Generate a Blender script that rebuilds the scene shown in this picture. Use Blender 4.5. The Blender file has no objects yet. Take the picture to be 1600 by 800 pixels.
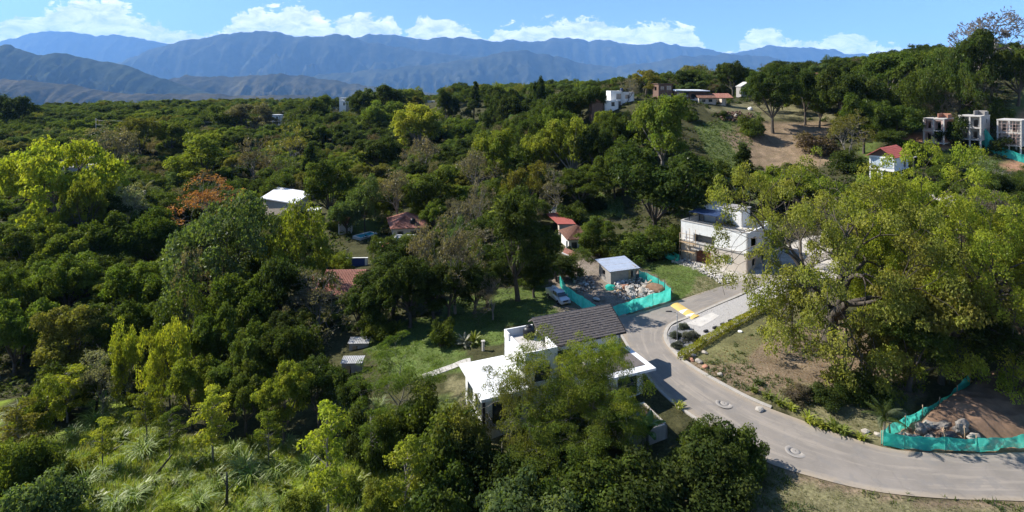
import bpy, math, random
import numpy as np
from mathutils import Vector, Matrix
R = math.radians
scene = bpy.context.scene
COL = scene.collection
# ------------------------------------------------------------------ camera
H, F, HY = 34.0, 850.0, 130.0          # eye height, focal length and horizon line in 1600 px units
cam = bpy.data.cameras.new('camera'); camo = bpy.data.objects.new('camera', cam); COL.objects.link(camo)
camo.location = (0, 0, H); camo.rotation_euler = (R(90), 0, 0)
cam.sensor_width = 36; cam.lens = F/1600*36; cam.shift_y = -(400-HY)/1600
cam.clip_start = .5; cam.clip_end = 150000
scene.camera = camo
# ------------------------------------------------------------------ light
SUN_AZ, SUN_EL = -72.0, 41.0           # degrees from straight ahead, above the horizon
sd = Vector((math.sin(R(SUN_AZ))*math.cos(R(SUN_EL)), math.cos(R(SUN_AZ))*math.cos(R(SUN_EL)), math.sin(R(SUN_EL))))
sun = bpy.data.lights.new('sun', 'SUN'); suno = bpy.data.objects.new('sun', sun); COL.objects.link(suno)
sun.energy = 4.8; sun.angle = R(.53); sun.color = (1, .95, .86)
suno.rotation_euler = sd.to_track_quat('Z', 'Y').to_euler()
world = bpy.data.worlds.new('World'); scene.world = world; world.use_nodes = True
def sky_world():
    nt = world.node_tree; N = nt.nodes; L = nt.links; N.clear()
    out = N.new('ShaderNodeOutputWorld'); bg = N.new('ShaderNodeBackground'); L.new(bg.outputs[0], out.inputs[0])
    sky = N.new('ShaderNodeTexSky'); sky.sky_type = 'NISHITA'; sky.sun_disc = False
    sky.sun_elevation = R(SUN_EL); sky.sun_rotation = R(SUN_AZ); sky.altitude = 1200
    sky.air_density = 1.0; sky.dust_density = .25; sky.ozone_density = 6.0
    bg.inputs[1].default_value = .085
    tc = N.new('ShaderNodeTexCoord')
    def M(op, a, b=None, c=None, clamp=False):
        n = N.new('ShaderNodeMath'); n.operation = op; n.use_clamp = clamp
        for i, v in enumerate((a, b, c)):
            if v is None: continue
            if isinstance(v, (int, float)): n.inputs[i].default_value = v
            else: L.new(v, n.inputs[i])
        return n.outputs[0]
    sp = N.new('ShaderNodeSeparateXYZ'); L.new(tc.outputs['Generated'], sp.inputs[0])
    X, Y, Z = sp.outputs
    az = M('ARCTAN2', X, Y)                                    # radians from straight ahead
    el = M('ARCTAN2', Z, M('SQRT', M('ADD', M('MULTIPLY', X, X), M('MULTIPLY', Y, Y))))
    def fbm(scale, detail, rough, sx, sz, off, dist=0.0):
        c = N.new('ShaderNodeCombineXYZ'); L.new(M('MULTIPLY', az, sx), c.inputs[0]); L.new(M('MULTIPLY', el, sz), c.inputs[1]); c.inputs[2].default_value = off
        t = N.new('ShaderNodeTexNoise'); t.inputs['Scale'].default_value = scale; t.inputs['Detail'].default_value = detail
        t.inputs['Roughness'].default_value = rough; t.inputs['Distortion'].default_value = dist
        L.new(c.outputs[0], t.inputs['Vector']); return t.outputs['Fac']
    # heaps of cumulus round the whole horizon: their tops as a curve over azimuth
    pts = [(-180,3.5),(-140,6),(-100,4.5),(-70,6.5),(-52,5)]
    for px, y in [(0,32),(35,26),(65,20),(90,6),(120,0),(160,-5),(190,2),(215,22),(250,34),(290,46),(318,62),(332,64),(348,44),(375,18),(410,8),(450,5),(490,15),(515,34),(526,40),(540,26),(560,20),(590,20),(620,34),(638,54),(650,34),(680,24),(720,36),(750,46),(764,56),(780,44),(810,38),(860,32),(900,28),(980,33),(1060,36),(1090,46),(1112,80),(1134,82),(1160,52),(1190,44),(1215,58),(1235,64),(1260,68),(1310,54),(1350,58),(1400,68),(1450,75),(1520,86),(1600,86)]:
        a = math.degrees(math.atan((px-800)/F)); e = math.degrees(math.atan((HY-y)/F*math.cos(R(a)))); pts.append((a, e))
    pts += [(55,4),(80,6.5),(110,4),(150,6),(180,3.5)]
    fc = N.new('ShaderNodeFloatCurve'); L.new(M('DIVIDE', M('ADD', az, math.pi), 2*math.pi), fc.inputs['Value'])
    cv = fc.mapping.curves[0]
    for i, (a, e) in enumerate(pts):
        x, y = (a+180)/360, e/12
        if i < 2: cv.points[i].location = (x, y)
        else: cv.points.new(x, y)
    for p in cv.points: p.handle_type = 'AUTO_CLAMPED'
    fc.mapping.update()
    top = M('MULTIPLY', fc.outputs[0], R(12))
    big = fbm(1, 9, .58, 22, 34, 3.1, .9); fine = fbm(1, 7, .65, 90, 130, 7.7, .5)
    n = M('ADD', M('MULTIPLY', M('SUBTRACT', big, .5), R(4.2)), M('MULTIPLY', M('SUBTRACT', fine, .5), R(1.9)))
    edge = M('SUBTRACT', M('ADD', top, n), el)
    mask = M('MULTIPLY', M('SMOOTH_MIN', M('DIVIDE', edge, R(.3)), 1, .2), 1, clamp=True)
    thin = fbm(1, 8, .6, 20, 90, 12.0, .4)
    mask = M('MULTIPLY', mask, M('MULTIPLY_ADD', thin, 4.2, -.6, clamp=True), clamp=True)
    # body shading of the heaps: bright and shaded puffs painted in by noise
    sh = fbm(1, 8, .6, 34, 70, 21.0, .7)
    lit = M('MULTIPLY_ADD', sh, 2.6, -.85, clamp=True)
    mixc = N.new('ShaderNodeMix'); mixc.data_type = 'RGBA'; L.new(lit, mixc.inputs[0])
    mixc.inputs[6].default_value = (5.2, 6.0, 7.6, 1); mixc.inputs[7].default_value = (13, 12.8, 12.6, 1)
    fin = N.new('ShaderNodeMix'); fin.data_type = 'RGBA'; L.new(mask, fin.inputs[0])
    L.new(sky.outputs[0], fin.inputs[6]); L.new(mixc.outputs[2], fin.inputs[7]); L.new(fin.outputs[2], bg.inputs[0])
sky_world()
scene.view_settings.view_transform = 'Standard'; scene.view_settings.look = 'None'
scene.view_settings.exposure = .97; scene.view_settings.gamma = 1
scene.cycles.max_bounces = 6; scene.cycles.diffuse_bounces = 2; scene.cycles.glossy_bounces = 2; scene.cycles.transmission_bounces = 4
scene.cycles.volume_bounces = 2; scene.cycles.transparent_max_bounces = 6
scene.cycles.use_denoising = True; scene.cycles.sample_clamp_indirect = 4
# ------------------------------------------------------------------ numbers
def unp(px, py, d): return Vector(((px-800)/F*d, d, H-(py-HY)/F*d))
def proj(p): return (800+p[0]/p[1]*F, HY+(H-p[2])/p[1]*F)
_perm = np.random.default_rng(5).permutation(4096)
def _hash(ix, iy, s): return _perm[(_perm[(ix+s*131) & 4095]+iy) & 4095]/4095.0
def vnoise(x, y, s=0):
    ix, iy = np.floor(x).astype(int), np.floor(y).astype(int); fx, fy = x-ix, y-iy
    fx = fx*fx*fx*(fx*(fx*6-15)+10); fy = fy*fy*fy*(fy*(fy*6-15)+10)
    a, b, c, d = _hash(ix, iy, s), _hash(ix+1, iy, s), _hash(ix, iy+1, s), _hash(ix+1, iy+1, s)
    return (a*(1-fx)+b*fx)*(1-fy)+(c*(1-fx)+d*fx)*fy
def fbm(x, y, o=5, s=0, g=.5, ridge=False):
    t, a, n = 0, 1, 0
    for k in range(o):
        v = vnoise(x*2**k+17.3*k, y*2**k-9.1*k, s+k)
        if ridge: v = 1-abs(2*v-1)
        t = t+v*a; n += a; a *= g
    return t/n
# ------------------------------------------------------------------ terrain heights
CP = [(-8,30,-2),(40,20,0),(90,20,1),(-80,20,-7),(0,-120,-8),(-150,-60,-12),(150,-60,4),(47,50,0),(35,51,0),(47.5,47,0),(30,44,0),(24,57,0),(18,62,0),(16,70,0),(20,77,.0),(28,85,.3),(24,66,1),(30,72,1),(38,74,.5),(42,62,.6),(50,60,.6),(60,70,1.0),(45,55,.9),(52,54,.7),(12,80,0),(9,86,0),(20,93,.3),(33,103,1),(39,96,1),(45,100,2),(60,100,3.2),(72,96,3.5),(90,95,5),
 (5,63,-.3),(10,58,-.5),(-2,60,-.8),(-8,66,-1.2),(-7,72,-1),(-12,80,-1.4),(0,90,-.8),(8,55,-1.5),(18,52,-.8),(14,46,-1.5),(-10,50,-3),(-22,74,-3.5),(-24,70,-4),(-25,60,-5),(-20,48,-4),(-40,50,-4),(-45,75,-8),(-30,92,-4),(-60,90,-9),(-60,60,-6),(-28,113,-4),(-28,130,-3),(-60,158,-4),(-90,110,-9),(-140,150,-9),(-195,240,-6),(-120,230,-5),(12,127,-1),(12,109,0),(20,140,2),(0,150,0),(-30,180,-1),(-20,250,1),(-60,330,2),(-160,420,3),(-330,420,2),(-420,600,4),(-150,450,7.5),(-100,560,5),
 (60,118,5),(82,125,10),(90,124,10.5),(113,150,17),(126,150,18),(137,148,15),(115,140,14.5),(130,130,11),(150,130,14),(75,155,11),(86,175,20),(72,185,24.5),(55,187,26.4),(35,195,25),(95,188,23),(110,180,23),(125,195,30),(150,200,36),(175,200,39),(170,180,34),(155,166,27),(180,150,22),(40,165,14),(40,140,5),(55,135,6),(20,175,9),(10,215,15),(40,240,26),(90,240,27),(0,320,14),(40,400,23),(-40,400,20),(-90,400,16),(0,520,17),(100,420,22),(180,300,34),(220,250,42),(320,420,30),(-80,300,3),(200,90,12),(240,150,24)]
_cp = np.array(CP, float); _c2 = 12.0**2
def _warp(x, y):
    r = np.sqrt(x*x+y*y)+1e-6; k = np.where(r < 300, 1, (300+(r-300)*.5)/r); return x*k, y*k
_wx, _wy = _warp(_cp[:, 0], _cp[:, 1])
_A = np.sqrt((_wx[:, None]-_wx[None])**2+(_wy[:, None]-_wy[None])**2+_c2)
_mean = 2.0
_n = len(_cp)
_W = np.linalg.solve(_A-np.eye(_n)*.6, _cp[:, 2]-_mean)
def hgt(x, y):
    x = np.asarray(x, float); y = np.asarray(y, float); sh = x.shape; x, y = x.ravel(), y.ravel()
    wx, wy = _warp(x, y); z = np.empty(len(x))
    for i in range(0, len(x), 20000):
        z[i:i+20000] = np.sqrt((wx[i:i+20000, None]-_wx)**2+(wy[i:i+20000, None]-_wy)**2+_c2) @ _W+_mean
    r = np.sqrt(x*x+y*y); t = np.clip((r-650)/700, 0, 1); t = t*t*(3-2*t)
    z = np.clip(z, -20, 60)*(1-t)-82*t
    return z.reshape(sh)
def h1(x, y): return float(hgt(np.array([x]), np.array([y]))[0])
_ds = np.concatenate([np.arange(22, 260, .5), np.arange(260, 900, 3)])
def at(px, py, dz=0.0):
    """ground point (lifted dz) seen at a pixel of the 1600 x 800 photograph"""
    x = (px-800)/F*_ds; z = H-(py-HY)/F*_ds
    g = z-(hgt(x, _ds)+dz); i = np.nonzero(g <= 0)[0]
    if len(i) == 0: i = len(_ds)-1; d = _ds[i]
    else:
        i = i[0]
        if i == 0: d = _ds[0]
        else: d = _ds[i-1]+(_ds[i]-_ds[i-1])*g[i-1]/(g[i-1]-g[i])
    x = (px-800)/F*d
    return Vector((x, d, h1(x, d)+dz))
# ------------------------------------------------------------------ object helpers
THINGS = []
def tag(o, label=None, cat=None, group=None, kind=None):
    if label: o['label'] = label
    if cat: o['category'] = cat
    if group: o['group'] = group
    if kind: o['kind'] = kind
    return o
def link(name, me, mat=None, parent=None, kind=None):
    o = bpy.data.objects.new(name, me); COL.objects.link(o)
    if mat is not None and me is not None and len(me.materials) == 0: me.materials.append(mat)
    if parent is not None: o.parent = parent
    if kind: o['kind'] = kind
    return o
def empty(name, loc, rz=0, label=None, cat=None, group=None):
    o = bpy.data.objects.new(name, None); COL.objects.link(o); o.location = loc; o.rotation_euler = (0, 0, rz); o.empty_display_size = .3
    return tag(o, label, cat, group)
def np_mesh(name, V, n, smooth=False):
    """V: (k*n, 3) array, faces are consecutive runs of n vertices"""
    V = np.asarray(V, np.float32).reshape(-1, 3); k = len(V)//n
    me = bpy.data.meshes.new(name); me.vertices.add(len(V)); me.vertices.foreach_set('co', V.ravel())
    me.loops.add(k*n); me.loops.foreach_set('vertex_index', np.arange(k*n, dtype=np.int32))
    me.polygons.add(k); me.polygons.foreach_set('loop_start', np.arange(0, k*n, n, dtype=np.int32)); me.polygons.foreach_set('loop_total', np.full(k, n, np.int32))
    me.update(calc_edges=True); return me
def grid_mesh(name, P, smooth=True):
    """P: (rows, cols, 3)"""
    r, c, _ = P.shape; me = bpy.data.meshes.new(name); me.vertices.add(r*c); me.vertices.foreach_set('co', P.astype(np.float32).ravel())
    i = np.arange(r*c).reshape(r, c); q = np.stack([i[:-1, :-1], i[:-1, 1:], i[1:, 1:], i[1:, :-1]], -1).reshape(-1, 4); k = len(q)
    me.loops.add(k*4); me.loops.foreach_set('vertex_index', q.ravel().astype(np.int32))
    me.polygons.add(k); me.polygons.foreach_set('loop_start', np.arange(0, k*4, 4, dtype=np.int32)); me.polygons.foreach_set('loop_total', np.full(k, 4, np.int32))
    if smooth: me.polygons.foreach_set('use_smooth', np.ones(k, bool))
    me.update(calc_edges=True); return me
class MB:
    def __init__(s): s.v = []; s.f = []; s.sm = []
    def add(s, vs, fs, smooth=False):
        b = len(s.v); s.v += [tuple(v) for v in vs]; s.f += [tuple(i+b for i in f) for f in fs]; s.sm += [smooth]*len(fs); return s
    def box(s, x0, x1, y0, y1, z0, z1):
        return s.add([(x0,y0,z0),(x1,y0,z0),(x1,y1,z0),(x0,y1,z0),(x0,y0,z1),(x1,y0,z1),(x1,y1,z1),(x0,y1,z1)], [(0,3,2,1),(4,5,6,7),(0,1,5,4),(1,2,6,5),(2,3,7,6),(3,0,4,7)])
    def hexa(s, p): return s.add(p, [(0,3,2,1),(4,5,6,7),(0,1,5,4),(1,2,6,5),(2,3,7,6),(3,0,4,7)])
    def bar(s, a, b, w, h=None):
        a, b = Vector(a), Vector(b); h = h or w; d = (b-a).normalized(); u = d.cross(Vector((0,0,1)))
        u = Vector((1,0,0)) if u.length < 1e-4 else u.normalized(); n = u.cross(d); p = []
        for e in (a, b):
            for q, t in ((-1,-1),(1,-1),(1,1),(-1,1)): p.append(e+u*q*w/2+n*t*h/2)
        return s.add(p, [(0,3,2,1),(4,5,6,7),(0,1,5,4),(1,2,6,5),(2,3,7,6),(3,0,4,7)])
    def tube(s, pts, rad, n=6, cap=True):
        pts = [Vector(p) for p in pts]; base = len(s.v); m = len(pts)
        ref = Vector((.31,.95,.1))
        for i, p in enumerate(pts):
            d = (pts[min(i+1, m-1)]-pts[max(i-1, 0)]); d = d.normalized() if d.length > 1e-9 else Vector((0,0,1))
            u = d.cross(ref); u = u.normalized() if u.length > 1e-3 else d.orthogonal().normalized(); w = d.cross(u)
            for k in range(n):
                a = 2*math.pi*k/n; s.v.append(tuple(p+(u*math.cos(a)+w*math.sin(a))*rad[i]))
        for i in range(m-1):
            for k in range(n):
                k2 = (k+1) % n; s.f.append((base+i*n+k, base+i*n+k2, base+(i+1)*n+k2, base+(i+1)*n+k)); s.sm.append(True)
        if cap:
            s.f.append(tuple(base+(m-1)*n+k for k in range(n))); s.sm.append(False); s.f.append(tuple(base+k for k in reversed(range(n)))); s.sm.append(False)
        return s
    def lathe(s, prof, n=16, c=(0,0,0), cap=True):
        base = len(s.v); m = len(prof)
        for r, z in prof:
            for k in range(n):
                a = 2*math.pi*k/n; s.v.append((c[0]+r*math.cos(a), c[1]+r*math.sin(a), c[2]+z))
        for i in range(m-1):
            for k in range(n):
                k2 = (k+1) % n; s.f.append((base+i*n+k, base+i*n+k2, base+(i+1)*n+k2, base+(i+1)*n+k)); s.sm.append(True)
        if cap: s.f.append(tuple(base+(m-1)*n+k for k in range(n))); s.sm.append(False); s.f.append(tuple(base+k for k in reversed(range(n)))); s.sm.append(False)
        return s
    def prism(s, poly, z0, z1):
        n = len(poly); v = [(p[0], p[1], z0) for p in poly]+[(p[0], p[1], z1) for p in poly]
        return s.add(v, [tuple(reversed(range(n))), tuple(range(n, 2*n))]+[(i, (i+1) % n, n+(i+1) % n, n+i) for i in range(n)])
    def wall(s, p0, p1, z0, z1, t, holes=()):
        """wall from p0 to p1 (xy), its thickness t on the left of that direction; holes (s0, s1, z0, z1)"""
        p0, p1 = Vector((p0[0], p0[1])), Vector((p1[0], p1[1])); L = (p1-p0).length; d = (p1-p0)/L; n = Vector((-d.y, d.x))
        xs = sorted({0.0, L, *[min(max(v, 0), L) for h in holes for v in h[:2]]}); zs = sorted({z0, z1, *[min(max(v, z0), z1) for h in holes for v in h[2:4]]})
        for a, b in zip(xs, xs[1:]):
            run = None
            for c, e in list(zip(zs, zs[1:]))+[(None, None)]:
                solid = c is not None and not any(h[0] <= (a+b)/2 <= h[1] and h[2] <= (c+e)/2 <= h[3] for h in holes)
                if solid: run = (run[0], e) if run else (c, e)
                elif run:
                    q = [p0+d*a, p0+d*b, p0+d*b+n*t, p0+d*a+n*t]
                    s.hexa([(v.x, v.y, run[0]) for v in q]+[(v.x, v.y, run[1]) for v in q]); run = None
        return s
    def mesh(s, name):
        me = bpy.data.meshes.new(name); me.from_pydata(s.v, [], s.f); me.polygons.foreach_set('use_smooth', s.sm); me.update(); return me
    def build(s, name, mat, parent=None, kind=None): return link(name, s.mesh(name), mat, parent, kind)
# ------------------------------------------------------------------ materials
MATS = {}
def nodes(name):
    m = bpy.data.materials.new(name); m.use_nodes = True; MATS[name] = m; nt = m.node_tree; b = nt.nodes['Principled BSDF']; return m, nt.nodes, nt.links, b
def plain(name, col, rough=.8, var=.18, scale=3.0, bump=.15, metal=0.0, spec=.3, stain=None, dirt=0.0, detail=6, streak=0.0):
    """base colour broken up by two octaves of noise, with relief and wear"""
    m, N, L, b = nodes(name)
    b.inputs['Roughness'].default_value = rough; b.inputs['Metallic'].default_value = metal; b.inputs['Specular IOR Level'].default_value = spec
    tc = N.new('ShaderNodeTexCoord'); n1 = N.new('ShaderNodeTexNoise'); n1.inputs['Scale'].default_value = scale; n1.inputs['Detail'].default_value = detail; n1.inputs['Roughness'].default_value = .65
    L.new(tc.outputs['Object'], n1.inputs['Vector'])
    ra = N.new('ShaderNodeMapRange'); ra.inputs[1].default_value = .3; ra.inputs[2].default_value = .7; ra.inputs[3].default_value = 1-var; ra.inputs[4].default_value = 1+var; L.new(n1.outputs['Fac'], ra.inputs[0])
    mu = N.new('ShaderNodeMix'); mu.data_type = 'RGBA'; mu.blend_type = 'MULTIPLY'; mu.inputs[0].default_value = 1; mu.inputs[6].default_value = (*col, 1)
    L.new(ra.outputs[0], mu.inputs[7]); last = mu.outputs[2]
    if dirt:
        n2 = N.new('ShaderNodeTexNoise'); n2.inputs['Scale'].default_value = scale*.35; n2.inputs['Detail'].default_value = 9; n2.inputs['Roughness'].default_value = .7; L.new(tc.outputs['Object'], n2.inputs['Vector'])
        r2 = N.new('ShaderNodeMapRange'); r2.inputs[1].default_value = .5; r2.inputs[2].default_value = .72; r2.inputs[3].default_value = 0; r2.inputs[4].default_value = dirt; L.new(n2.outputs['Fac'], r2.inputs[0])
        m2 = N.new('ShaderNodeMix'); m2.data_type = 'RGBA'; L.new(r2.outputs[0], m2.inputs[0]); L.new(last, m2.inputs[6]); m2.inputs[7].default_value = (*(stain or (.12,.1,.08)), 1); last = m2.outputs[2]
    if streak:
        mp = N.new('ShaderNodeMapping'); mp.inputs['Scale'].default_value = (2.2, 2.2, .16); L.new(tc.outputs['Object'], mp.inputs[0]); n4 = N.new('ShaderNodeTexNoise'); n4.inputs['Scale'].default_value = 1.6; n4.inputs['Detail'].default_value = 8; n4.inputs['Roughness'].default_value = .7; L.new(mp.outputs[0], n4.inputs['Vector'])
        r4 = N.new('ShaderNodeMapRange'); r4.inputs[1].default_value = .52; r4.inputs[2].default_value = .75; r4.inputs[4].default_value = streak; L.new(n4.outputs['Fac'], r4.inputs[0]); m4 = N.new('ShaderNodeMix'); m4.data_type = 'RGBA'; L.new(r4.outputs[0], m4.inputs[0]); L.new(last, m4.inputs[6]); m4.inputs[7].default_value = (*(stain or (.12,.1,.08)), 1); last = m4.outputs[2]
    L.new(last, b.inputs['Base Color'])
    if bump:
        n3 = N.new('ShaderNodeTexNoise'); n3.inputs['Scale'].default_value = scale*6; n3.inputs['Detail'].default_value = 4; L.new(tc.outputs['Object'], n3.inputs['Vector'])
        bp = N.new('ShaderNodeBump'); bp.inputs['Strength'].default_value = bump; bp.inputs['Distance'].default_value = .05; L.new(n3.outputs['Fac'], bp.inputs['Height']); L.new(bp.outputs[0], b.inputs['Normal'])
    return m
def leafmat(name, trans=.35, gloss=.25, mono=False):
    """leaf colour is the object's own colour, varied leaf by leaf"""
    m, N, L, b = nodes(name); N.remove(b); out = N['Material Output']
    oi = N.new('ShaderNodeObjectInfo'); at_ = N.new('ShaderNodeAttribute'); at_.attribute_name = 'rnd'
    r = N.new('ShaderNodeMapRange'); r.inputs[3].default_value = .62; r.inputs[4].default_value = 1.42; L.new(at_.outputs['Fac'], r.inputs[0])
    mu = N.new('ShaderNodeMix'); mu.data_type = 'RGBA'; mu.blend_type = 'MULTIPLY'; mu.inputs[0].default_value = 1; L.new(oi.outputs['Color'], mu.inputs[6]); L.new(r.outputs[0], mu.inputs[7])
    tc = N.new('ShaderNodeTexCoord'); nz = N.new('ShaderNodeTexNoise'); nz.inputs['Scale'].default_value = .55; nz.inputs['Detail'].default_value = 3; L.new(tc.outputs['Object'], nz.inputs['Vector'])
    hs = N.new('ShaderNodeHueSaturation'); L.new(mu.outputs[2], hs.inputs['Color'])
    rh = N.new('ShaderNodeMapRange'); rh.inputs[1].default_value = .3; rh.inputs[2].default_value = .7; rh.inputs[3].default_value = .478; rh.inputs[4].default_value = .522; L.new(nz.outputs['Fac'], rh.inputs[0]); L.new(rh.outputs[0], hs.inputs['Hue'])
    rv = N.new('ShaderNodeMapRange'); rv.inputs[1].default_value = .3; rv.inputs[2].default_value = .7; rv.inputs[3].default_value = 1.2; rv.inputs[4].default_value = .8; L.new(nz.outputs['Fac'], rv.inputs[0]); L.new(rv.outputs[0], hs.inputs['Value'])
    d = N.new('ShaderNodeBsdfDiffuse'); t = N.new('ShaderNodeBsdfTranslucent'); g = N.new('ShaderNodeBsdfGlossy'); g.inputs['Roughness'].default_value = .55; g.inputs['Color'].default_value = (1,1,.95,1)
    L.new(hs.outputs[0], d.inputs[0])
    ty = N.new('ShaderNodeMix'); ty.data_type = 'RGBA'; ty.blend_type = 'MULTIPLY'; ty.inputs[0].default_value = 1; ty.inputs[7].default_value = (1.45, 1.45, .45, 1); L.new(hs.outputs[0], ty.inputs[6]); L.new(ty.outputs[2], t.inputs[0])
    m1 = N.new('ShaderNodeMixShader'); m1.inputs[0].default_value = trans; L.new(d.outputs[0], m1.inputs[1]); L.new(t.outputs[0], m1.inputs[2])
    fr = N.new('ShaderNodeFresnel'); fr.inputs[0].default_value = 1.38; fm = N.new('ShaderNodeMath'); fm.operation = 'MULTIPLY'; fm.inputs[1].default_value = gloss; L.new(fr.outputs[0], fm.inputs[0])
    m2 = N.new('ShaderNodeMixShader'); L.new(fm.outputs[0], m2.inputs[0]); L.new(m1.outputs[0], m2.inputs[1]); L.new(g.outputs[0], m2.inputs[2]); L.new(m2.outputs[0], out.inputs[0])
    return m
LEAF = leafmat('leaf', .46, .05); GRASS = leafmat('grass_blade', .42, .06)
BARK = plain('bark', (.085,.07,.055), .9, .35, 4, .5); BARKP = plain('pale_bark', (.2,.18,.155), .9, .3, 4, .4)
WHITE = plain('white_paint', (.78,.77,.74), .55, .05, 1.2, .05, dirt=.22, stain=(.42,.39,.34), streak=.55); WHITER = plain('white_roof_coating', (.76,.76,.77), .5, .04, .6, .05, dirt=.18, stain=(.5,.48,.45))
CREAM = plain('raw_plaster', (.56,.49,.41), .9, .1, 1.5, .2, dirt=.3, stain=(.34,.29,.24), streak=.5); CONC = plain('concrete', (.46,.435,.4), .9, .14, 1.3, .2, dirt=.35, stain=(.22,.2,.18), streak=.5)
CONCL = plain('pale_concrete', (.5,.47,.43), .9, .12, 1.0, .2, dirt=.3, stain=(.33,.3,.27)); BLOCK = plain('grey_block', (.3,.28,.26), .95, .16, 2.5, .3, dirt=.4, stain=(.2,.17,.15))
BRICK = plain('clay_block', (.40,.2,.13), .95, .22, 3, .3, dirt=.3, stain=(.3,.24,.2)); PINK = plain('pink_plaster', (.5,.36,.31), .9, .12, 2, .2, dirt=.25, stain=(.4,.33,.29))
DKBRICK = plain('weathered_brick', (.16,.1,.075), .95, .25, 3, .3, dirt=.3, stain=(.08,.06,.05))
TILE = plain('clay_tile', (.33,.15,.11), .9, .35, 2.2, .3, dirt=.55, stain=(.2,.12,.09)); TILEB = plain('brown_tile', (.19,.1,.07), .9, .3, 2.2, .3, dirt=.4, stain=(.1,.07,.06))
REDROOF = plain('red_sheet_roof', (.36,.1,.08), .6, .12, 1, .08, dirt=.25, stain=(.3,.12,.08)); SHING = plain('shingle', (.125,.108,.1), .92, .3, 4, .35, dirt=.35, stain=(.2,.18,.165))
SHEET = plain('zinc_sheet', (.42,.47,.55), .38, .1, 1.2, .08, metal=.55, dirt=.3, stain=(.3,.27,.25)); FIBRE = plain('fibre_cement', (.48,.47,.46), .85, .22, 3, .3, dirt=.5, stain=(.17,.16,.14))
GLASS, gN, gL, gb = nodes('window_glass'); gb.inputs['Base Color'].default_value = (.03,.045,.055,1); gb.inputs['Roughness'].default_value = .06; gb.inputs['Specular IOR Level'].default_value = .8
PALEGLASS, gN, gL, gb = nodes('pale_glass'); gb.inputs['Base Color'].default_value = (.42,.5,.56,1); gb.inputs['Roughness'].default_value = .1; gb.inputs['Specular IOR Level'].default_value = .8
RAILGLASS, gN, gL, gb = nodes('railing_glass'); gb.inputs['Base Color'].default_value = (.1,.11,.12,1); gb.inputs['Roughness'].default_value = .08; gb.inputs['Alpha'].default_value = .55
DARK = plain('dark_metal', (.03,.03,.032), .5, .1, 3, .05); STEEL = plain('galvanised_steel', (.35,.36,.37), .45, .1, 3, .05, metal=.6); TANK = plain('black_plastic', (.018,.018,.02), .4, .1, 3, .05)
WOOD = plain('raw_timber', (.36,.26,.16), .85, .25, 4, .3); DOORWOOD = plain('brown_door', (.15,.055,.03), .6, .2, 5, .2); BLUEP = plain('blue_pool_tile', (.025,.06,.22), .4, .1, 4, .05); NAVY = plain('navy_canopy', (.03,.05,.11), .5, .1, 1, .05)
WATER, gN, gL, gb = nodes('pool_water'); gb.inputs['Base Color'].default_value = (.05,.42,.5,1); gb.inputs['Roughness'].default_value = .05
ASPH = plain('asphalt', (.29,.265,.24), .92, .1, .35, .25, dirt=.6, stain=(.2,.183,.168), detail=12); KERB = plain('kerb_concrete', (.36,.33,.29), .9, .14, 1.2, .25, dirt=.5, stain=(.25,.22,.19))
YELLOW = plain('yellow_paint', (.62,.43,.13), .7, .12, 3, .1, dirt=.3, stain=(.4,.35,.28)); WPAINT = plain('road_white', (.75,.74,.7), .7, .1, 3, .1)
ROCK = plain('stone', (.36,.32,.27), .95, .25, 3, .5, dirt=.3, stain=(.2,.17,.14)); DROCK = plain('dark_stone', (.07,.07,.075), .9, .25, 5, .4); SACK = plain('white_sack', (.62,.62,.62), .8, .1, 4, .3)
TARP = plain('black_tarp', (.02,.022,.03), .3, .2, 3, .3); GREYTARP = plain('grey_tarp', (.19,.17,.15), .6, .2, 3, .3); SILVER = plain('silver_paint', (.55,.57,.6), .28, .03, 2, 0, metal=.5); BLACKR = plain('rubber', (.02,.02,.02), .8, .1, 4, .1)
SOIL = plain('bare_soil', (.2,.125,.08), .98, .3, .9, .5, dirt=.5, stain=(.17,.11,.075)); REDSOIL = plain('red_soil', (.42,.19,.095), .98, .25, .7, .5, dirt=.4, stain=(.3,.17,.1))
GRAVELM = plain('gravel_stone', (.36,.34,.32), .95, .4, 9, .5); GRAVELD = plain('dark_gravel', (.17,.17,.175), .95, .35, 9, .5)
GREEN, gN, gL, gb = nodes('green_netting')
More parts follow.
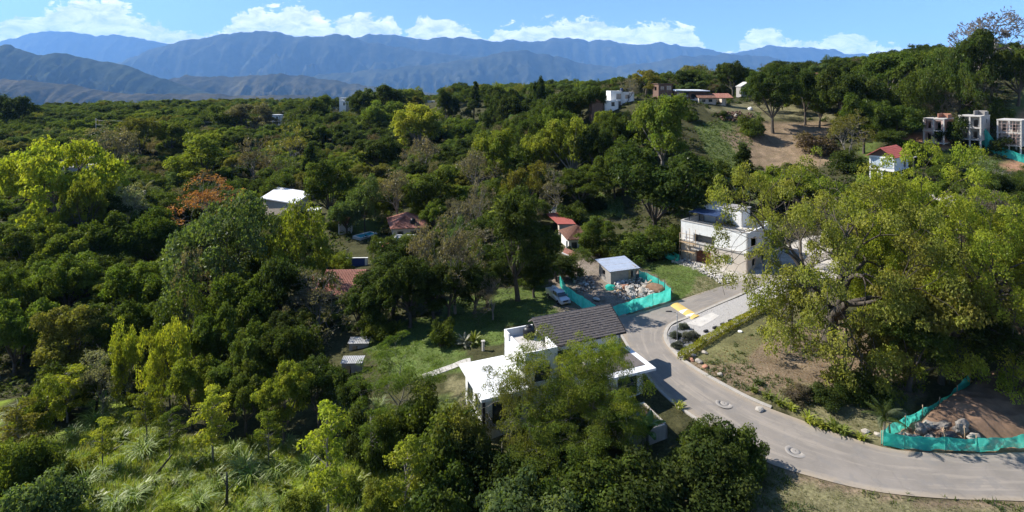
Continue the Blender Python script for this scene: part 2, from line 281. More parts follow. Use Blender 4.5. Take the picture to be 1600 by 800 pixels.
def netting():
    m, N, L, b = GREEN, GREEN.node_tree.nodes, GREEN.node_tree.links, GREEN.node_tree.nodes['Principled BSDF']; N.remove(b)
    tc = N.new('ShaderNodeTexCoord'); n = N.new('ShaderNodeTexNoise'); n.inputs['Scale'].default_value = 1.1; n.inputs['Detail'].default_value = 6; L.new(tc.outputs['Object'], n.inputs[0])
    cr = N.new('ShaderNodeValToRGB'); L.new(n.outputs['Fac'], cr.inputs[0]); cr.color_ramp.elements[0].position = .3; cr.color_ramp.elements[0].color = (.05,.62,.5,1); cr.color_ramp.elements[1].position = .75; cr.color_ramp.elements[1].color = (.16,.86,.72,1)
    d = N.new('ShaderNodeBsdfDiffuse'); t = N.new('ShaderNodeBsdfTranslucent'); mx = N.new('ShaderNodeMixShader'); mx.inputs[0].default_value = .6
    L.new(cr.outputs[0], d.inputs[0]); L.new(cr.outputs[0], t.inputs[0]); L.new(d.outputs[0], mx.inputs[1]); L.new(t.outputs[0], mx.inputs[2])
    tr = N.new('ShaderNodeBsdfTransparent'); m2 = N.new('ShaderNodeMixShader'); n2 = N.new('ShaderNodeTexNoise'); n2.inputs['Scale'].default_value = 2.3; n2.inputs['Detail'].default_value = 5; L.new(tc.outputs['Object'], n2.inputs[0]); mr = N.new('ShaderNodeMapRange'); mr.inputs[1].default_value = .35; mr.inputs[2].default_value = .75; mr.inputs[3].default_value = .02; mr.inputs[4].default_value = .17; L.new(n2.outputs['Fac'], mr.inputs[0])
    L.new(mr.outputs[0], m2.inputs[0]); L.new(mx.outputs[0], m2.inputs[1]); L.new(tr.outputs[0], m2.inputs[2]); L.new(m2.outputs[0], N['Material Output'].inputs[0])
netting()
# ------------------------------------------------------------------ ground sheet
def inpoly(px, py, poly):
    c = np.zeros(px.shape, bool); n = len(poly)
    for i in range(n):
        x0, y0 = poly[i]; x1, y1 = poly[(i+1) % n]
        with np.errstate(divide='ignore', invalid='ignore'): c ^= ((y0 > py) != (y1 > py)) & (px < (x1-x0)*(py-y0)/(y1-y0)+x0)
    return c
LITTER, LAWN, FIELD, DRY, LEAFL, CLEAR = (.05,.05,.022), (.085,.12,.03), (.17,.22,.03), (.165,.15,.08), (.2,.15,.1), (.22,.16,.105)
RSOIL, YARD, GRAV, PATHC, ROUGH, PLAT = (.36,.2,.12), (.2,.165,.135), (.36,.335,.31), (.4,.37,.31), (.1,.125,.04), (.42,.39,.35)
COVER = [(FIELD, [(-60,830),(-60,640),(60,615),(130,600),(190,622),(250,680),(330,690),(450,690),(540,690),(620,740),(760,770),(900,800),(900,830)]),
 (LITTER, [(0,640),(70,600),(140,640),(90,680),(0,690)]), (LAWN, [(560,530),(620,500),(690,495),(790,500),(800,535),(725,545),(735,575),(690,585),(620,600)]),
 (LAWN, [(690,470),(860,440),(930,500),(800,510),(690,500)]), (ROUGH, [(575,660),(700,610),(760,640),(700,700)]), (DRY, [(700,590),(760,590),(800,660),(760,720),(720,650)]),
 (LAWN, [(985,415),(1045,405),(1130,425),(1150,440),(1060,468),(1040,458),(1020,440)]), (DRY, [(1090,432),(1170,430),(1120,455),(1075,465)]), (YARD, [(876,425),(930,395),(1000,415),(1050,450),(1048,472),(965,498),(930,500),(880,450)]), (YARD, [(850,440),(875,430),(930,500),(880,505)]),
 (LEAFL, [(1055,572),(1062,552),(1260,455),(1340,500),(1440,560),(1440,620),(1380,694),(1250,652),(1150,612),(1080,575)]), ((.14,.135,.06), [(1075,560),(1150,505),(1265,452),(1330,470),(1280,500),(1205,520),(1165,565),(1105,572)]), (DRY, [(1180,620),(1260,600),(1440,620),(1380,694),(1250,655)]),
 (SOIL_C := (.25,.165,.11), [(1376,694),(1415,660),(1470,640),(1518,606),(1600,560),(1760,560),(1760,704),(1600,704),(1460,706)]), (RSOIL, [(1540,700),(1570,655),(1640,640),(1700,700)]),
 (DRY, [(1180,716),(1240,738),(1340,764),(1450,780),(1620,786),(1800,800),(1800,840),(900,840),(1000,760),(1120,700)]), (LEAFL, [(1180,716),(1260,745),(1400,775),(1620,786),(1620,794),(1400,786),(1250,756)]),
 (LAWN, [(875,328),(930,302),(972,308),(975,335),(905,350)]), (ROUGH, [(1085,200),(1190,175),(1170,250),(1130,310),(1090,300),(1110,250)]), (CLEAR, [(1125,208),(1200,188),(1300,192),(1312,252),(1240,275),(1160,255),(1140,225)]),
 (DRY, [(1095,172),(1180,158),(1240,162),(1320,185),(1200,188),(1130,180)]), (RSOIL, [(1395,235),(1412,208),(1445,205),(1470,222),(1490,232),(1460,240)]), (ROUGH, [(1460,240),(1500,228),(1560,250),(1560,275),(1480,262)]), (RSOIL, [(1560,250),(1620,250),(1620,272),(1560,264)]), (ROUGH, [(1560,185),(1590,140),(1680,110),(1680,190),(1580,200)]), (RSOIL, [(1578,185),(1640,172),(1640,195),(1590,198)]),
 (LAWN, [(545,366),(550,345),(600,340),(590,372)]), (ROUGH, [(690,245),(770,240),(760,265),(700,268)]), (LAWN, [(60,310),(110,280),(120,300),(90,320)]), (ROUGH, [(1060,330),(1150,290),(1200,300),(1180,330)]), (LAWN, [(1340,225),(1370,220),(1365,285),(1335,290)]), (PLAT, [(1120,430),(1200,392),(1330,345),(1400,300),(1520,300),(1500,360),(1330,440),(1230,428),(1160,450)]), (PLAT, [(1062,412),(1085,400),(1150,425),(1150,442)]), (ROUGH, [(1370,400),(1440,360),(1470,400),(1400,430)])]
def ground():
    def axis(lo, hi, step, far, k):
        a = list(np.arange(lo, hi+1e-6, step)); s = step
        while a[-1] < far: s *= k; a.append(a[-1]+s)
        s = step; b = [a[0]]
        while b[-1] > -far: s *= k; b.append(b[-1]-s)
        return np.array(b[:0:-1]+a)
    xs, ys = axis(-56, 58, .8, 2300, 1.05), axis(40, 110, .8, 2100, 1.05)
    ys = ys[ys > -900]; X, Y = np.meshgrid(xs, ys); Z = hgt(X, Y)
    P = np.stack([X, Y, Z], -1); me = grid_mesh('ground', P); o = link('ground', me, None, kind='structure')
    x, y, z = X.ravel(), Y.ravel(), Z.ravel(); ok = y > 20; yy = np.where(ok, y, 20)
    px, py = 800+x/yy*F, HY+(H-z)/yy*F
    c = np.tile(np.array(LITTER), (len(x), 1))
    far = np.clip((np.hypot(x, y)-500)/600, 0, 1)[:, None]; c = c*(1-far)+np.array((.05,.065,.025))*far
    jx = (fbm(x*.35, y*.35, 4, 3)-.5)*14; jy = (fbm(x*.35, y*.35, 4, 9)-.5)*9
    sc = np.clip(55/np.maximum(yy, 30), .2, 1.2)
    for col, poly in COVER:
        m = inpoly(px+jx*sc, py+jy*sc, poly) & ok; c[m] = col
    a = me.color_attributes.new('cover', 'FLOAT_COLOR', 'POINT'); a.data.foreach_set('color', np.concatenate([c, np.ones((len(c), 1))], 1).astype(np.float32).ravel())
    m, N, L, b = nodes('ground_cover'); b.inputs['Roughness'].default_value = 1; b.inputs['Specular IOR Level'].default_value = .1
    ca = N.new('ShaderNodeVertexColor'); ca.layer_name = 'cover'; tc = N.new('ShaderNodeTexCoord')
    def nz(s, d, r=.6):
        n = N.new('ShaderNodeTexNoise'); n.inputs['Scale'].default_value = s; n.inputs['Detail'].default_value = d; n.inputs['Roughness'].default_value = r; L.new(tc.outputs['Object'], n.inputs[0]); return n
    def rng(n, a0, a1, b0, b1):
        r = N.new('ShaderNodeMapRange'); r.inputs[1].default_value = a0; r.inputs[2].default_value = a1; r.inputs[3].default_value = b0; r.inputs[4].default_value = b1; L.new(n.outputs['Fac'], r.inputs[0]); return r
    r1 = rng(nz(.3, 8, .65), .3, .7, .62, 1.4); r2 = rng(nz(4.2, 7, .75), .3, .7, .4, 1.6)
    cur = ca.outputs[0]
    for r in (r1, r2):
        mu = N.new('ShaderNodeMix'); mu.data_type = 'RGBA'; mu.blend_type = 'MULTIPLY'; mu.inputs[0].default_value = 1; L.new(cur, mu.inputs[6]); L.new(r.outputs[0], mu.inputs[7]); cur = mu.outputs[2]
    n3 = rng(nz(.9, 9, .72), .5, .68, 0, .5); mx = N.new('ShaderNodeMix'); mx.data_type = 'RGBA'; L.new(n3.outputs[0], mx.inputs[0]); L.new(cur, mx.inputs[6]); mx.inputs[7].default_value = (.12,.11,.05,1)
    L.new(mx.outputs[2], b.inputs['Base Color'])
    bp = N.new('ShaderNodeBump'); bp.inputs['Strength'].default_value = .8; bp.inputs['Distance'].default_value = .12; L.new(nz(4, 8, .7).outputs['Fac'], bp.inputs['Height']); L.new(bp.outputs[0], b.inputs['Normal'])
    me.materials.append(m); return o
ground()
def resample(pts, n):
    p = np.array([tuple(v) for v in pts], float); d = np.concatenate([[0], np.cumsum(np.linalg.norm(np.diff(p, axis=0), axis=1))])
    # smooth Catmull-Rom through the points
    t = np.linspace(0, d[-1], n); out = []
    for s in t:
        i = min(max(np.searchsorted(d, s, 'right')-1, 0), len(p)-2); u = (s-d[i])/max(d[i+1]-d[i], 1e-9)
        p0, p1, p2, p3 = p[max(i-1, 0)], p[i], p[i+1], p[min(i+2, len(p)-1)]
        out.append(.5*(2*p1+(p2-p0)*u+(2*p0-5*p1+4*p2-p3)*u*u+(3*p1-p0-3*p2+p3)*u**3))
    return np.array(out)
ROADPX = [((1900,698),(1950,800)),((1760,702),(1800,794)),((1600,707),(1600,784)),((1500,709),(1480,780)),((1400,703),(1370,769)),((1320,681),(1270,746)),((1245,654),(1190,719)),((1180,629),(1110,668)),((1120,598),(1045,622)),((1075,571),(1005,578)),((1050,549),(985,545)),((1037,527),(968,515)),((1046,507),(964,497)),((1078,494),(1005,487)),((1130,471),(1062,469)),((1200,440),(1132,446)),((1290,404),(1220,419)),((1400,360),(1330,380)),((1500,320),(1430,342))]
RE = resample([at(*a) for a, b in ROADPX], 120); LE = resample([at(*b) for a, b in ROADPX], 120)
def road():
    t = np.linspace(0, 1, 9)[None, :, None]; P = RE[:, None, :]*(1-t)+LE[:, None, :]*t
    P[..., 2] = hgt(P[..., 0], P[..., 1])+.05; P[:, 0, 2] -= .02
    o = link('road', grid_mesh('road', P), None, kind='structure')
    m, N, L, b = nodes('road_surface'); b.inputs['Roughness'].default_value = .9; b.inputs['Specular IOR Level'].default_value = .25
    tc = N.new('ShaderNodeTexCoord')
    def nz(s, d, r=.65, v=None):
        n = N.new('ShaderNodeTexNoise'); n.inputs['Scale'].default_value = s; n.inputs['Detail'].default_value = d; n.inputs['Roughness'].default_value = r; L.new(v or tc.outputs['Object'], n.inputs[0]); return n.outputs['Fac']
    def mixc(f, a, bcol, lo, hi, amt):
        r = N.new('ShaderNodeMapRange'); r.inputs[1].default_value = lo; r.inputs[2].default_value = hi; r.inputs[4].default_value = amt; L.new(f, r.inputs[0])
        x = N.new('ShaderNodeMix'); x.data_type = 'RGBA'; L.new(r.outputs[0], x.inputs[0]); L.new(a, x.inputs[6]) if not isinstance(a, tuple) else setattr(x.inputs[6], 'default_value', a); x.inputs[7].default_value = bcol; return x.outputs[2]
    u = N.new('ShaderNodeUVMap'); u.uv_map = 'lane'
    mp = N.new('ShaderNodeMapping'); mp.inputs['Scale'].default_value = (9, 1.2, 1); L.new(u.outputs[0], mp.inputs[0])
    c = mixc(nz(.25, 10), (.245,.217,.19,1), (.195,.174,.153,1), .4, .65, .9)
    c = mixc(nz(1, 6, .6, mp.outputs[0]), c, (.37,.32,.265,1), .5, .75, .75)       # dusty tyre tracks along the lane
    c = mixc(nz(1.7, 9, .75), c, (.4,.35,.29,1), .6, .75, .45); c = mixc(nz(30, 3), c, (.16,.15,.14,1), .55, .8, .35)
    se = N.new('ShaderNodeSeparateXYZ'); L.new(u.outputs[0], se.inputs[0]); ed = N.new('ShaderNodeMath'); ed.operation = 'SUBTRACT'; L.new(se.outputs[0], ed.inputs[0]); ed.inputs[1].default_value = .5
    ab = N.new('ShaderNodeMath'); ab.operation = 'ABSOLUTE'; L.new(ed.outputs[0], ab.inputs[0]); ad = N.new('ShaderNodeMath'); ad.operation = 'MULTIPLY_ADD'; L.new(nz(1.3, 8, .7), ad.inputs[0]); ad.inputs[1].default_value = .22; L.new(ab.outputs[0], ad.inputs[2])
    c = mixc(ad.outputs[0], c, (.34,.275,.2,1), .5, .62, .8)                        # soil washed over the edges
    c = mixc(nz(.55, 3, .5), c, (.2,.185,.172,1), .58, .62, .55)                    # darker resurfaced patches
    vo = N.new('ShaderNodeTexVoronoi'); vo.feature = 'DISTANCE_TO_EDGE'; vo.inputs['Scale'].default_value = .3; wv = N.new('ShaderNodeMix'); wv.data_type = 'VECTOR'; wv.inputs[0].default_value = .06
    nv = N.new('ShaderNodeTexNoise'); nv.inputs['Scale'].default_value = .9; nv.inputs['Detail'].default_value = 6; L.new(tc.outputs['Object'], nv.inputs[0]); sv = N.new('ShaderNodeVectorMath'); sv.operation = 'MULTIPLY_ADD'; L.new(nv.outputs['Color'], sv.inputs[0]); sv.inputs[1].default_value = (2.4, 2.4, 0); L.new(tc.outputs['Object'], sv.inputs[2]); L.new(sv.outputs[0], vo.inputs['Vector'])
    iv = N.new('ShaderNodeMath'); iv.operation = 'SUBTRACT'; iv.inputs[0].default_value = 1; L.new(vo.outputs['Distance'], iv.inputs[1]); c = mixc(iv.outputs[0], c, (.12,.11,.1,1), .985, .997, .2)   # cracks
    L.new(c, b.inputs['Base Color']); bp = N.new('ShaderNodeBump'); bp.inputs['Strength'].default_value = .25; bp.inputs['Distance'].default_value = .02; L.new(nz(25, 4), bp.inputs['Height']); L.new(bp.outputs[0], b.inputs['Normal'])
    uv = o.data.uv_layers.new(name='lane'); r, cc = 120, 9; i = np.empty(len(o.data.loops), np.int32); o.data.loops.foreach_get('vertex_index', i)
    uv.data.foreach_set('uv', np.stack([(i % cc)/(cc-1), (i//cc)*.12], 1).astype(np.float32).ravel())
    o.data.materials.append(m)
road()
def ribbon(name, mat, A, B, h, drop=.3, kind='structure', parent=None):
    """raised strip between the polylines A and B (world points), top h above the ground"""
    n = len(A); mb = MB(); v = []
    for a, b in zip(A, B):
        za, zb = h1(a[0], a[1]), h1(b[0], b[1])
        v += [(a[0], a[1], za-drop), (a[0], a[1], za+h), (b[0], b[1], zb+h), (b[0], b[1], zb-drop)]
    f = [(4*i+k, 4*i+k+1, 4*i+k+5, 4*i+k+4) for i in range(n-1) for k in range(3)]+[(0,3,2,1), (4*n-4,4*n-3,4*n-2,4*n-1)]
    mb.add(v, f); return mb.build(name, mat, parent, kind)
def offset(P, w):
    P = np.asarray(P); T = np.gradient(P[:, :2], axis=0); T /= np.linalg.norm(T, axis=1)[:, None]; Q = P.copy(); Q[:, 0] += -T[:, 1]*w; Q[:, 1] += T[:, 0]*w; return Q
ke = RE[33:96]; ribbon('kerb', KERB, offset(ke, .03), offset(ke, -.42), .13)
ke2 = LE[36:60]; ribbon('kerb', KERB, offset(ke2, -.03), offset(ke2, .3), .12)
# ------------------------------------------------------------------ mountains
def mountain(name, col, d, crest, base_z, foot, amp, seed, rows=64, step=3.6, sp=1.0):
    d *= 3.0; base_z *= 3.0; amp *= 4.2
    cx = np.array([c[0] for c in crest], float); cy = np.array([c[1] for c in crest], float)
    px = np.arange(cx[0], cx[-1]+step, step); y = np.interp(px, cx, cy)
    k = np.ones(3)/3; y = np.convolve(np.pad(y, 1, 'edge'), k, 'valid')
    y = y+(fbm(px/46, px*0+seed, 4, seed, .5)-.5)*9+(fbm(px/8, px*0+seed+7, 3, seed+2)-.5)*4.0
    X0 = (px-800)/F*d; Zc = H+(HY-y)/F*d
    t = np.concatenate([[-.35, -.12], np.linspace(0, 1, rows)**1.15])
    T, I = np.meshgrid(t, np.arange(len(px)), indexing='ij'); xx = X0[I]; zc = Zc[I]
    q = np.clip(T, 0, 1); depth = d*(1-(1-foot)*T)
    Z = base_z+(zc-base_z)*np.where(T < 0, 1+T*1.6, (1-q)**1.12)
    Xw = xx*(1-.0*T); sc = sp/(d*.046)
    wx = fbm(Xw*sc*.7, depth*sc*.7, 3, seed+30)*1.1
    wy = fbm(Xw*sc*.5+9, depth*sc*.9, 3, seed+40)*1.6; dg = .75*np.sin(Xw*sc*.35+seed)
    rg = fbm(Xw*sc*.9+wx*1.5+depth*sc*dg*.5, depth*sc*.62+wy, 6, seed+3, .55, True); rg2 = fbm(Xw*sc*2.7+wy*2-depth*sc*.9, depth*sc*2.1+wx*2, 5, seed+11, .58, True)
    env = np.clip(np.where(T < 0, 0, q*3.2), 0, 1)**1.4*np.clip((1.02-q)*2.6, 0, 1)
    Z = Z-((1-rg)*amp*3.8+(1-rg2)*amp*1.9)*env*np.clip((zc-base_z)/(9*amp/4.2), .25, 1)
    # shift in depth so that a crest point keeps its line of sight width
    P = np.stack([Xw, depth, Z], -1)[:, ::1]
    o = link(name, grid_mesh(name, P), None, kind='structure')
    m, N, L, b = nodes('slope_'+name); b.inputs['Roughness'].default_value = 1; b.inputs['Specular IOR Level'].default_value = 0
    tc = N.new('ShaderNodeTexCoord'); n = N.new('ShaderNodeTexNoise'); n.inputs['Scale'].default_value = 9/d; n.inputs['Detail'].default_value = 12; n.inputs['Roughness'].default_value = .72; L.new(tc.outputs['Object'], n.inputs[0])
    cr = N.new('ShaderNodeValToRGB'); L.new(n.outputs['Fac'], cr.inputs[0]); e = cr.color_ramp.elements
    e[0].position = .32; e[0].color = (col[0]*.35, col[1]*.42, col[2]*.4, 1); e[1].position = .72; e[1].color = (col[0]*2.2, col[1]*1.9, col[2]*1.6, 1)
    n2 = N.new('ShaderNodeTexNoise'); n2.inputs['Scale'].default_value = 120/d; n2.inputs['Detail'].default_value = 6; L.new(tc.outputs['Object'], n2.inputs[0])
    mr = N.new('ShaderNodeMapRange'); mr.inputs[1].default_value = .3; mr.inputs[2].default_value = .7; mr.inputs[3].default_value = .7; mr.inputs[4].default_value = 1.3; L.new(n2.outputs['Fac'], mr.inputs[0])
    mu = N.new('ShaderNodeMix'); mu.data_type = 'RGBA'; mu.blend_type = 'MULTIPLY'; mu.inputs[0].default_value = 1; L.new(cr.outputs[0], mu.inputs[6]); L.new(mr.outputs[0], mu.inputs[7]); L.new(mu.outputs[2], b.inputs['Base Color'])
    o.data.materials.append(m); return o
GRN = (.04,.045,.03); BRN = (.055,.052,.036)
mountain('far_mountains', GRN, 9600, [(-260,92),(-100,82),(0,66),(40,56),(75,50),(110,51),(130,52),(145,57),(185,54),(220,62),(270,68),(330,76),(420,80),(520,66),(560,60),(580,54),(620,56),(660,62),(760,70),(1000,80),(1140,84),(1205,74),(1300,84),(1500,100),(1900,112)], -80, .82, 230, 2)
mountain('high_mountains', GRN, 7900, [(380,110),(460,85),(540,60),(572,53),(600,55),(640,61),(665,62),(695,57),(735,59),(775,64),(800,62),(835,66),(895,60),(925,65),(950,62),(985,68),(1030,66),(1060,71),(1090,72),(1125,80),(1150,82),(1175,78),(1200,72),(1225,76),(1265,75),(1300,78),(1330,84),(1360,82),(1375,86),(1420,95),(1500,100),(1620,104),(1900,115)], -80, .76, 210, 4)
mountain('main_mountains', GRN, 6600, [(60,135),(140,112),(180,100),(240,75),(300,62),(340,57),(385,50),(430,51),(460,56),(500,54),(525,52),(545,57),(575,64),(640,76),(700,84),(760,92),(840,100),(940,112),(1100,124)], -80, .72, 200, 6)
mountain('spur_mountains', GRN, 5400, [(430,128),(540,112),(620,108),(700,96),(780,82),(815,80),(850,86),(900,96),(960,102),(1000,98),(1050,92),(1130,84),(1170,87),(1230,94),(1290,92),(1350,100),(1500,112),(1800,120)], -80, .72, 170, 8)
mountain('near_mountains', (.036,.045,.028), 3000, [(-300,98),(-160,86),(-100,84),(-20,78),(15,72),(40,78),(65,84),(95,84),(130,90),(180,98),(220,108),(250,122),(280,136),(330,148),(400,158)], -85, .72, 110, 12)
mountain('middle_hills', (.05,.05,.033), 3300, [(180,150),(230,136),(255,124),(290,116),(330,119),(370,122),(410,118),(440,115),(480,118),(520,125),(560,132),(640,142),(760,148),(900,150)], -85, .7, 90, 15)
mountain('foothills', BRN, 2000, [(-300,130),(-50,128),(0,126),(40,124),(70,128),(110,130),(140,140),(200,145),(260,149),(330,147),(400,151),(480,150),(560,155),(700,156),(900,158),(1300,160)], -92, .6, 34, 18, sp=.8)
# ------------------------------------------------------------------ haze
def haze():
    mb = MB(); mb.box(-48000, 48000, -1000, 39000, -480, 3700); o = mb.build('haze', None); o['kind'] = 'stuff'
    m = bpy.data.materials.new('haze'); m.use_nodes = True; nt = m.node_tree; nt.nodes.clear()
    out = nt.nodes.new('ShaderNodeOutputMaterial'); v = nt.nodes.new('ShaderNodeVolumePrincipled'); v.inputs['Density'].default_value = .000028; v.inputs['Color'].default_value = (.26,.54,1,1); v.inputs['Anisotropy'].default_value = 0
    nt.links.new(v.outputs[0], out.inputs['Volume']); o.data.materials.append(m)
haze()
# ------------------------------------------------------------------ trees: prototypes
def unit(v): return v/np.maximum(np.linalg.norm(v, axis=-1, keepdims=True), 1e-9)
def leaves(rng, C, Nrm, size, asp=.55, jit=.7):
    """rhombic leaf faces at the points C, facing roughly Nrm"""
    n = len(C); nn = unit(Nrm+rng.normal(0, jit, (n, 3))); t = unit(np.cross(nn, rng.normal(0, 1, (n, 3)))); b = np.cross(nn, t)
    s = size*rng.uniform(.6, 1.35, (n, 1)); bend = nn*s*.12
    return np.stack([C-t*s*.5-bend, C-b*s*.5*asp+bend, C+t*s*.5-bend, C+b*s*.5*asp+bend], 1)
def leaf_mesh(name, Q, rng, clump=None):
    me = np_mesh(name, Q, 4); r = rng.uniform(0, 1, len(Q))
    if clump is not None: r = np.clip(.55*r+.45*clump, 0, 1)
    a = me.attributes.new('rnd', 'FLOAT', 'FACE'); a.data.foreach_set('value', r.astype(np.float32)); me.materials.append(LEAF); return me
def puff_leaves(rng, C, Rad, n, size, flat=1.0, low=-.35, asp=.55, jit=.6):
    """C (k,3) puff centres, Rad (k,), n leaves in all: leaves sit on the outer part of each puff"""
    C = np.asarray(C, float); Rad = np.asarray(Rad, float); w = Rad**2; cnt = rng.multinomial(n, w/w.sum()); idx = np.repeat(np.arange(len(C)), cnt)
    d = unit(rng.normal(0, 1, (len(idx), 3))); d[:, 2] = np.where(d[:, 2] < low, -d[:, 2]*rng.uniform(.1, 1, len(idx)), d[:, 2]); d = unit(d)
    rr = Rad[idx][:, None]*np.clip(rng.normal(.86, .17, (len(idx), 1)), .25, 1.2)
    P = C[idx]+d*rr*np.array([1, 1, flat]); nr = d.copy(); nr[:, 2] += .35
    cl = rng.uniform(0, 1, len(C))[idx]
    return leaves(rng, P, nr, size, asp, jit), cl
def grow(rng, segs, tips, p, d, L, r, lvl, maxl, spread, kids, lift, wig=.16, minr=.012, shrink=.74):
    n = 3; pts = [p.copy()]; rad = [r]; q = p.copy(); dd = d.copy()
    r1 = max(r*.68, minr)
    for i in range(n):
        dd = unit(dd+rng.normal(0, wig, 3)+np.array([0, 0, lift[min(lvl, len(lift)-1)]])); q = q+dd*L/n; pts.append(q.copy()); rad.append(r+(r1-r)*(i+1)/n)
    segs.append((pts, rad, lvl))
    if lvl >= maxl: tips.append(q.copy()); return
    k = kids[min(lvl, len(kids)-1)]; a0 = rng.uniform(0, 6.28)
    ref = np.cross(dd, [.2, .9, .3]); ref = unit(ref); ref2 = np.cross(dd, ref)
    for j in range(k):
        a = a0+6.283*j/k+rng.normal(0, .35); s = spread[min(lvl, len(spread)-1)]*rng.uniform(.75, 1.25)
        nd = unit(dd*math.cos(s)+(ref*math.cos(a)+ref2*math.sin(a))*math.sin(s))
        grow(rng, segs, tips, q, nd, L*shrink*rng.uniform(.8, 1.2), r1*(.82 if k < 3 else .7), lvl+1, maxl, spread, kids, lift, wig, minr, shrink)
def wood_mesh(name, segs, mat):
    mb = MB()
    for pts, rad, lvl in segs: mb.tube(pts, rad, 7 if lvl == 0 else 5 if lvl < 3 else 3, cap=False)
    me = mb.mesh(name); me.materials.append(mat); return me
PROTO = {}
def add_proto(kind, wood, crown, bark=None):
    co = np.empty(len(crown.vertices)*3, np.float32); crown.vertices.foreach_get('co', co); co = co.reshape(-1, 3)
    rad = np.percentile(np.hypot(co[:, 0], co[:, 1]), 97); PROTO.setdefault(kind, []).append((wood, crown, float(rad), float(np.percentile(co[:, 2], 99.3))))
def limbs(rng, segs, targets, h0, r, H):
    base = np.array([0, 0, -.6]); fork = np.array([rng.normal(0, .2), rng.normal(0, .2), h0])
    segs.append(([base, (base+fork)/2+rng.normal(0, .08, 3)*[1, 1, 0], fork], [r*1.35, r, r*.85], 0))
    for t in targets:
        m = fork+(t-fork)*.5+np.array([0, 0, .12*H])*rng.uniform(-.3, .6); segs.append(([fork, m, t], [r*.5, r*.28, r*.08], 1))
def make_round(seed, n=9000, leaf=.42, tall=1.0, flatb=False):
    rng = np.random.default_rng(seed); Rr, Hc, zc = 5.0, 4.5*tall, 5.1*tall
    C = []; Rd = []; lobes = [(np.array([0, 0, zc+Hc*.15]), 2.7)]
    while len(lobes) < 11:
        d = unit(rng.normal(0, 1, 3)); d[2] = d[2]*.9+.05
        if d[2] < (-.2 if flatb else -.6): continue
        k = rng.uniform(.5, .82); lobes.append((np.array([d[0]*Rr*k, d[1]*Rr*k, zc+d[2]*Hc*k]), rng.uniform(1.15, 2.5)*(.8 if d[2] < -.1 else 1)))
    for c, r in lobes:
        for _ in range(int(5+r*r*2.4)):
            d = unit(rng.normal(0, 1, 3)); d[2] = abs(d[2])*1.0 if rng.random() < .6 else d[2]; C.append(c+d*r*rng.uniform(.6, 1.0)*np.array([1, 1, .85])); Rd.append(rng.uniform(.45, 1.05))
    Q, cl = puff_leaves(rng, C, Rd, n, leaf); segs = []
    limbs(rng, segs, [C[i] for i in rng.choice(len(C), 12, False)], 1.9*tall, .28, Hc)
    add_proto('round', wood_mesh('trunk', segs, BARK), leaf_mesh('crown', Q, rng, cl)) if not flatb else add_proto('dome', wood_mesh('trunk', segs, BARKP), leaf_mesh('crown', Q, rng, cl))
def make_umbrella(kind, seed, n, leaf, maxl=5, size=10.0, twig=False, pr=1.25, kids=(5,3,3,2,2), dens=1.0, mat=None):
    rng = np.random.default_rng(seed); segs = []; tips = []
    grow(rng, segs, tips, np.array([0, 0, -.8]), np.array([.05, .02, 1.]), size*.36, size*.05, 0, maxl, (.95, .55, .5, .5, .5), kids, (0, .02, -.03, -.05, -.03, 0), .13, (.045 if n == 0 else size*.0016) if twig else size*.002, .72)
    tips = np.array(tips)
    # flatten the top into an umbrella
    r = np.hypot(tips[:, 0], tips[:, 1]); rm = np.percentile(r, 96); zt = np.percentile(tips[:, 2], 90)
    if n:
        want = zt-(r/rm)**2*size*.16; T = tips.copy(); T[:, 2] = T[:, 2]*.55+want*.45
        keep = rng.uniform(0, 1, len(T)) < dens; T = T[keep]
        Q, cl = puff_leaves(rng, T, rng.uniform(.6, 1.25, len(T))*pr, n, leaf, .5, -.1, .6, .6); cr = leaf_mesh('crown', Q, rng, cl)
    else:
        mb = MB(); zk = zt*.62; segs = [([np.array([p[0]*(1.25 if p[2] > zk else 1+.25*max(p[2], 0)/zk), p[1]*(1.25 if p[2] > zk else 1+.25*max(p[2], 0)/zk), p[2] if p[2] < zk else zk+(p[2]-zk)*.5]) for p in pts], rad, lvl) for pts, rad, lvl in segs]
        for pts, rad, lvl in segs:
            if lvl >= 2: mb.tube(pts, rad, 3, cap=False)
        cr = mb.mesh('crown'); cr.materials.append(mat or BARKP); segs = [s for s in segs if s[2] < 2]
    add_proto(kind, wood_mesh('trunk', segs, mat or BARK), cr)
def make_raintree(seed, n, leaf, dens):
    rng = np.random.default_rng(seed); segs = []; tips = []; mid = []
    grow(rng, segs, tips, np.array([0, 0, -.8]), np.array([.03, .02, 1.]), 2.6, .55, 0, 6, (1.0, .62, .55, .5, .5, .5), (6, 3, 3, 2, 2, 2), (0, .03, .0, -.04, -.06, -.04), .15, .014, .8)
    T = np.array(tips); k = rng.uniform(0, 1, len(T)) < dens; T = T[k]
    mid = np.array([s[0][-1] for s in segs if s[2] in (4, 5)]); mid = mid[rng.uniform(0, 1, len(mid)) < .35*dens]
    T = np.concatenate([T, mid]); T = T+rng.normal(0, .22, T.shape); Q, cl = puff_leaves(rng, T, rng.uniform(.5, 1.3, len(T))*.55, n, leaf, .8, -.6, .6, .95)
    add_proto('raintree', wood_mesh('trunk', segs, BARK), leaf_mesh('crown', Q, rng, cl))
def make_sparse(kind, seed, n, leaf, maxl=5, pr=.55, lift=(0, .06, .05, .05, .03), spread=(.55, .55, .5, .5, .5), kids=(4, 3, 3, 2, 2), mat=None, size=9.0):
    rng = np.random.default_rng(seed); segs = []; tips = []
    grow(rng, segs, tips, np.array([0, 0, -.6]), np.array([0, 0, 1.]), size*.27, size*.03, 0, maxl, spread, kids, lift, .17, .024, .8)
    T = np.array(tips); Q, cl = puff_leaves(rng, T, rng.uniform(.5, 1.4, len(T))*pr, n, leaf, .8, -1, .6, 1.0)
    add_proto(kind, wood_mesh('trunk', segs, mat or BARKP), leaf_mesh('crown', Q, rng, cl))
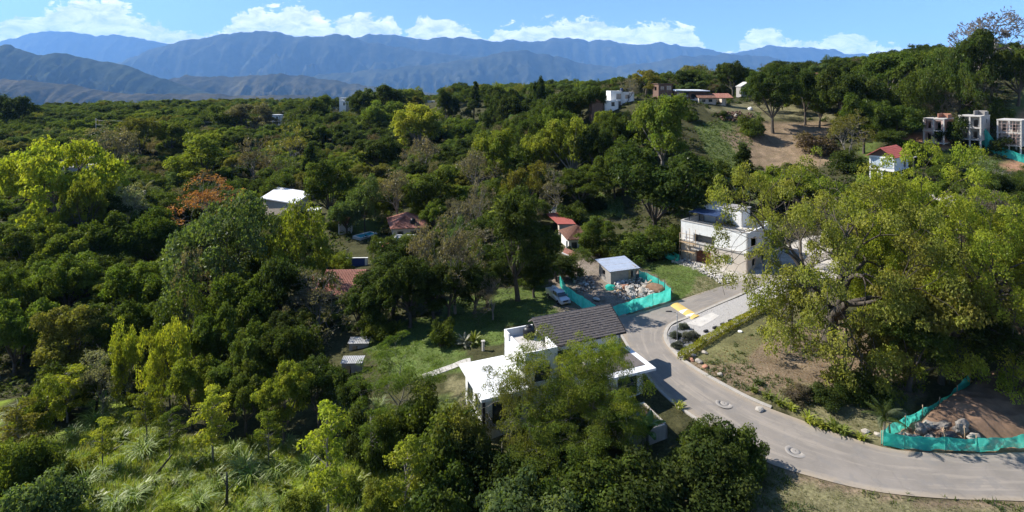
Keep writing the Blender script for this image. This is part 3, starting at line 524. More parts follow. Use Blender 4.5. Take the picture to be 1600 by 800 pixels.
def make_conifer(seed, n=6500):
    rng = np.random.default_rng(seed); C = []; Rd = []
    for i in range(70):
        z = rng.uniform(0, 1)**.8; r = (1-z)*2.6+.2; a = rng.uniform(0, 6.28); k = rng.uniform(.4, 1)
        C.append(np.array([r*k*math.cos(a), r*k*math.sin(a), 1.2+z*9.5])); Rd.append(rng.uniform(.5, 1.0)*(1.15-z*.6))
    Q, cl = puff_leaves(rng, C, Rd, n, .34); add_proto('conifer', wood_mesh('trunk', [([np.array([0, 0, -.5]), np.array([.05, 0, 5.]), np.array([0, .05, 10.])], [.25, .17, .05], 0)], BARK), leaf_mesh('crown', Q, rng, cl))
def make_feather(seed, n, leaf=.22):
    """light, layered, drooping sprays on long thin boughs"""
    rng = np.random.default_rng(seed); segs = []; tips = []
    grow(rng, segs, tips, np.array([0, 0, -.6]), np.array([.1, 0, 1.]), 2.6, .2, 0, 5, (.75, .6, .5, .5, .5), (4, 3, 3, 2, 2), (0, 0, -.02, -.06, -.1), .2, .012, .8)
    T = np.array(tips); Q, cl = puff_leaves(rng, T, rng.uniform(.5, 1.3, len(T))*.95, n, leaf, .34, -.5, .35, .7); add_proto('feather', wood_mesh('trunk', segs, BARKP), leaf_mesh('crown', Q, rng, cl))
def make_shrub(seed, n=6500, leaf=.2):
    rng = np.random.default_rng(seed); C = []; Rd = []
    for i in range(34):
        d = unit(rng.normal(0, 1, 3)); d[2] = abs(d[2]); k = rng.uniform(.35, .95); C.append(np.array([d[0]*2*k, d[1]*2*k, .35+d[2]*2.1*k])); Rd.append(rng.uniform(.4, .8))
    Q, cl = puff_leaves(rng, C, Rd, n, leaf); segs = [([np.array([0, 0, -.4]), c*.5, c], [.06, .04, .015], 1) for c in C[::4]]
    add_proto('shrub', wood_mesh('stem', segs, BARK), leaf_mesh('foliage', Q, rng, cl))
def make_sapling(seed, n=3600, leaf=.2):
    rng = np.random.default_rng(seed); segs = [([np.array([0, 0, -.4]), np.array([.08, 0, 3.]), np.array([0, .1, 6.2])], [.09, .07, .02], 0)]; T = []
    for z in np.linspace(1.9, 6.0, 13):
        for k in range(3):
            a = rng.uniform(0, 6.28); L = rng.uniform(.6, 1.7)*(1.25-.5*abs(z-3.8)/2.4); e = np.array([L*math.cos(a), L*math.sin(a), z+rng.uniform(.0, .5)])
            segs.append(([np.array([.05, .03, z-.15]), e*.6+np.array([0, 0, z*.4+.05]), e], [.03, .022, .01], 2)); T += [e, e*np.array([.65, .65, 1])]
    Q, cl = puff_leaves(rng, T, rng.uniform(.25, .6, len(T)), n, leaf, .45, -.4, .5); add_proto('sapling', wood_mesh('trunk', segs, BARKP), leaf_mesh('crown', Q, rng, cl))
for s in range(7): make_round(10+s, 14000, .33, (1, .9, 1.15, 1, 1.05, .8, 1.25)[s])
for s in range(3): make_round(30+s, 13000, .33, .85, True)
for s in range(2): make_umbrella('umbrella', 40+s, 16000, .34)
make_raintree(52, 56000, .125, .5)
make_raintree(53, 92000, .13, 1.0)
for s in range(1): make_umbrella('bare', 61+s, 0, 0, 9, 10, True, kids=(5,3,3,2,2,2,2,2,2))
for s in range(4): make_sparse('sparse', 70+s, 3000, .26)
for s in range(4): make_sparse('airy', 80+s, 11000, .32, 5, .85, (0, .03, .0, -.02, -.04), (.6, .55, .5, .5, .5), mat=BARK)
for s in range(2): make_conifer(90+s)
make_feather(95, 30000, .19); make_feather(96, 26000, .19)
for s in range(3): make_shrub(100+s)
for s in range(2): make_sapling(110+s)
COLS = dict(dk=(.048,.07,.017), dm=(.075,.106,.021), md=(.105,.145,.025), lt=(.15,.185,.028), yg=(.255,.285,.038), ol=(.155,.155,.036), gy=(.15,.135,.1), bn=(.13,.105,.07), bg=(.085,.125,.045), sv=(.2,.205,.16), og=(.3,.15,.07), oa=(.245,.255,.055))
WORDS = dict(dk='dark green', dm='deep green', md='mid green', lt='fresh green', yg='yellow green', ol='olive green', gy='grey brown', bn='brown', bg='bluish green', sv='silvery grey', og='orange', oa='ochre green')
FORM = dict(round=('dense_tree', 'round tree'), dome=('spreading_tree', 'domed tree'), umbrella=('umbrella_tree', 'umbrella tree'), raintree=('rain_tree', 'rain tree'), bare=('bare_tree', 'bare tree'), sparse=('thin_tree', 'twiggy tree'), airy=('leafy_tree', 'leafy tree'), conifer=('conical_tree', 'conical tree'), feather=('acacia_tree', 'feathery tree'), shrub=('shrub', 'bushy shrub'), sapling=('sapling', 'sapling'))
TREES = []; trng = random.Random(4)
def tree(kind, P, height, width, col, var=None, label=None, rz=None):
    """a tree standing at the ground point P: Empty > trunk, crown (copies share their meshes)"""
    pr = PROTO[kind]; wood, crown, r0, h0 = pr[trng.randrange(len(pr)) if var is None else var]
    sx, sz = width/2/r0, height/h0
    t = bpy.data.objects.new(FORM[kind][0], None); COL.objects.link(t); t.location = P; t.rotation_euler = (trng.uniform(-.07, .07), trng.uniform(-.07, .07), trng.uniform(0, 6.28) if rz is None else rz); e = trng.uniform(.9, 1.12); t.scale = (sx*e, sx/e, sz); t.empty_display_size = .3
    c = COLS[col]; k = trng.uniform(.88, 1.14); g = trng.uniform(.94, 1.06)
    cr = link(crown.name.split('.')[0], crown, None, t); cr.color = (c[0]*k*g, c[1]*k, c[2]*k, 1)
    link(wood.name.split('.')[0], wood, None, t)
    shrubby = kind == 'shrub'
    t['category'] = 'shrub' if shrubby else 'tree'; t['group'] = 'shrubs and bushes' if shrubby else 'forest and garden trees'
    u = proj((P[0], P[1], P[2]+height*.75)); TREES.append(dict(o=t, kind=kind, col=col, px=u[0], py=u[1], w=width*F/P[1], d=P[1], h=height, label=label)); return t
def T(kind, px, ytop, w, ybase, col, label=None, var=None, rz=None):
    """px centre, top, crown width and foot in the photograph's pixels"""
    P = at(px, ybase); d = P[1]; wid = w*d/F
    # the crown's top edge is seen over its near half: the far slope of the crown is what meets the top line
    hgt_ = H-(ytop-HY)/F*(d+wid*.12)-P[2]
    return tree(kind, P, max(hgt_, .8), wid, col, var, label, rz)
HERO = '''
raintree 1292 260 385 545 oa|great olive rain tree with dark spreading limbs above the bank and hedge|0
raintree 1490 224 330 560 yg|huge bright yellow green rain tree beside the construction houses|1
raintree 1595 312 250 560 yg|yellow green rain tree at the soil mound behind the green fence|1
umbrella 1470 420 210 600 ol|lower olive tree between the great rain tree and the soil mound
round 1420 480 130 610 dm|deep green bushy tree under the rain trees
round 1530 470 150 600 dk
airy 1390 470 110 590 ol
shrub 1350 575 70 628 dk|dark shrub in the shade at the foot of the great rain tree
umbrella 70 222 200 400 yg|broad yellow green umbrella tree in front of the ruined roofs
umbrella 135 282 85 420 lt
sparse 195 285 75 390 sv|silvery grey tree beside the broad yellow green umbrella tree
airy 345 300 200 500 bg|large bluish green airy tree before the orange flowering tree
airy 460 318 125 480 lt|light leafy tree in front of the white flat roof
sparse 320 270 120 372 og|orange flowering tree near the white flat roof
round 810 298 125 470 dk|big dark round tree behind the shingle roofed house
sparse 712 318 120 490 gy|grey brown twiggy tree beside the big dark round tree
sparse 665 345 80 480 gy
round 612 385 110 495 dk|dark tree at the end of the clay tiled roof
sparse 495 415 120 530 gy|grey twiggy tree standing over the clay tiled roof
round 1028 233 140 375 dk|big dark mango tree above the white villa
dome 1035 150 110 275 md|tall mid green tree below the hilltop brick house
dome 890 185 100 290 lt|light domed tree below the white hilltop house
round 930 195 70 290 dk
dome 850 200 80 290 lt
airy 825 255 80 330 ol
sparse 870 262 80 340 gy
round 905 265 80 335 dm
airy 975 215 80 300 dm
round 1110 248 75 345 dm
conifer 1163 226 54 330 dk|dark conical tree beside the cleared brown slope
conifer 1205 262 34 335 dm
shrub 1230 255 60 300 dm
round 1208 108 78 208 dk|dark round tree at the edge of the hilltop yard
round 1258 104 62 195 dk
round 1310 108 92 205 dk|dark round tree over the cleared brown slope
round 1280 130 50 200 dm
round 1145 99 56 152 dk|dark round tree beside the hilltop brick house
umbrella 1008 110 56 150 ol|pale umbrella tree behind the hilltop brick house
umbrella 1083 103 72 145 ol|umbrella tree over the flat roof of the hilltop brick house
sparse 980 122 50 160 gy
dome 1390 83 90 165 dm
dome 1440 86 70 160 md
airy 1470 80 90 185 dm
airy 1430 110 90 200 dm
round 1525 46 72 170 dk|dark dense tree under the bare hilltop tree
bare 1550 20 120 160 gy|bare grey umbrella tree on the hilltop skyline
round 1590 78 70 165 dm
airy 1500 100 80 200 dm
sparse 1480 140 60 205 gy
round 1350 150 70 240 dm
sparse 1330 172 80 258 ol
round 1395 160 80 235 dm
airy 1370 120 80 200 dm
shrub 1545 150 60 200 dm
sparse 1535 130 50 205 gy
round 1330 118 40 180 dm
shrub 1480 185 50 226 dk
shrub 1560 215 40 240 dk
shrub 1325 235 60 268 dk
shrub 1275 208 60 240 bn
shrub 1175 182 40 215 dm
sparse 155 190 100 290 gy
umbrella 222 184 74 262 ol|flat olive tree standing above the ruined roofs
round 270 190 62 255 md
round 318 210 96 300 lt|fresh green domed tree behind the orange flowering tree
sparse 395 213 84 295 bn
sparse 456 193 92 275 ol
round 352 166 62 225 dm
umbrella 385 163 80 225 gy
dome 600 158 84 222 md
dome 655 165 88 245 yg|bright yellow green domed tree on the forest slope
dome 725 185 60 235 md
conifer 484 224 34 290 dk|dark conical tree above the white flat roof
round 516 250 82 352 dm|olive topped dark tree at the corner of the white flat roof
sparse 447 238 52 295 lt
round 598 213 84 285 dk
airy 570 272 64 362 bg
sparse 620 262 80 352 gy
sparse 660 213 72 288 gy
round 682 263 84 348 dm
sparse 745 232 88 318 gy
dome 776 203 84 300 lt
round 680 313 48 368 md|small fresh bush tree beside the hip roofed red tiled house
sparse 755 285 70 380 gy
round 770 150 44 225 dk
conifer 740 128 30 190 dk|dark conical tree on the far skyline
round 700 140 34 200 dk
round 610 133 60 190 dk
round 563 143 42 195 dk
round 575 140 45 185 dm
round 706 152 36 195 dm
round 782 137 50 190 dk
round 498 150 52 200 dm
airy 480 158 60 205 dm
round 843 122 26 190 dk
round 800 150 55 215 dk
airy 850 150 60 220 dm
round 885 140 55 205 dk
round 925 138 45 190 dk
airy 830 180 60 250 dm
round 870 168 60 240 md
dome 960 178 60 250 dm
round 960 240 60 310 dm
round 20 150 60 215 dk
round 40 345 90 450 dm
round 100 352 90 455 md
round 165 335 90 440 dm
round 150 300 80 400 dk
round 230 330 80 430 dm
round 110 395 100 505 md
round 212 412 92 520 md
round 22 418 66 540 md
round 25 468 84 590 md
round 112 478 98 605 ol|olive tree rising above the low dark trees at the grass field
round 170 470 80 590 dm
airy 215 503 80 640 yg|yellow green tree at the forest edge over the grass field
airy 265 498 84 650 yg
sparse 160 538 90 650 sv|silvery thin tree at the forest edge
airy 290 438 96 580 dm
round 330 480 90 620 dm
sparse 300 380 70 540 gy
round 380 430 100 560 dm
round 450 400 90 530 dk
round 395 510 90 640 dm
round 460 500 90 620 dk
round 445 572 80 700 lt|round yellow topped tree at the edge of the grass field
sapling 333 606 74 725 yg|slim yellow sapling standing in the grass field
round 350 560 80 660 dm
shrub 95 575 90 650 dm
sapling 105 570 60 660 yg
feather 620 522 140 660 md|feathery green tree below the two corrugated sheds
feather 868 514 215 697 lt|large feathery tree in front of the flat roofed house|0|1.0
feather 912 520 200 698 lt|fresh green feathery tree over the front wing of the flat roofed house
feather 945 525 130 690 lt||1
feather 930 585 150 715 md||0
feather 800 560 170 712 ol||1
feather 870 590 180 735 md||0
round 640 398 110 512 dk
round 590 440 80 522 dk
round 560 450 60 515 dm
round 700 410 90 500 dk
round 760 405 80 480 dk
round 500 560 90 668 dk
round 555 590 60 668 dk
round 385 570 80 680 dm
round 300 560 80 672 lt
round 150 560 70 640 dm
airy 60 590 80 690 lt
sapling 160 650 50 730 yg
sapling 265 640 46 722 md
shrub 15 690 80 780 md
dome 1382 280 66 318 lt
shrub 1400 280 56 308 yg
shrub 1360 282 46 304 lt
shrub 30 760 70 815 lt
shrub 120 715 44 745 lt
shrub 470 765 60 805 lt
shrub 540 740 56 780 md
shrub 85 780 70 830 md
shrub 260 785 60 828 lt
shrub 505 690 44 716 md
shrub 590 760 60 805 lt
shrub 640 750 50 790 md
sapling 420 640 44 726 lt
sapling 580 640 46 740 md
sapling 230 600 44 690 lt
shrub 1290 602 56 632 dk
shrub 1248 600 44 624 bn
shrub 1320 596 50 622 dm
shrub 1470 238 60 262 dm
shrub 1440 225 40 246 md
shrub 1400 245 50 275 dm
shrub 700 640 130 762 dm
airy 712 635 110 760 ol|orange tinged bushy tree beside the dry bank
sapling 632 676 80 815 yg|slim sapling with yellow tiers of leaves in the field
sapling 513 618 90 830 yg|tall slim sapling rising from the tall grass
shrub 1112 660 110 745 dk
airy 1112 656 112 745 dm|deep green bushy tree at the roadside before the manhole
shrub 1165 665 80 735 dm
shrub 1090 690 110 770 dk
shrub 950 705 120 790 dm
shrub 1010 728 130 815 dk
shrub 1120 720 110 790 dk
shrub 900 740 130 830 dm
shrub 830 705 110 780 dk
shrub 770 690 100 770 dk
shrub 980 770 60 830 lt
shrub 690 735 110 830 dm
shrub 800 740 120 850 bg
shrub 870 780 130 880 bg
shrub 600 640 70 720 dm
shrub 660 600 80 680 dm
shrub 560 640 70 720 dk
sapling 30 620 60 720 ol
shrub 45 680 80 770 dm
shrub 60 740 120 830 bg
shrub 870 640 110 730 dm
round 930 340 70 400 dm
shrub 940 360 80 402 dm
shrub 985 365 80 405 dm
shrub 1030 355 70 402 dm
shrub 1060 350 50 395 dm
airy 905 385 60 430 dm
shrub 890 318 50 350 dm
shrub 925 305 40 328 dk
round 870 395 60 440 dk
round 835 400 70 465 dk
round 740 420 80 490 dk
sparse 770 430 70 500 gy
round 680 425 90 500 dk
shrub 590 480 60 530 dm
shrub 690 500 40 540 dm
airy 600 365 60 410 dm
shrub 640 365 70 395 dm
airy 590 395 60 440 dm
airy 520 395 60 440 lt
round 420 380 80 470 dm
sparse 1270 330 90 420 gy
shrub 1160 350 60 400 ol
round 1330 300 70 370 yg
umbrella 1410 300 140 400 yg
airy 1240 265 90 330 lt
umbrella 1250 262 150 350 lt|low green tree canopy below the cleared brown slope
'''
def heroes():
    for ln in HERO.strip().splitlines():
        f = ln.split('|'); k = f[0].split(); T(k[0], *[float(v) for v in k[1:5]], k[5], label=(f[1] if len(f) > 1 and f[1] else None), var=int(f[2]) if len(f) > 2 and f[2] else None, rz=float(f[3]) if len(f) > 3 else None)
heroes()
# what the photograph leaves open to view: pixel boxes with the distance of what is seen there
OPEN = [(1564,135,1700,192,172),(1250,106,1300,122,232),(1356,126,1374,138,204),(405,288,506,328,175),(86,236,148,266,243),(525,335,660,390,135),(538,398,576,420,113),(455,418,562,470,110),(525,520,580,580,80),(852,322,940,398,130),(880,305,970,345,142),(860,395,1250,500,125),(1060,312,1240,440,125),(685,455,1000,700,95),(975,480,1700,830,95),(1340,215,1428,300,140),(1436,172,1700,255,160),(1130,185,1315,270,185),(1090,190,1170,290,180),(938,118,1165,172,250),(-80,600,900,860,95),(1560,110,1700,200,190),(520,150,545,172,560),(725,160,756,184,600),(664,158,682,168,600),(420,176,440,194,500)]
def fill():
    rng = random.Random(11); pts = [(t['o'].location.x, t['o'].location.y, t['w']*t['d']/F/2) for t in TREES]
    small = []
    def ok_open(px, py0, py1, hw, d):
        for x0, y0, x1, y1, dd in OPEN:
            if d < dd and px+hw > x0 and px-hw < x1 and py1 > y0 and py0 < y1: return False
        return True
    y = 78.0
    while y < 700:
        sp = 5.6 if y < 150 else 6.4 if y < 300 else 8.6 if y < 480 else 12
        half = (900/F)*y; x = -half
        while x < half:
            jx, jy = x+rng.uniform(-.45, .45)*sp, y+rng.uniform(-.45, .45)*sp; x += sp
            if jy < 75: continue
            z = h1(jx, jy); u = proj((jx, jy, z))
            dense = y > 260
            hh = rng.uniform(5.5, 9.5) if not dense else rng.uniform(8, 14); ww = hh*rng.uniform(.95, 1.4)
            near = any((jx-a)**2+(jy-b)**2 < (max(c*.55, 2.0)+ww*.15)**2 for a, b, c in pts)
            if near: continue
            top = proj((jx, jy, z+hh)); hw = ww/2*F/jy
            if not ok_open(u[0], top[1], u[1], hw, jy):
                if rng.random() < .5: continue
                hh *= .35; ww *= .5; top = proj((jx, jy, z+hh)); hw = ww/2*F/jy
                if not ok_open(u[0], top[1], u[1], hw, jy): continue
            k = rng.random(); v = vnoise(np.array([jx*.02]), np.array([jy*.02]), 40)[0]
            kind = 'round' if k < .5 else 'dome' if k < .64 else 'airy' if k < .78 else 'sparse' if k < .96 else 'umbrella'
            if hh < 4: kind = 'shrub'
            col = rng.choice(['dk','dk','dk','dm','dm','dm','md','bg'] if v < .55 else ['dk','dm','dm','md','md','ol','lt','bg'])
            if kind == 'sparse' and y > 330: col = rng.choice(['md','dm','ol'])
            elif kind == 'sparse': col = rng.choice(['gy','bn','dm','gy'])
            pts.append((jx, jy, ww/2)); small.append((hh*F/jy, kind, Vector((jx, jy, z)), hh, ww, col))
        y += sp*.9
    small.sort(key=lambda s: -s[0]); return small
FILL = fill()
N_TREES = 285
room = N_TREES-sum(1 for t in TREES if t['kind'] != 'shrub')
own, mass = [], []
for s in FILL:
    if s[1] == 'shrub' or room > 0:
        own.append(s); room -= s[1] != 'shrub'
    else: mass.append(s)
for s in own: tree(s[1], s[2], s[3], s[4], s[5])
def forest_mass():
    """the far wood that reads as one mass: one object whose points carry the crowns"""
    rng = np.random.default_rng(3); src = []
    for kind in ('round', 'dome', 'airy', 'sparse'):
        for wood, crown, r0, h0 in PROTO[kind]:
            o = next((o for o in bpy.data.objects if o.data == crown), None)
            if o and len([s for s in src if s[3] == kind]) < (5 if kind == 'round' else 3): src.append((o, r0, h0, kind))
    by = {}
    for i, q in enumerate(src): by.setdefault(q[3], []).append(i)
    n = len(mass); pos = np.zeros((n, 3), np.float32); scl = np.zeros((n, 3), np.float32); rot = rng.uniform(0, 6.28, n).astype(np.float32); kd = np.zeros(n, np.int32); tint = np.ones((n, 4), np.float32)
    for i, (size, kind, P, hh, ww, col) in enumerate(mass):
        k = kind if kind in by else 'dome'; j = by[k][rng.integers(len(by[k]))]; s = ww/2/src[j][1]; e = rng.uniform(.88, 1.14)
        pos[i] = P; scl[i] = (s*e, s/e, hh/src[j][2]); kd[i] = j; tint[i, :3] = np.array(COLS[col])*rng.uniform(.85, 1.18)
    me = bpy.data.meshes.new('far_forest'); me.vertices.add(n); me.vertices.foreach_set('co', pos.ravel())
    for nm, ty, key, v in (('scl', 'FLOAT_VECTOR', 'vector', scl), ('turn', 'FLOAT', 'value', rot), ('kind', 'INT', 'value', kd), ('tint', 'FLOAT_COLOR', 'color', tint)):
        me.attributes.new(nm, ty, 'POINT').data.foreach_set(key, v.ravel())
    m = LEAF.copy(); m.name = 'far_leaf'; nt = m.node_tree; oi = next(q for q in nt.nodes if q.type == 'OBJECT_INFO'); v = nt.nodes.new('ShaderNodeAttribute'); v.attribute_type = 'INSTANCER'; v.attribute_name = 'tint'
    for l in list(oi.outputs['Color'].links): nt.links.new(v.outputs['Color'], l.to_socket)
    me.materials.append(m); ob = link('far_forest', me, None, kind='stuff'); tag(ob, 'distant forest of small trees reaching to the foot of the mountains', 'forest')
    g = bpy.data.node_groups.new('far_forest', 'GeometryNodeTree'); g.interface.new_socket('Geometry', in_out='INPUT', socket_type='NodeSocketGeometry'); g.interface.new_socket('Geometry', in_out='OUTPUT', socket_type='NodeSocketGeometry')
    N, L = g.nodes, g.links; gi, go = N.new('NodeGroupInput'), N.new('NodeGroupOutput'); jn = N.new('GeometryNodeJoinGeometry')
    def att(nm, ty):
        q = N.new('GeometryNodeInputNamedAttribute'); q.data_type = ty; q.inputs['Name'].default_value = nm; return next(s_ for s_ in q.outputs if s_.enabled)
    sc, tu, ki = att('scl', 'FLOAT_VECTOR'), att('turn', 'FLOAT'), att('kind', 'INT'); cx = N.new('ShaderNodeCombineXYZ'); L.new(tu, cx.inputs[2])
    for i, (o, r0, h0, kind) in enumerate(src):
        cm = N.new('FunctionNodeCompare'); cm.data_type = 'INT'; cm.operation = 'EQUAL'; ii = [s_ for s_ in cm.inputs if s_.enabled]; L.new(ki, ii[0]); ii[1].default_value = i
        inf = N.new('GeometryNodeObjectInfo'); inf.transform_space = 'ORIGINAL'; inf.inputs['Object'].default_value = o
        ip = N.new('GeometryNodeInstanceOnPoints'); L.new(gi.outputs[0], ip.inputs['Points']); L.new(cm.outputs[0], ip.inputs['Selection']); L.new(inf.outputs['Geometry'], ip.inputs['Instance']); L.new(cx.outputs[0], ip.inputs['Rotation']); L.new(sc, ip.inputs['Scale']); L.new(ip.outputs[0], jn.inputs[0])
    sm = N.new('GeometryNodeSetMaterial'); sm.inputs['Material'].default_value = m; L.new(jn.outputs[0], sm.inputs['Geometry']); L.new(sm.outputs[0], go.inputs[0])
    md = ob.modifiers.new('far_forest', 'NODES'); md.node_group = g
forest_mass()
print('TREES', len(TREES), 'mass', len(mass), len(FILL))
# ------------------------------------------------------------------ low plants
def blades(rng, n, L, spread, w, segs=4, droop=1.0):
    out = []
    for i in range(n):
        a = rng.uniform(0, 6.28); l = L*rng.uniform(.6, 1.15); tilt = rng.uniform(.08, .55)*spread; b0 = np.array([rng.normal(0, .16), rng.normal(0, .16), 0.])
        o = np.array([math.cos(a), math.sin(a), 0]); s = np.array([-math.sin(a), math.cos(a), 0]); p = b0; ang = tilt; pts = [p]
        for k in range(segs):
            p = p+(o*math.sin(ang)+np.array([0, 0, 1])*math.cos(ang))*l/segs; pts.append(p); ang += rng.uniform(.35, .75)*droop
        for k in range(segs):
            w0, w1 = w*(1-k/segs*.75)*.5, w*(1-(k+1)/segs*.75)*.5
            out.append(np.stack([pts[k]-s*w0, pts[k]+s*w0, pts[k+1]+s*w1, pts[k+1]-s*w1]))
    return np.array(out)
def leafy(name, Q, rng, mat=None):
    me = np_mesh(name, Q, 4); a = me.attributes.new('rnd', 'FLOAT', 'FACE'); a.data.foreach_set('value', rng.uniform(0, 1, len(Q)).astype(np.float32)); me.materials.append(mat or GRASS); return me
_r = np.random.default_rng(77)
TUFT = [leafy('tall_grass_clump', blades(_r, 85, 2.3, 1.0, .085), _r) for _ in range(4)]
PLANTS = []
def plant(me, name, P, s, col, word, cat, group, sz=None, label=None):
    o = link(name, me, None); o.location = P; o.scale = (s, s, sz or s); o.rotation_euler = (0, 0, trng.uniform(0, 6.28)); c = COLS[col] if isinstance(col, str) else col; k = trng.uniform(.85, 1.15); o.color = (c[0]*k, c[1]*k, c[2]*k, 1)
    o['category'] = cat; o['group'] = group; u = proj(P); PLANTS.append(dict(o=o, px=u[0], py=u[1], d=P[1], word=word, label=label, w=s*60, h=s*2)); return o
COLS.update(rd=(.19,.26,.05), rs=(.21,.27,.085), ry=(.2,.25,.03))
for px, py, s, c in [(30,655,1.2,'rs'),(55,640,1.3,'rs'),(110,690,1,'rd'),(150,665,1.2,'rd'),(165,640,1,'rs'),(225,715,1.3,'rs'),(130,765,1.2,'rd'),(160,750,1,'rs'),(185,735,.9,'rd'),(275,730,.9,'rd'),(290,755,.8,'rd'),(325,720,1,'rd'),(365,710,.8,'rd'),(380,740,1.4,'rs'),(392,752,1.1,'rd'),(340,765,.9,'rd'),(430,745,1.1,'rd'),(450,695,1,'rs'),(455,700,.9,'rs'),(480,740,1,'rd'),(545,645,1.2,'rs'),(560,650,1,'rs'),(590,640,1.1,'rs'),(600,665,1.1,'rs'),(575,675,1,'rd'),(615,700,.9,'rs'),(630,720,.9,'rd'),(555,715,.8,'rd'),(590,690,.9,'rs'),(715,770,1.1,'rs'),(725,780,1,'rs'),(690,760,.8,'rd'),(770,745,.9,'rd'),(800,765,.8,'rd'),(1130,730,1.0,'rs'),(1140,755,.9,'rs'),(1125,715,.7,'rd'),(60,720,.9,'rd'),(20,745,1,'rd'),(95,740,.9,'rd'),(250,690,.9,'rd'),(205,660,.9,'ry'),(310,700,.7,'ry'),(240,760,.9,'rd'),(205,790,1,'rd'),(310,795,1,'rd'),(410,790,.9,'rs'),(440,795,.8,'rd'),(520,760,.8,'rd'),(660,790,.9,'rs'),(620,790,.8,'rs'),(560,780,.9,'rd'),(180,795,1,'rs'),(80,795,1,'rd'),(30,790,1.1,'rd'),(840,775,.7,'rd')]:
    plant(TUFT[trng.randrange(4)], 'tall_grass_clump', at(px, py), s*trng.uniform(.7, 1.15), c, {'rd':'green','rs':'silvery','ry':'yellow green'}[c]+' arching tall grass clump', 'grass clump', 'clumps of tall grass in the field')
def scatter_poly(rng, polys, dens, lim=60000):
    """ground points spread evenly over pixel polygons"""
    out = []
    for poly in polys:
        W = np.array([tuple(at(*p))[:2] for p in poly]); x0, y0 = W.min(0); x1, y1 = W.max(0); n = int(min((x1-x0)*(y1-y0)*dens, lim)); p = rng.uniform((x0, y0), (x1, y1), (n, 2))
        m = inpoly(p[:, 0], p[:, 1], [tuple(w) for w in W]); out.append(p[m])
    p = np.concatenate(out); return np.column_stack([p, hgt(p[:, 0], p[:, 1])])
def grass_mass(name, P, L, w, col, label, rng, per=5, lean=.5, mat=None):
    n = len(P)*per; b = np.repeat(P, per, 0)+np.column_stack([rng.normal(0, .1, (n, 2)), np.full(n, -.03)]); a = rng.uniform(0, 6.28, n); l = (L*rng.uniform(.5, 1.4, n))[:, None]
    o = np.column_stack([np.cos(a), np.sin(a), np.zeros(n)]); s = np.column_stack([-np.sin(a), np.cos(a), np.zeros(n)])*w*.5; t = rng.uniform(.1, .7, (n, 1))*lean*2
    m = b+(o*t*.45+[0, 0, .8])*l*.6; e = m+(o*t*1.3+[0, 0, .5])*l*.5
    Q = np.concatenate([np.stack([b-s, b+s, m+s*.75, m-s*.75], 1), np.stack([m-s*.75, m+s*.75, e+s*.15, e-s*.15], 1)])
    me = np_mesh(name, Q, 4); r = rng.uniform(0, 1, n); v = np.clip(.5*r+.5*fbm(b[:, 0]*.45, b[:, 1]*.45, 3, 5), 0, 1); at_ = me.attributes.new('rnd', 'FLOAT', 'FACE'); at_.data.foreach_set('value', np.concatenate([v, v]).astype(np.float32)); me.materials.append(mat or GRASS)
    ob = link(name, me, None, kind='stuff'); ob.color = (*col, 1); tag(ob, label, 'grass'); return ob
FIELDP = [[(-60,830),(-60,690),(90,690),(190,640),(250,680),(330,690),(450,690),(540,690),(620,740),(760,770),(860,795),(860,830)]]
grass_mass('field_grass', scatter_poly(_r, FIELDP, 13), .6, .05, (.27,.33,.045), 'rough yellow green grass covering the sloping field', _r, 5, .6)
grass_mass('seeding_grass', scatter_poly(_r, FIELDP, 1.6), 1.1, .045, (.22,.22,.09), 'pale seeding grass stalks standing above the field grass', _r, 6, .4)
LAWNP = [COVER[2][1], COVER[3][1], COVER[6][1]]
grass_mass('lawn_grass', scatter_poly(_r, LAWNP, 9), .2, .05, (.11,.155,.035), 'short green lawn grass round the houses and the fenced yard', _r, 4, .8)
grass_mass('dry_grass', scatter_poly(_r, [[(1180,722),(1240,742),(1340,768),(1450,784),(1620,790),(1650,830),(900,830),(1000,760)], [(1180,620),(1260,600),(1440,620),(1380,690),(1260,655)], COVER[7][1]], 7), .22, .045, (.16,.16,.07), 'thin dry grass on the verge and the roadside bank', _r, 4, .9)
grass_mass('hillside_grass', scatter_poly(_r, [COVER[17][1], COVER[18][1], COVER[22][1]], 3), .5, .16, (.1,.145,.035), 'coarse green grass on the hillside clearings', _r, 4, .8)
_bp = scatter_poly(_r, [[(1080,578),(1180,520),(1262,470),(1340,505),(1440,565),(1440,640),(1385,688),(1250,648),(1150,606)], [(1180,722),(1340,768),(1620,790),(1650,830),(900,830),(1000,760)]], 7); _bp = _bp[fbm(_bp[:, 0]*.33, _bp[:, 1]*.33, 4, 33) > .52]
grass_mass('bank_weeds', _bp, .3, .09, (.085,.11,.03), 'patchy dark green weeds on the bank and verge', _r, 5, 1.0)
def leaf_litter():
    rng = np.random.default_rng(8); P = scatter_poly(rng, [COVER[9+1][1] if False else [(1080,575),(1180,520),(1262,470),(1340,505),(1440,565),(1440,620),(1300,640),(1180,615)]], 16)
    C = P+np.column_stack([np.zeros((len(P), 2)), np.full(len(P), .02)]); Q = leaves(rng, C, np.tile([0, 0, 1.], (len(C), 1)), .15, .6, .35)
    me = leafy('fallen_leaves', Q, rng, LEAF); o = link('fallen_leaves', me, None, kind='stuff'); o.color = (.26,.18,.115,1); tag(o, 'brown fallen leaves strewn over the bank under the great rain tree', 'leaves')
leaf_litter()
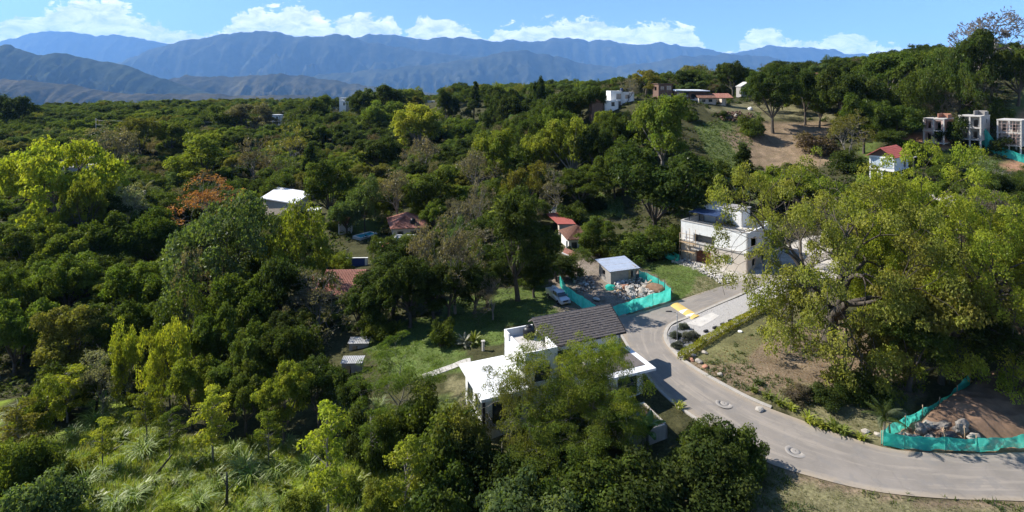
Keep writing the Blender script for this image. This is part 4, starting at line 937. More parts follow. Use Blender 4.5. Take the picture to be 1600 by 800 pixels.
def undergrowth():
    rng = np.random.default_rng(21); n = 26000; y = 60+rng.uniform(0, 1, n)**1.3*230; x = rng.uniform(-1, 1, n)*y*.97; z = hgt(x, y); px = 800+x/y*F; py = HY+(H-z)/y*F
    ok = np.ones(n, bool)
    for col, poly in COVER: ok &= ~inpoly(px, py, poly)
    rd = np.concatenate([RE, LE[::-1]]); ok &= ~inpoly(x, y, [(a, b) for a, b in rd[:, :2]])
    for x0, y0, x1, y1, dd in OPEN:
        if dd < 126: ok &= ~((px > x0-6) & (px < x1+6) & (py > y0-4) & (py < y1+10) & (y < dd+20) & ~((x0 < 0) & (y > 70)))
    P = np.column_stack([x, y, z])[ok][:5600]; k = 26
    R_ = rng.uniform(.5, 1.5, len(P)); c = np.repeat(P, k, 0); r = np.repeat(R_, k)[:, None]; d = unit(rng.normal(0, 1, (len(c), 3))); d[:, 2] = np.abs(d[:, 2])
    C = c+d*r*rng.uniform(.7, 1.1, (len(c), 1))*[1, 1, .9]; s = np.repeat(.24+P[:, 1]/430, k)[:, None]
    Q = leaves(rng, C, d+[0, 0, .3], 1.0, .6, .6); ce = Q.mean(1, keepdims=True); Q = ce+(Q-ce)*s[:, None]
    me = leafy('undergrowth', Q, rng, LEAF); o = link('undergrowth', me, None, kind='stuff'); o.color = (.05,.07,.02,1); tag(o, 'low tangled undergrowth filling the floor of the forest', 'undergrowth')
undergrowth()
# ------------------------------------------------------------------ palms, cycads, banana, ferns
def frond_mesh(rng, L=2.6, n=22, lw=.09, ll=.6, droop=1.3, up=.9):
    pts = []; p = np.array([0, 0, 0.]); a = up
    for i in range(9): pts.append(p.copy()); p = p+np.array([math.cos(a), 0, math.sin(a)])*L/8; a -= droop/8*rng.uniform(.8, 1.2)
    pts = np.array(pts); Q = []
    for i in range(8): w = .05*(1-i/9); Q.append([pts[i]-[0, w, 0], pts[i]+[0, w, 0], pts[i+1]+[0, w*.8, 0], pts[i+1]-[0, w*.8, 0]])
    for j in range(n):
        t = .8+j/n*7.1; i = int(t); q = pts[i]+(pts[min(i+1, 8)]-pts[i])*(t-i); l = ll*math.sin(math.pi*min(1, .15+.85*j/n))**.6*(1-.35*j/n)
        for sgn in (-1, 1):
            e = q+np.array([.5*l, sgn*l*.8, -.35*l]); s = np.array([lw/2, 0, 0]); Q.append([q-s, q+s, e+s*.3, e-s*.3])
    return leafy('frond', np.array(Q), rng)
FRONDS = [frond_mesh(_r) for _ in range(3)]; CYC = [frond_mesh(_r, 1.1, 20, .06, .28, 1.0, .8) for _ in range(2)]
def palm(name, P, hgt_, size, nf, col, label, cat, fr=FRONDS, trunk=True):
    t = empty(name, P, trng.uniform(0, 6.28), label, cat)
    if trunk:
        mb = MB(); mb.tube([(0,0,-.4),(.05,.02,hgt_*.5),(0,0,hgt_)], [.17*size,.13*size,.12*size], 8); mb.build('trunk', BARKP, t)
    for k in range(nf):
        f = link('frond', fr[k % len(fr)], None, t); f.location = (0, 0, hgt_); f.rotation_euler = (0, (-.5 if k % 3 == 0 else .1 if k % 3 == 1 else .5)+trng.uniform(-.15, .15), 6.283*k/nf*1.0+trng.uniform(-.2, .2)); f.scale = (size,)*3
        c = COLS[col] if isinstance(col, str) else col; f.color = (*c, 1)
    return t
palm('palm_tree', at(1382,690), 2.3, .82, 16, 'dk', 'small dark palm tree on the bank beside the green fence', 'palm')
palm('palm_tree', at(790,405), 9.5, 1.5, 13, 'yg', 'coconut palm rising behind the big dark round tree', 'palm')
palm('palm_tree', at(226,350), 10, 1.7, 13, 'ol', 'coconut palm among the trees beyond the broad yellow green tree', 'palm')
for i, (px, py, w) in enumerate([(682,523,'outermost of the row on the lawn'),(704,538,'second along the lawn row'),(742,537,'spreading one beside the white flat roof'),(726,540,'pale one in the middle of the lawn row'),(622,518,'alone near the upper corrugated shed')]):
    palm('cycad', at(px, py), .35, 1.35, 20, 'lt' if i != 3 else 'sv', 'green cycad with stiff fronds, '+w, 'cycad', CYC, False)
def banana(P, label, s=1.0, n=8, col=(.1,.17,.045)):
    t = empty('banana_plant', P, trng.uniform(0, 6), label, 'banana plant'); mb = MB(); mb.tube([(0,0,-.3),(.03,0,.8*s),(0,0,1.5*s)], [.14*s,.12*s,.08*s], 8); mb.build('stem', BARKP, t)
    for k in range(n):
        Q = []; L = 2.0*s*trng.uniform(.8, 1.15); a = 1.25-.12*(k % 3); p = np.array([0, 0, 1.3*s]); prev = p; pw = .05
        for i in range(8):
            p = prev+np.array([math.cos(a), 0, math.sin(a)])*L/8; a -= .2; w = .32*s*math.sin(math.pi*min(1, (i+1.4)/8.6))**.6
            for sg in (-1, 1): Q.append([prev, prev+[0, sg*pw, -pw*.25], p+[0, sg*w, -w*.25], p])
            prev, pw = p, w
        f = link('leaf', leafy('leaf', np.array(Q), _r), None, t); f.rotation_euler = (0, trng.uniform(-.2, .35), 6.283*k/n+trng.uniform(-.3, .3)); f.color = (*col, 1)
banana(at(1012,700), 'broad leaved banana plant below the concrete planter wall', 1.15, 9); banana(at(872,745), 'banana plant with a lifted leaf among the dark shrubs', 1.0, 7); banana(at(855,735), 'small banana plant beside the lifted leaf banana', .7, 6)
FERN = [leafy('fern_leaves', blades(_r, 46, .95, 1.5, .2, 3, .8), _r) for _ in range(3)]
for px, py, s, c, w in [(1200,622,1.0,'lt','by the kerb under the leafy bank'),(1218,632,1.1,'lt','halfway along the kerb'),(1238,641,1.0,'yg','at the low end of the kerb'),(1265,660,1.2,'yg','yellow, just past the kerb end'),(1285,668,1.2,'yg','brightest, between kerb end and palm'),(1305,672,1.3,'lt','lush, next to the brightest one'),(1318,678,1.1,'lt','taller, towards the palm'),(1345,686,.9,'yg','small, closest to the green fence corner'),(1178,612,.9,'lt','upslope by the rain tree litter'),(1185,600,.9,'dm','in the shade of the bank'),(1062,628+10,.9,'yg','on the concrete planter corner')]:
    plant(FERN[trng.randrange(3)], 'fern_clump', at(px, py), s, c, 'fern', 'fern', 'ferns along the kerb', label='leafy fern clump '+w)

WEED = [leafy('broad_leaf_weed', blades(_r, 34, 1.15, 1.7, .34, 3, .7), _r) for _ in range(3)]
for i, (px, py) in enumerate([(130,735),(190,690),(240,705),(270,760),(335,745),(300,735),(370,770),(410,725),(440,770),(470,705),(500,745),(530,790),(150,785),(60,765),(215,775),(350,790),(560,755),(605,735),(650,775),(680,795),(485,785),(100,755),(20,715),(395,695),(255,675)]):
    plant(WEED[i % 3], 'broad_leaf_weed', at(px, py), trng.uniform(.8, 1.3), ('lt','md','ry','lt')[i % 4], ('fresh','deep','yellow','fresh')[i % 4]+' broad leaved weed clump', 'weed clump', 'broad leaved weeds in the field')
# ------------------------------------------------------------------ buildings
def window(parent, p0, p1, s0, s1, z0, z1, frame=DARK, glass=GLASS, nx=2, nz=1, inset=.1, fw=.06, label=None):
    """frame with panes set in a wall opening; the wall runs p0 -> p1 with its thickness on the left"""
    p0, p1 = Vector((*p0, 0)), Vector((*p1, 0)); d = (p1-p0).normalized(); n = Vector((-d.y, d.x, 0)); mb = MB()
    def bx(a, b, c, e, t0, t1, m):
        q = [p0+d*a+n*t0, p0+d*b+n*t0, p0+d*b+n*t1, p0+d*a+n*t1]; m.hexa([(v.x, v.y, c) for v in q]+[(v.x, v.y, e) for v in q])
    bx(s0, s0+fw, z0, z1, inset, inset+.07, mb); bx(s1-fw, s1, z0, z1, inset, inset+.07, mb); bx(s0+fw, s1-fw, z0, z0+fw, inset, inset+.07, mb); bx(s0+fw, s1-fw, z1-fw, z1, inset, inset+.07, mb)
    for i in range(1, nx): x = s0+(s1-s0)*i/nx; bx(x-fw*.4, x+fw*.4, z0+fw, z1-fw, inset+.005, inset+.065, mb)
    for i in range(1, nz): z = z0+(z1-z0)*i/nz; bx(s0+fw, s1-fw, z-fw*.35, z+fw*.35, inset+.008, inset+.06, mb)
    f = mb.build('window', frame, parent); g = MB(); bx(s0+fw*.5, s1-fw*.5, z0+fw*.5, z1-fw*.5, inset+.03, inset+.045, g); g.build('pane', glass, f)
    if label: f['label'] = label
    return f
def tiled_slope(parent, a, b, c, d, mat, pitch=.24, rows=.42, name='roof_tiles'):
    """rounded tile courses over the quad a-b (eave) c-d (ridge, c above b): half-round barrels stepped row by row"""
    a, b, c, d = (Vector(v) for v in (a, b, c, d)); nrm = (b-a).cross(d-a).normalized(); 
    if nrm.z < 0: nrm = -nrm
    n = max(2, int(max((b-a).length, (c-d).length)/pitch)); m = max(2, int(((d-a).length+(c-b).length)/2/rows)); V = []
    for j in range(m):
        for i in range(n):
            def P(u, v, h): e = a+(b-a)*u; r = d+(c-d)*u; return e+(r-e)*v+nrm*h
            u0, u1, v0, v1 = i/n, (i+.92)/n, j/m, (j+1.06)/m; jt = trng.uniform(-.012, .012); hs = (.0, .05, .075, .05, .0)
            for k in range(4):
                ua, ub = u0+(u1-u0)*k/4, u0+(u1-u0)*(k+1)/4; V.append([P(ua, v0, hs[k]*1.0+.055+jt), P(ub, v0, hs[k+1]+.055+jt), P(ub, v1, hs[k+1]+.015), P(ua, v1, hs[k]+.015)])
            
    me = np_mesh(name, np.array([[tuple(p) for p in q] for q in V]), 4); o = link(name, me, mat, parent, 'stuff'); return o
def corrugated(parent, a, b, c, d, mat, pitch=.28, amp=.035, name='roof_sheet', th=.02):
    a, b, c, d = (Vector(v) for v in (a, b, c, d)); nrm = (b-a).cross(d-a).normalized(); nrm = nrm if nrm.z > 0 else -nrm; n = max(6, int((b-a).length/pitch*4)); P = np.zeros((2, n+1, 3)); 
    for i in range(n+1):
        h = nrm*amp*math.sin(i*math.pi/2); P[0, i] = a+(b-a)*i/n+h; P[1, i] = d+(c-d)*i/n+h
    mb = MB(); top = [tuple(p) for p in P.reshape(-1, 3)]; low = [tuple(Vector(p)-nrm*th) for p in top]; k = n+1
    f = [(i, i+1, k+i+1, k+i) for i in range(n)]; mb.add(top+low, f+[tuple(2*k+v for v in reversed(q)) for q in f]+[(i+1, i, 2*k+i, 2*k+i+1) for i in range(n)]+[(k+i, k+i+1, 3*k+i+1, 3*k+i) for i in range(n)]+[(0, k, 3*k, 2*k), (k-1, 3*k-1, 4*k-1, 2*k-1)])
    return mb.build(name, mat, parent)
def slab(mb, a, b, c, d, th):
    a, b, c, d = (Vector(v) for v in (a, b, c, d)); n = (b-a).cross(d-a).normalized(); n = n if n.z > 0 else -n; return mb.hexa([tuple(v-n*th) for v in (a, b, c, d)]+[tuple(v) for v in (a, b, c, d)])
# ---- the house with the shingle roof and white flat roofs
def central_house():
    t = empty('modern_house', (2.46, 63.5, -.4), R(22.3), 'white flat roofed house with dark shingle slope and tank terrace at the road bend', 'house')
    w = MB()                                                              # local: x along the ridge, -y towards the camera
    w.wall((0.3,-3.0), (10.0,-3.0), -1.5, 4.9, .2, [(1.0,3.2,2.9,4.2),(5,8.5,.2,2.6)]); w.wall((10.0,-3.0), (10.0,-.2), -1.5, 4.9, .2, [(.9,2,1.2,2.6)]); w.wall((10.0,-.2), (.3,-.2), -1.5, 6.2, .2, [(2,4,3.5,4.8),(6,8,3.5,4.8)]); w.wall((.3,-.2), (.3,-3.0), -1.5, 4.9, .2)
    w.add([(10.0,-3.0,4.9),(10.0,-.2,4.9),(10.0,-.2,6.4),(9.8,-3.0,4.9),(9.8,-.2,4.9),(9.8,-.2,6.4)], [(0,1,2),(5,4,3),(0,2,5,3)])
    w.build('wall', WHITE, t)
    # shingle slope in courses, each lapping the one below
    sb = MB(); slab(sb, (-.1,-3.35,4.98), (10.5,-3.35,4.98), (10.5,.05,6.93), (-.1,.05,6.93), .14); slab(sb, (10.5,1.2,6.2), (-.1,1.2,6.2), (-.1,.08,6.92), (10.5,.08,6.92), .14); sb.build('roof', SHING, t)
    V = []; nr = 13; e0, r0 = Vector((-.1,-3.38,4.985)), Vector((-.1,.04,6.945)); up = Vector((0,-.497,.868))
    for j in range(nr):
        a = e0+(r0-e0)*j/nr; b = e0+(r0-e0)*(j+1.12)/nr; x = -.1; sft = .16*(j % 2)
        while x < 10.5:
            x1 = min(x+.34-(sft if x < 0 else 0)+trng.uniform(-.02, .02), 10.5); h = .05+trng.uniform(-.012, .02); p = [Vector((x,a.y,a.z)), Vector((x1-.012,a.y,a.z)), Vector((x1-.012,b.y,b.z)), Vector((x,b.y,b.z))]; q = [p[0]+up*h, p[1]+up*h, p[2]+up*.012, p[3]+up*.012]
            V += [q, [p[0], p[1], q[1], q[0]]]; x = x1
    link('shingle_courses', np_mesh('shingle_courses', np.array([[tuple(v) for v in q] for q in V]), 4), SHING, t, 'stuff')
    f = MB(); f.box(10.5,10.62,-3.4,.05,4.75,4.97) if False else None; f.bar((10.56,-3.38,4.95), (10.56,.05,6.92), .1, .2); f.bar((-.1,.14,6.93), (10.6,.14,6.93), .16, .1); f.build('fascia', DARK, t)
    # white tower with the tank terrace
    w = MB(); w.wall((-3.6,-6.0), (.1,-6.0), -1.5, 5.5, .2, [(1.0,2.9,3.0,4.6)]); w.wall((.1,-6.0), (.1,-3.36), -1.5, 5.5, .2); w.wall((.1,0), (-3.6,0), -1.5, 5.5, .2); w.wall((-3.6,0), (-3.6,-6.0), -1.5, 5.5, .2, [(3.6,5.2,3.7,5.0)]); w.build('wall', WHITE, t)
    window(t, (-3.6,-6.0), (.1,-6.0), 1.0, 2.9, 3.0, 4.6); window(t, (-3.6,0), (-3.6,-6.0), 3.6, 5.2, 3.7, 5.0)
    s = MB(); s.box(-3.4,-.1,-5.8,-.2,5.3,5.5); s.build('roof_terrace', CONCL, t)
    p = MB(); p.wall((-3.62,-6.02), (.12,-6.02), 5.5, 6.3, .18); p.wall((.12,-5.84), (.12,-3.42), 5.5, 6.3, .18); p.wall((-3.62,.02), (-3.62,-5.84), 5.5, 6.3, .18, [(1.3,1.9,5.5,6.3)]); p.wall((-.1,.02), (-3.44,.02), 5.5, 6.3, .18); p.build('parapet', WHITE, t)
    window(t, (0.3,-3.0), (10.0,-3.0), 5, 8.5, .2, 2.6, nx=4); window(t, (0.3,-3.0), (10.0,-3.0), 1.0, 3.2, 2.9, 4.2); window(t, (10.0,-3.0), (10.0,-.2), .9, 2, 1.2, 2.6)
    # low wing with the broad white roof
    w = MB(); w.wall((-8.3,-6.6), (-3.62,-6.6), -1.8, 3.0, .2, [(.8,4.0,.1,2.4)]); w.wall((-8.3,-.4), (-8.3,-6.4), -1.8, 3.0, .2, [(.6,2.4,.1,2.4),(3.2,5.4,.1,2.4)]); w.wall((-3.62,-.2), (-8.3,-.2), -1.8, 3.0, .2); w.build('wall', WHITE, t)
    window(t, (-8.3,-6.6), (-3.62,-6.6), .8, 4.0, .1, 2.4, nx=3); window(t, (-8.3,-.4), (-8.3,-6.4), .6, 2.4, .1, 2.4); window(t, (-8.3,-.4), (-8.3,-6.4), 3.2, 5.4, .1, 2.4)
    s = MB(); s.box(-8.9,-3.63,-7.3,.2,3.0,3.26); s.box(-8.9,-3.63,-7.3,-7.22,3.26,3.3); s.build('flat_roof', WHITER, t); 
    c = MB(); c.box(-8.7,-8.4,-7.05,-6.75,-1.8,3.0); c.build('column', DARK, t)
    # front wing towards the road
    w = MB(); w.wall((2.2,-7.6), (9.9,-7.6), -1.8, 2.9, .2, [(.8,3,.4,2.3),(4.4,6.9,.1,2.4)]); w.wall((9.9,-7.6), (9.9,-3.2), -1.8, 2.9, .2, [(1,3,.9,2.2)]); w.wall((2.2,-3.2), (2.2,-7.4), -1.8, 2.9, .2); w.build('wall', WHITE, t)
    window(t, (2.2,-7.6), (9.9,-7.6), .8, 3, .4, 2.3); window(t, (2.2,-7.6), (9.9,-7.6), 4.4, 6.9, .1, 2.4, nx=3); window(t, (9.9,-7.6), (9.9,-3.2), 1, 3, .9, 2.2)
    s = MB(); s.box(1.7,10.9,-8.6,-3.22,2.9,3.16); s.build('flat_roof', WHITER, t); s = MB(); s.box(1.9,10.2,-7.6,-3.3,3.16,3.2); s.build('roof_membrane', SHING, t)
    for x, y, z1 in ((-8.42,-6.35,3.0),(-3.74,-6.1,5.4),(9.9,-3.12,4.9)): m = MB(); m.tube([(x,y,-1),(x,y,z1)], [.05,.05], 6); m.build('drain_pipe', CONCL, t)
    m = MB(); m.tube([(-.1,-3.46,4.9),(10.5,-3.46,4.9)], [.07,.07], 8); m.build('gutter', DARK, t)
    for x, y in ((4.2,-5.2),(5.6,-5.4)): m = MB(); m.box(x-.4,x+.4,y-.3,y+.3,3.2,3.75); a = m.build('air_conditioner', CONCL, t); m = MB(); m.lathe([(.24,3.752),(.22,3.77),(.05,3.78)], 14, (x,y,0)); m.build('fan_grille', DARK, a)
    # the tank stands on the terrace
    k = empty('water_tank', t.matrix_world @ Vector((0,0,0)), 0, 'round black plastic water tank on the white roof terrace', 'water tank'); k.location = Matrix.Translation((2.46,63.5,-.4)) @ Matrix.Rotation(R(22.3), 4, 'Z') @ Vector((-1.1,-1.25,5.5))
    mb = MB(); mb.lathe([(.62,0),(.66,.08),(.64,.18),(.68,.28),(.66,.42),(.69,.55),(.67,.7),(.69,.82),(.66,.95),(.58,1.08),(.4,1.2),(.3,1.24)], 24); mb.build('tank_body', TANK, k); mb = MB(); mb.lathe([(.3,1.24),(.32,1.26),(.32,1.32),(.1,1.37)], 18); mb.build('lid', TANK, k); mb = MB(); mb.tube([(.66,0,.2),(1.0,0,.2),(1.02,0,0)], [.03]*3, 6); mb.build('pipe', CONCL, k)
    k = empty('roof_chimney', at(755,548), R(22), 'small grey vent post behind the broad white flat roof', 'vent post'); mb = MB(); mb.box(-.14,.14,-.14,.14,-.2,1.2); mb.build('post', CONC, k); mb = MB(); mb.box(-.22,.22,-.22,.22,1.2,1.3); mb.build('cap', CONCL, k)
central_house()
# ---- stone path and planter wall
P0 = [at(*p) for p in ((676,586),(690,579),(706,573),(722,567),(735,562))]
def path():
    A = resample([at(*p) for p in ((660,586),(685,577),(705,570),(722,563),(735,560))], 10); B = offset(A, -1.1); o = empty('garden_path', A[5], 0); o['kind'] = 'structure'; bpy.data.objects.remove(o)
    for i in range(9):
        mb = MB(); q = [A[i]*.97+A[i+1]*.03, A[i]*.03+A[i+1]*.97, B[i]*.03+B[i+1]*.97, B[i]*.97+B[i+1]*.03]; z = [h1(p[0], p[1]) for p in q]; mb.hexa([(p[0], p[1], zz-.2) for p, zz in zip(q, z)]+[(p[0], p[1], zz+.07+trng.uniform(0, .02)) for p, zz in zip(q, z)])
        mb.build('paving_slab', CONC, PATH)
PATH = bpy.data.objects.new('garden_path', None); COL.objects.link(PATH); PATH['kind'] = 'structure'; path()
def planter():
    c = at(1022,690); t = empty('planter_wall', (c.x, c.y, c.z), R(20), 'low concrete planter wall with grass on top beside the road', 'planter'); w = MB()
    w.wall((-3.0,-.2), (1.4,-.2), -1, 1.5, .22); w.wall((1.4,-.2), (1.4,3.6), -1, 1.5, .22); w.wall((1.4,3.82), (-3.0,3.82), -1, 1.5, .22); w.wall((-3,3.6), (-3,0), -1, 1.5, .22); w.build('wall', CREAM, t); s = MB(); s.box(-2.78,1.18,.02,3.6,-.5,1.36); s.build('soil', SOIL, t)
    rng = np.random.default_rng(5); M_ = Matrix.Translation(c) @ Matrix.Rotation(R(20), 4, 'Z'); P = np.array([tuple(M_ @ Vector((rng.uniform(-2.7,1.1), rng.uniform(.1,3.5), 1.36))) for _ in range(260)]); g = grass_mass('planter_grass', P, .45, .06, (.14,.17,.05), 'grass growing on top of the concrete planter wall', rng, 6, .8)
planter()
# ---- builder's yard: shed, netting fence, heaps, pickup
def shed():
    a, b, c, d = Vector((14.4,94.9,0)), Vector((16.3,90.5,0)), Vector((21.6,92.4,0)), Vector((20.1,96.2,0)); ux = (c-b).normalized(); ang = math.atan2(ux.y, ux.x); L = (c-b).length; z = h1(18, 92)
    t = empty('site_shed', (b.x, b.y, z), ang, 'grey block shed with a blue grey sheet roof in the fenced yard', 'shed'); D = 4.7; w = MB()
    w.wall((.35,.35), (L-.35,.35), -.5, 2.3, .15, [(3.4,4.3,.1,2.0)]); w.wall((L-.35,.35), (L-.35,D-.3), -.5, 2.6, .15); w.wall((L-.35,D-.3), (.35,D-.3), -.5, 2.7, .15); w.wall((.35,D-.3), (.35,.5), -.5, 2.3, .15, [(1.2,2.2,1,1.8)]); w.build('wall', BLOCK, t)
    m = MB(); m.box(3.42,4.28,.38,.44,.1,2.0); m.build('door', WOOD, t); corrugated(t, (-.15,-.1,2.42), (L+.15,-.1,2.42), (L+.15,D+.2,3.0), (-.15,D+.2,3.0), SHEET); m = MB()
    for y in (.3, 2.2, 4.2): m.bar((-.1,y,2.38+.115*y), (L+.1,y,2.38+.115*y), .08, .1)
    m.build('purlin', WOOD, t)
shed()
def fence(pts, hts, label, mat=GREEN, post=DARK, lean=.05, over=.15, sag=.16, rip=.09, group=None):
    """netting stretched between posts"""
    W = [Vector((p[0], p[1], h1(p[0], p[1]))) for p in pts]; t = empty('netting_fence', W[0], 0, label, 'fence', group); o = W[0]; tops = []
    for p, h in zip(W, hts):
        mb = MB(); q = p-o; l = Vector((trng.uniform(-lean, lean), trng.uniform(-lean, lean), 0)); mb.tube([q-Vector((0,0,.4)), q+Vector((0,0,h+over+trng.uniform(0,.25)))+l], [.045,.04], 7); mb.build('post', post, t); tops.append(q+Vector((0,0,h))+l)
    for i in range(len(W)-1):
        a, b = W[i]-o, W[i+1]-o; ta, tb = tops[i], tops[i+1]; L = (b-a).length; n = max(6, int(L*5)); m = 9; s = (b-a).cross(Vector((0,0,1))).normalized(); P = np.zeros((m+1, n+1, 3)); ph = trng.uniform(0, 9)
        for j in range(m+1):
            v = j/m
            for k in range(n+1):
                u = k/n; edge = math.sin(math.pi*u); g = W[i]+(W[i+1]-W[i])*u; base = Vector((g.x-o.x, g.y-o.y, h1(g.x, g.y)-o.z+.02)); top = ta+(tb-ta)*u-Vector((0,0,sag*edge))
                p = base+(top-base)*v; f = fbm(np.array([u*L*.9+ph+v*1.2]), np.array([v*1.6+ph-u*L*.5]), 3, 50)[0]-.5; f2 = math.sin(u*L*2.3+v*3.1+ph)
                p = p+s*(edge**.5*(f*rip*5+f2*rip*.5)+.05)+Vector((0,0,(1-v)*.05*math.sin(u*L*3+ph))); P[j, k] = p
        link('netting', grid_mesh('netting', P), mat, t)
    return t
fence([(8.1,91.5),(8.6,88.2),(9.3,85.3),(10.7,82.2),(12.2,79.1)], [1.8,1.75,1.8,1.9,1.85], 'green netting fence between the pickup and the builders yard')
fence([(12.9,78.3),(15.4,79.2),(18.1,80.8),(21.4,82.8),(24.7,84.7),(24.4,86.9)], [1.8,1.85,1.9,1.9,1.95,1.9], 'green netting fence along the road side of the builders yard')
fence([(24.4,87.0),(23.9,88.9),(22.7,91.6),(21.7,93.2)], [1.9,1.85,1.8,1.8], 'green netting fence between the builders yard and the lawn')
def pickup():
    P = Vector((7.2, 85.6, h1(7.2, 85.6))); t = empty('pickup_truck', P, R(-70)+R(0), 'silver pickup truck loaded with white sacks beside the green fence', 'pickup'); t.rotation_euler.z = R(-66)
    # local +x is forward (towards the camera)
    prof = [(-2.45,.55),(-2.45,1.02),(-.75,1.05),(-.6,1.1),(-.35,1.62),(-.1,1.72),(.75,1.7),(1.0,1.6),(1.5,1.12),(2.35,.98),(2.52,.8),(2.52,.45),(1.95,.4),(-2.3,.42)]
    def body(pr, w0, w1, mb):
        n = len(pr); v = []
        for sgn in (-1, 1):
            for x, z in pr: v.append((x, sgn*(w0 if z < 1.12 else w1), z))
        mb.add(v, [tuple(range(n)), tuple(reversed(range(n, 2*n)))]+[(i, n+i, n+(i+1) % n, (i+1) % n) for i in range(n)])
    mb = MB(); body(prof, .88, .72, mb); o = mb.build('body', SILVER, t); bv = o.modifiers.new('bevel', 'BEVEL'); bv.width = .05; bv.segments = 2
    b = MB(); b.box(-2.35,-.85,-.78,.78,1.02,1.075); b.build('bed_liner', DARK, t)
    for sg in (-1, 1): b = MB(); b.box(-2.45,-.75,sg*.84-.05,sg*.84+.05,1.0,1.3); b.build('bed_side', SILVER, t)
    b = MB(); b.box(-2.48,-2.38,-.8,.8,.95,1.28); b.build('tailgate', SILVER, t)
    b = MB(); b.hexa([(1.06,-.66,1.56),(1.5,-.74,1.16),(1.5,.74,1.16),(1.06,.66,1.56),(1.1,-.66,1.6),(1.54,-.74,1.19),(1.54,.74,1.19),(1.1,.66,1.6)]); b.build('windscreen', GLASS, t)
    for sg in (-1, 1):
        b = MB(); b.hexa([(-.35,sg*.79,1.15),(1.25,sg*.79,1.15),(.85,sg*.73,1.58),(-.25,sg*.73,1.58),(-.35,sg*.83,1.15),(1.25,sg*.83,1.15),(.85,sg*.76,1.58),(-.25,sg*.76,1.58)]); b.build('side_window', GLASS, t)
        b = MB(); b.box(2.42,2.55,sg*.66-.16,sg*.66+.16,.72,.9); b.build('headlight', PALEGLASS, t); b = MB(); b.box(1.18,1.34,sg*.98-.1,sg*.98+.1,1.12,1.28); b.build('wing_mirror', SILVER, t)
    b = MB(); b.box(2.5,2.57,-.45,.45,.66,.88); b.build('grille', DARK, t); b = MB(); b.box(2.45,2.62,-.86,.86,.42,.6); b.build('bumper', SILVER, t); b = MB(); b.box(2.615,2.63,-.24,.24,.46,.57); b.build('number_plate', YELLOW, t)
    for x in (-1.55, 1.55):
        for sg in (-1, 1):
            b = MB(); M_ = Matrix.Translation((x, sg*.8, .36)) @ Matrix.Rotation(R(90), 4, 'X'); c = MB(); c.lathe([(.2,-.12),(.33,-.12),(.36,-.08),(.36,.08),(.33,.12),(.2,.12)], 18); c.v = [tuple(M_ @ Vector(q)) for q in c.v]; w = c.build('wheel', BLACKR, t); c = MB(); c.lathe([(.2,-.1),(.21,.1),(.05,.125)], 14); c.v = [tuple(M_ @ Vector(q)) for q in c.v]; c.build('rim', STEEL, w)
    return t
PICK = pickup()
def lump(name, P, sx, sy, sz, mat, label, cat, group=None, seed=0, rough=.28, rz=None, sub=2, parent=None):
    """irregular rounded lump: stones, sacks, crumpled sheets"""
    import bmesh
    bm = bmesh.new(); bmesh.ops.create_icosphere(bm, subdivisions=sub, radius=1)
    for v in bm.verts:
        d = np.array(v.co); k = 1+rough*(fbm(np.array([d[0]*1.3+seed*3.1+d[2]]), np.array([d[1]*1.3-seed*1.7+d[2]*.6]), 3, 60)[0]-.5)*2.4; v.co = v.co*k; v.co.x *= sx; v.co.y *= sy; v.co.z *= sz
    me = bpy.data.meshes.new(name); bm.to_mesh(me); bm.free(); o = link(name, me, mat, parent); o.location = P; o.rotation_euler = (trng.uniform(-.15,.15), trng.uniform(-.15,.15), trng.uniform(0,6) if rz is None else rz)
    if parent is None: tag(o, label, cat, group)
    return o
M_ = Matrix.Translation(PICK.location) @ Matrix.Rotation(PICK.rotation_euler.z, 4, 'Z')
for i, (x, y, z, w) in enumerate([(-1.1,-.4,1.3,'against the cab on the fence side'),(-1.15,.4,1.28,'against the cab away from the fence'),(-1.8,-.35,1.28,'by the tailgate on the fence side'),(-1.75,.42,1.3,'by the tailgate away from the fence'),(-1.4,0,1.62,'topmost')]):
    lump('cement_sack', M_ @ Vector((x, y, z)), .42, .34, .26, SACK, 'white sack in the pickup bed, '+w, 'sack', 'white sacks in the pickup bed', 10+i, .15)
def blockbox(name, P, sx, sy, sz, rz, mat, label, cat, group=None, tilt=(0, 0)):
    mb = MB(); k = .03; mb.hexa([(-sx/2+trng.uniform(-k,k),-sy/2,0),(sx/2,-sy/2+trng.uniform(-k,k),0),(sx/2,sy/2,0),(-sx/2,sy/2+trng.uniform(-k,k),0),(-sx/2,-sy/2,sz+trng.uniform(-k,k)),(sx/2,-sy/2,sz),(sx/2,sy/2,sz+trng.uniform(-k,k)),(-sx/2,sy/2,sz)])
    o = link(name, mb.mesh(name), mat); o.location = P; o.rotation_euler = (tilt[0], tilt[1], rz); tag(o, label, cat, group); b = o.modifiers.new('bevel', 'BEVEL'); b.width = .02; b.segments = 1; return o
def pallet(px, py, nx, ny, nz, label, mat=CONCL, rz=.4, bs=(.4,.2,.2), groupname='pallets of blocks in the yard'):
    P = at(px, py); t = empty('block_pallet', P, rz, label, 'pallet', groupname); b = MB()
    for i in range(5): b.box(-.6,.6,-.5+i*.23,-.4+i*.23,.09,.12)
    for i in range(3): b.box(-.6+i*.55,-.5+i*.55,-.5,.52,0,.088)
    b.build('pallet_base', WOOD, t); me = None
    for k in range(nz):
        for j in range(ny):
            for i in range(nx):
                if k == nz-1 and (i+j) % 3 == 2: continue
                if me is None: mb = MB(); mb.box(-bs[0]/2+.008,bs[0]/2-.008,-bs[1]/2+.008,bs[1]/2-.008,.004,bs[2]-.008); me = mb.mesh('block'); me.materials.append(mat)
                o = link('block', me, None, t); o.location = (-.6+bs[0]*(i+.5)+trng.uniform(-.015,.015), -.5+bs[1]*(j+.5), .122+bs[2]*k)
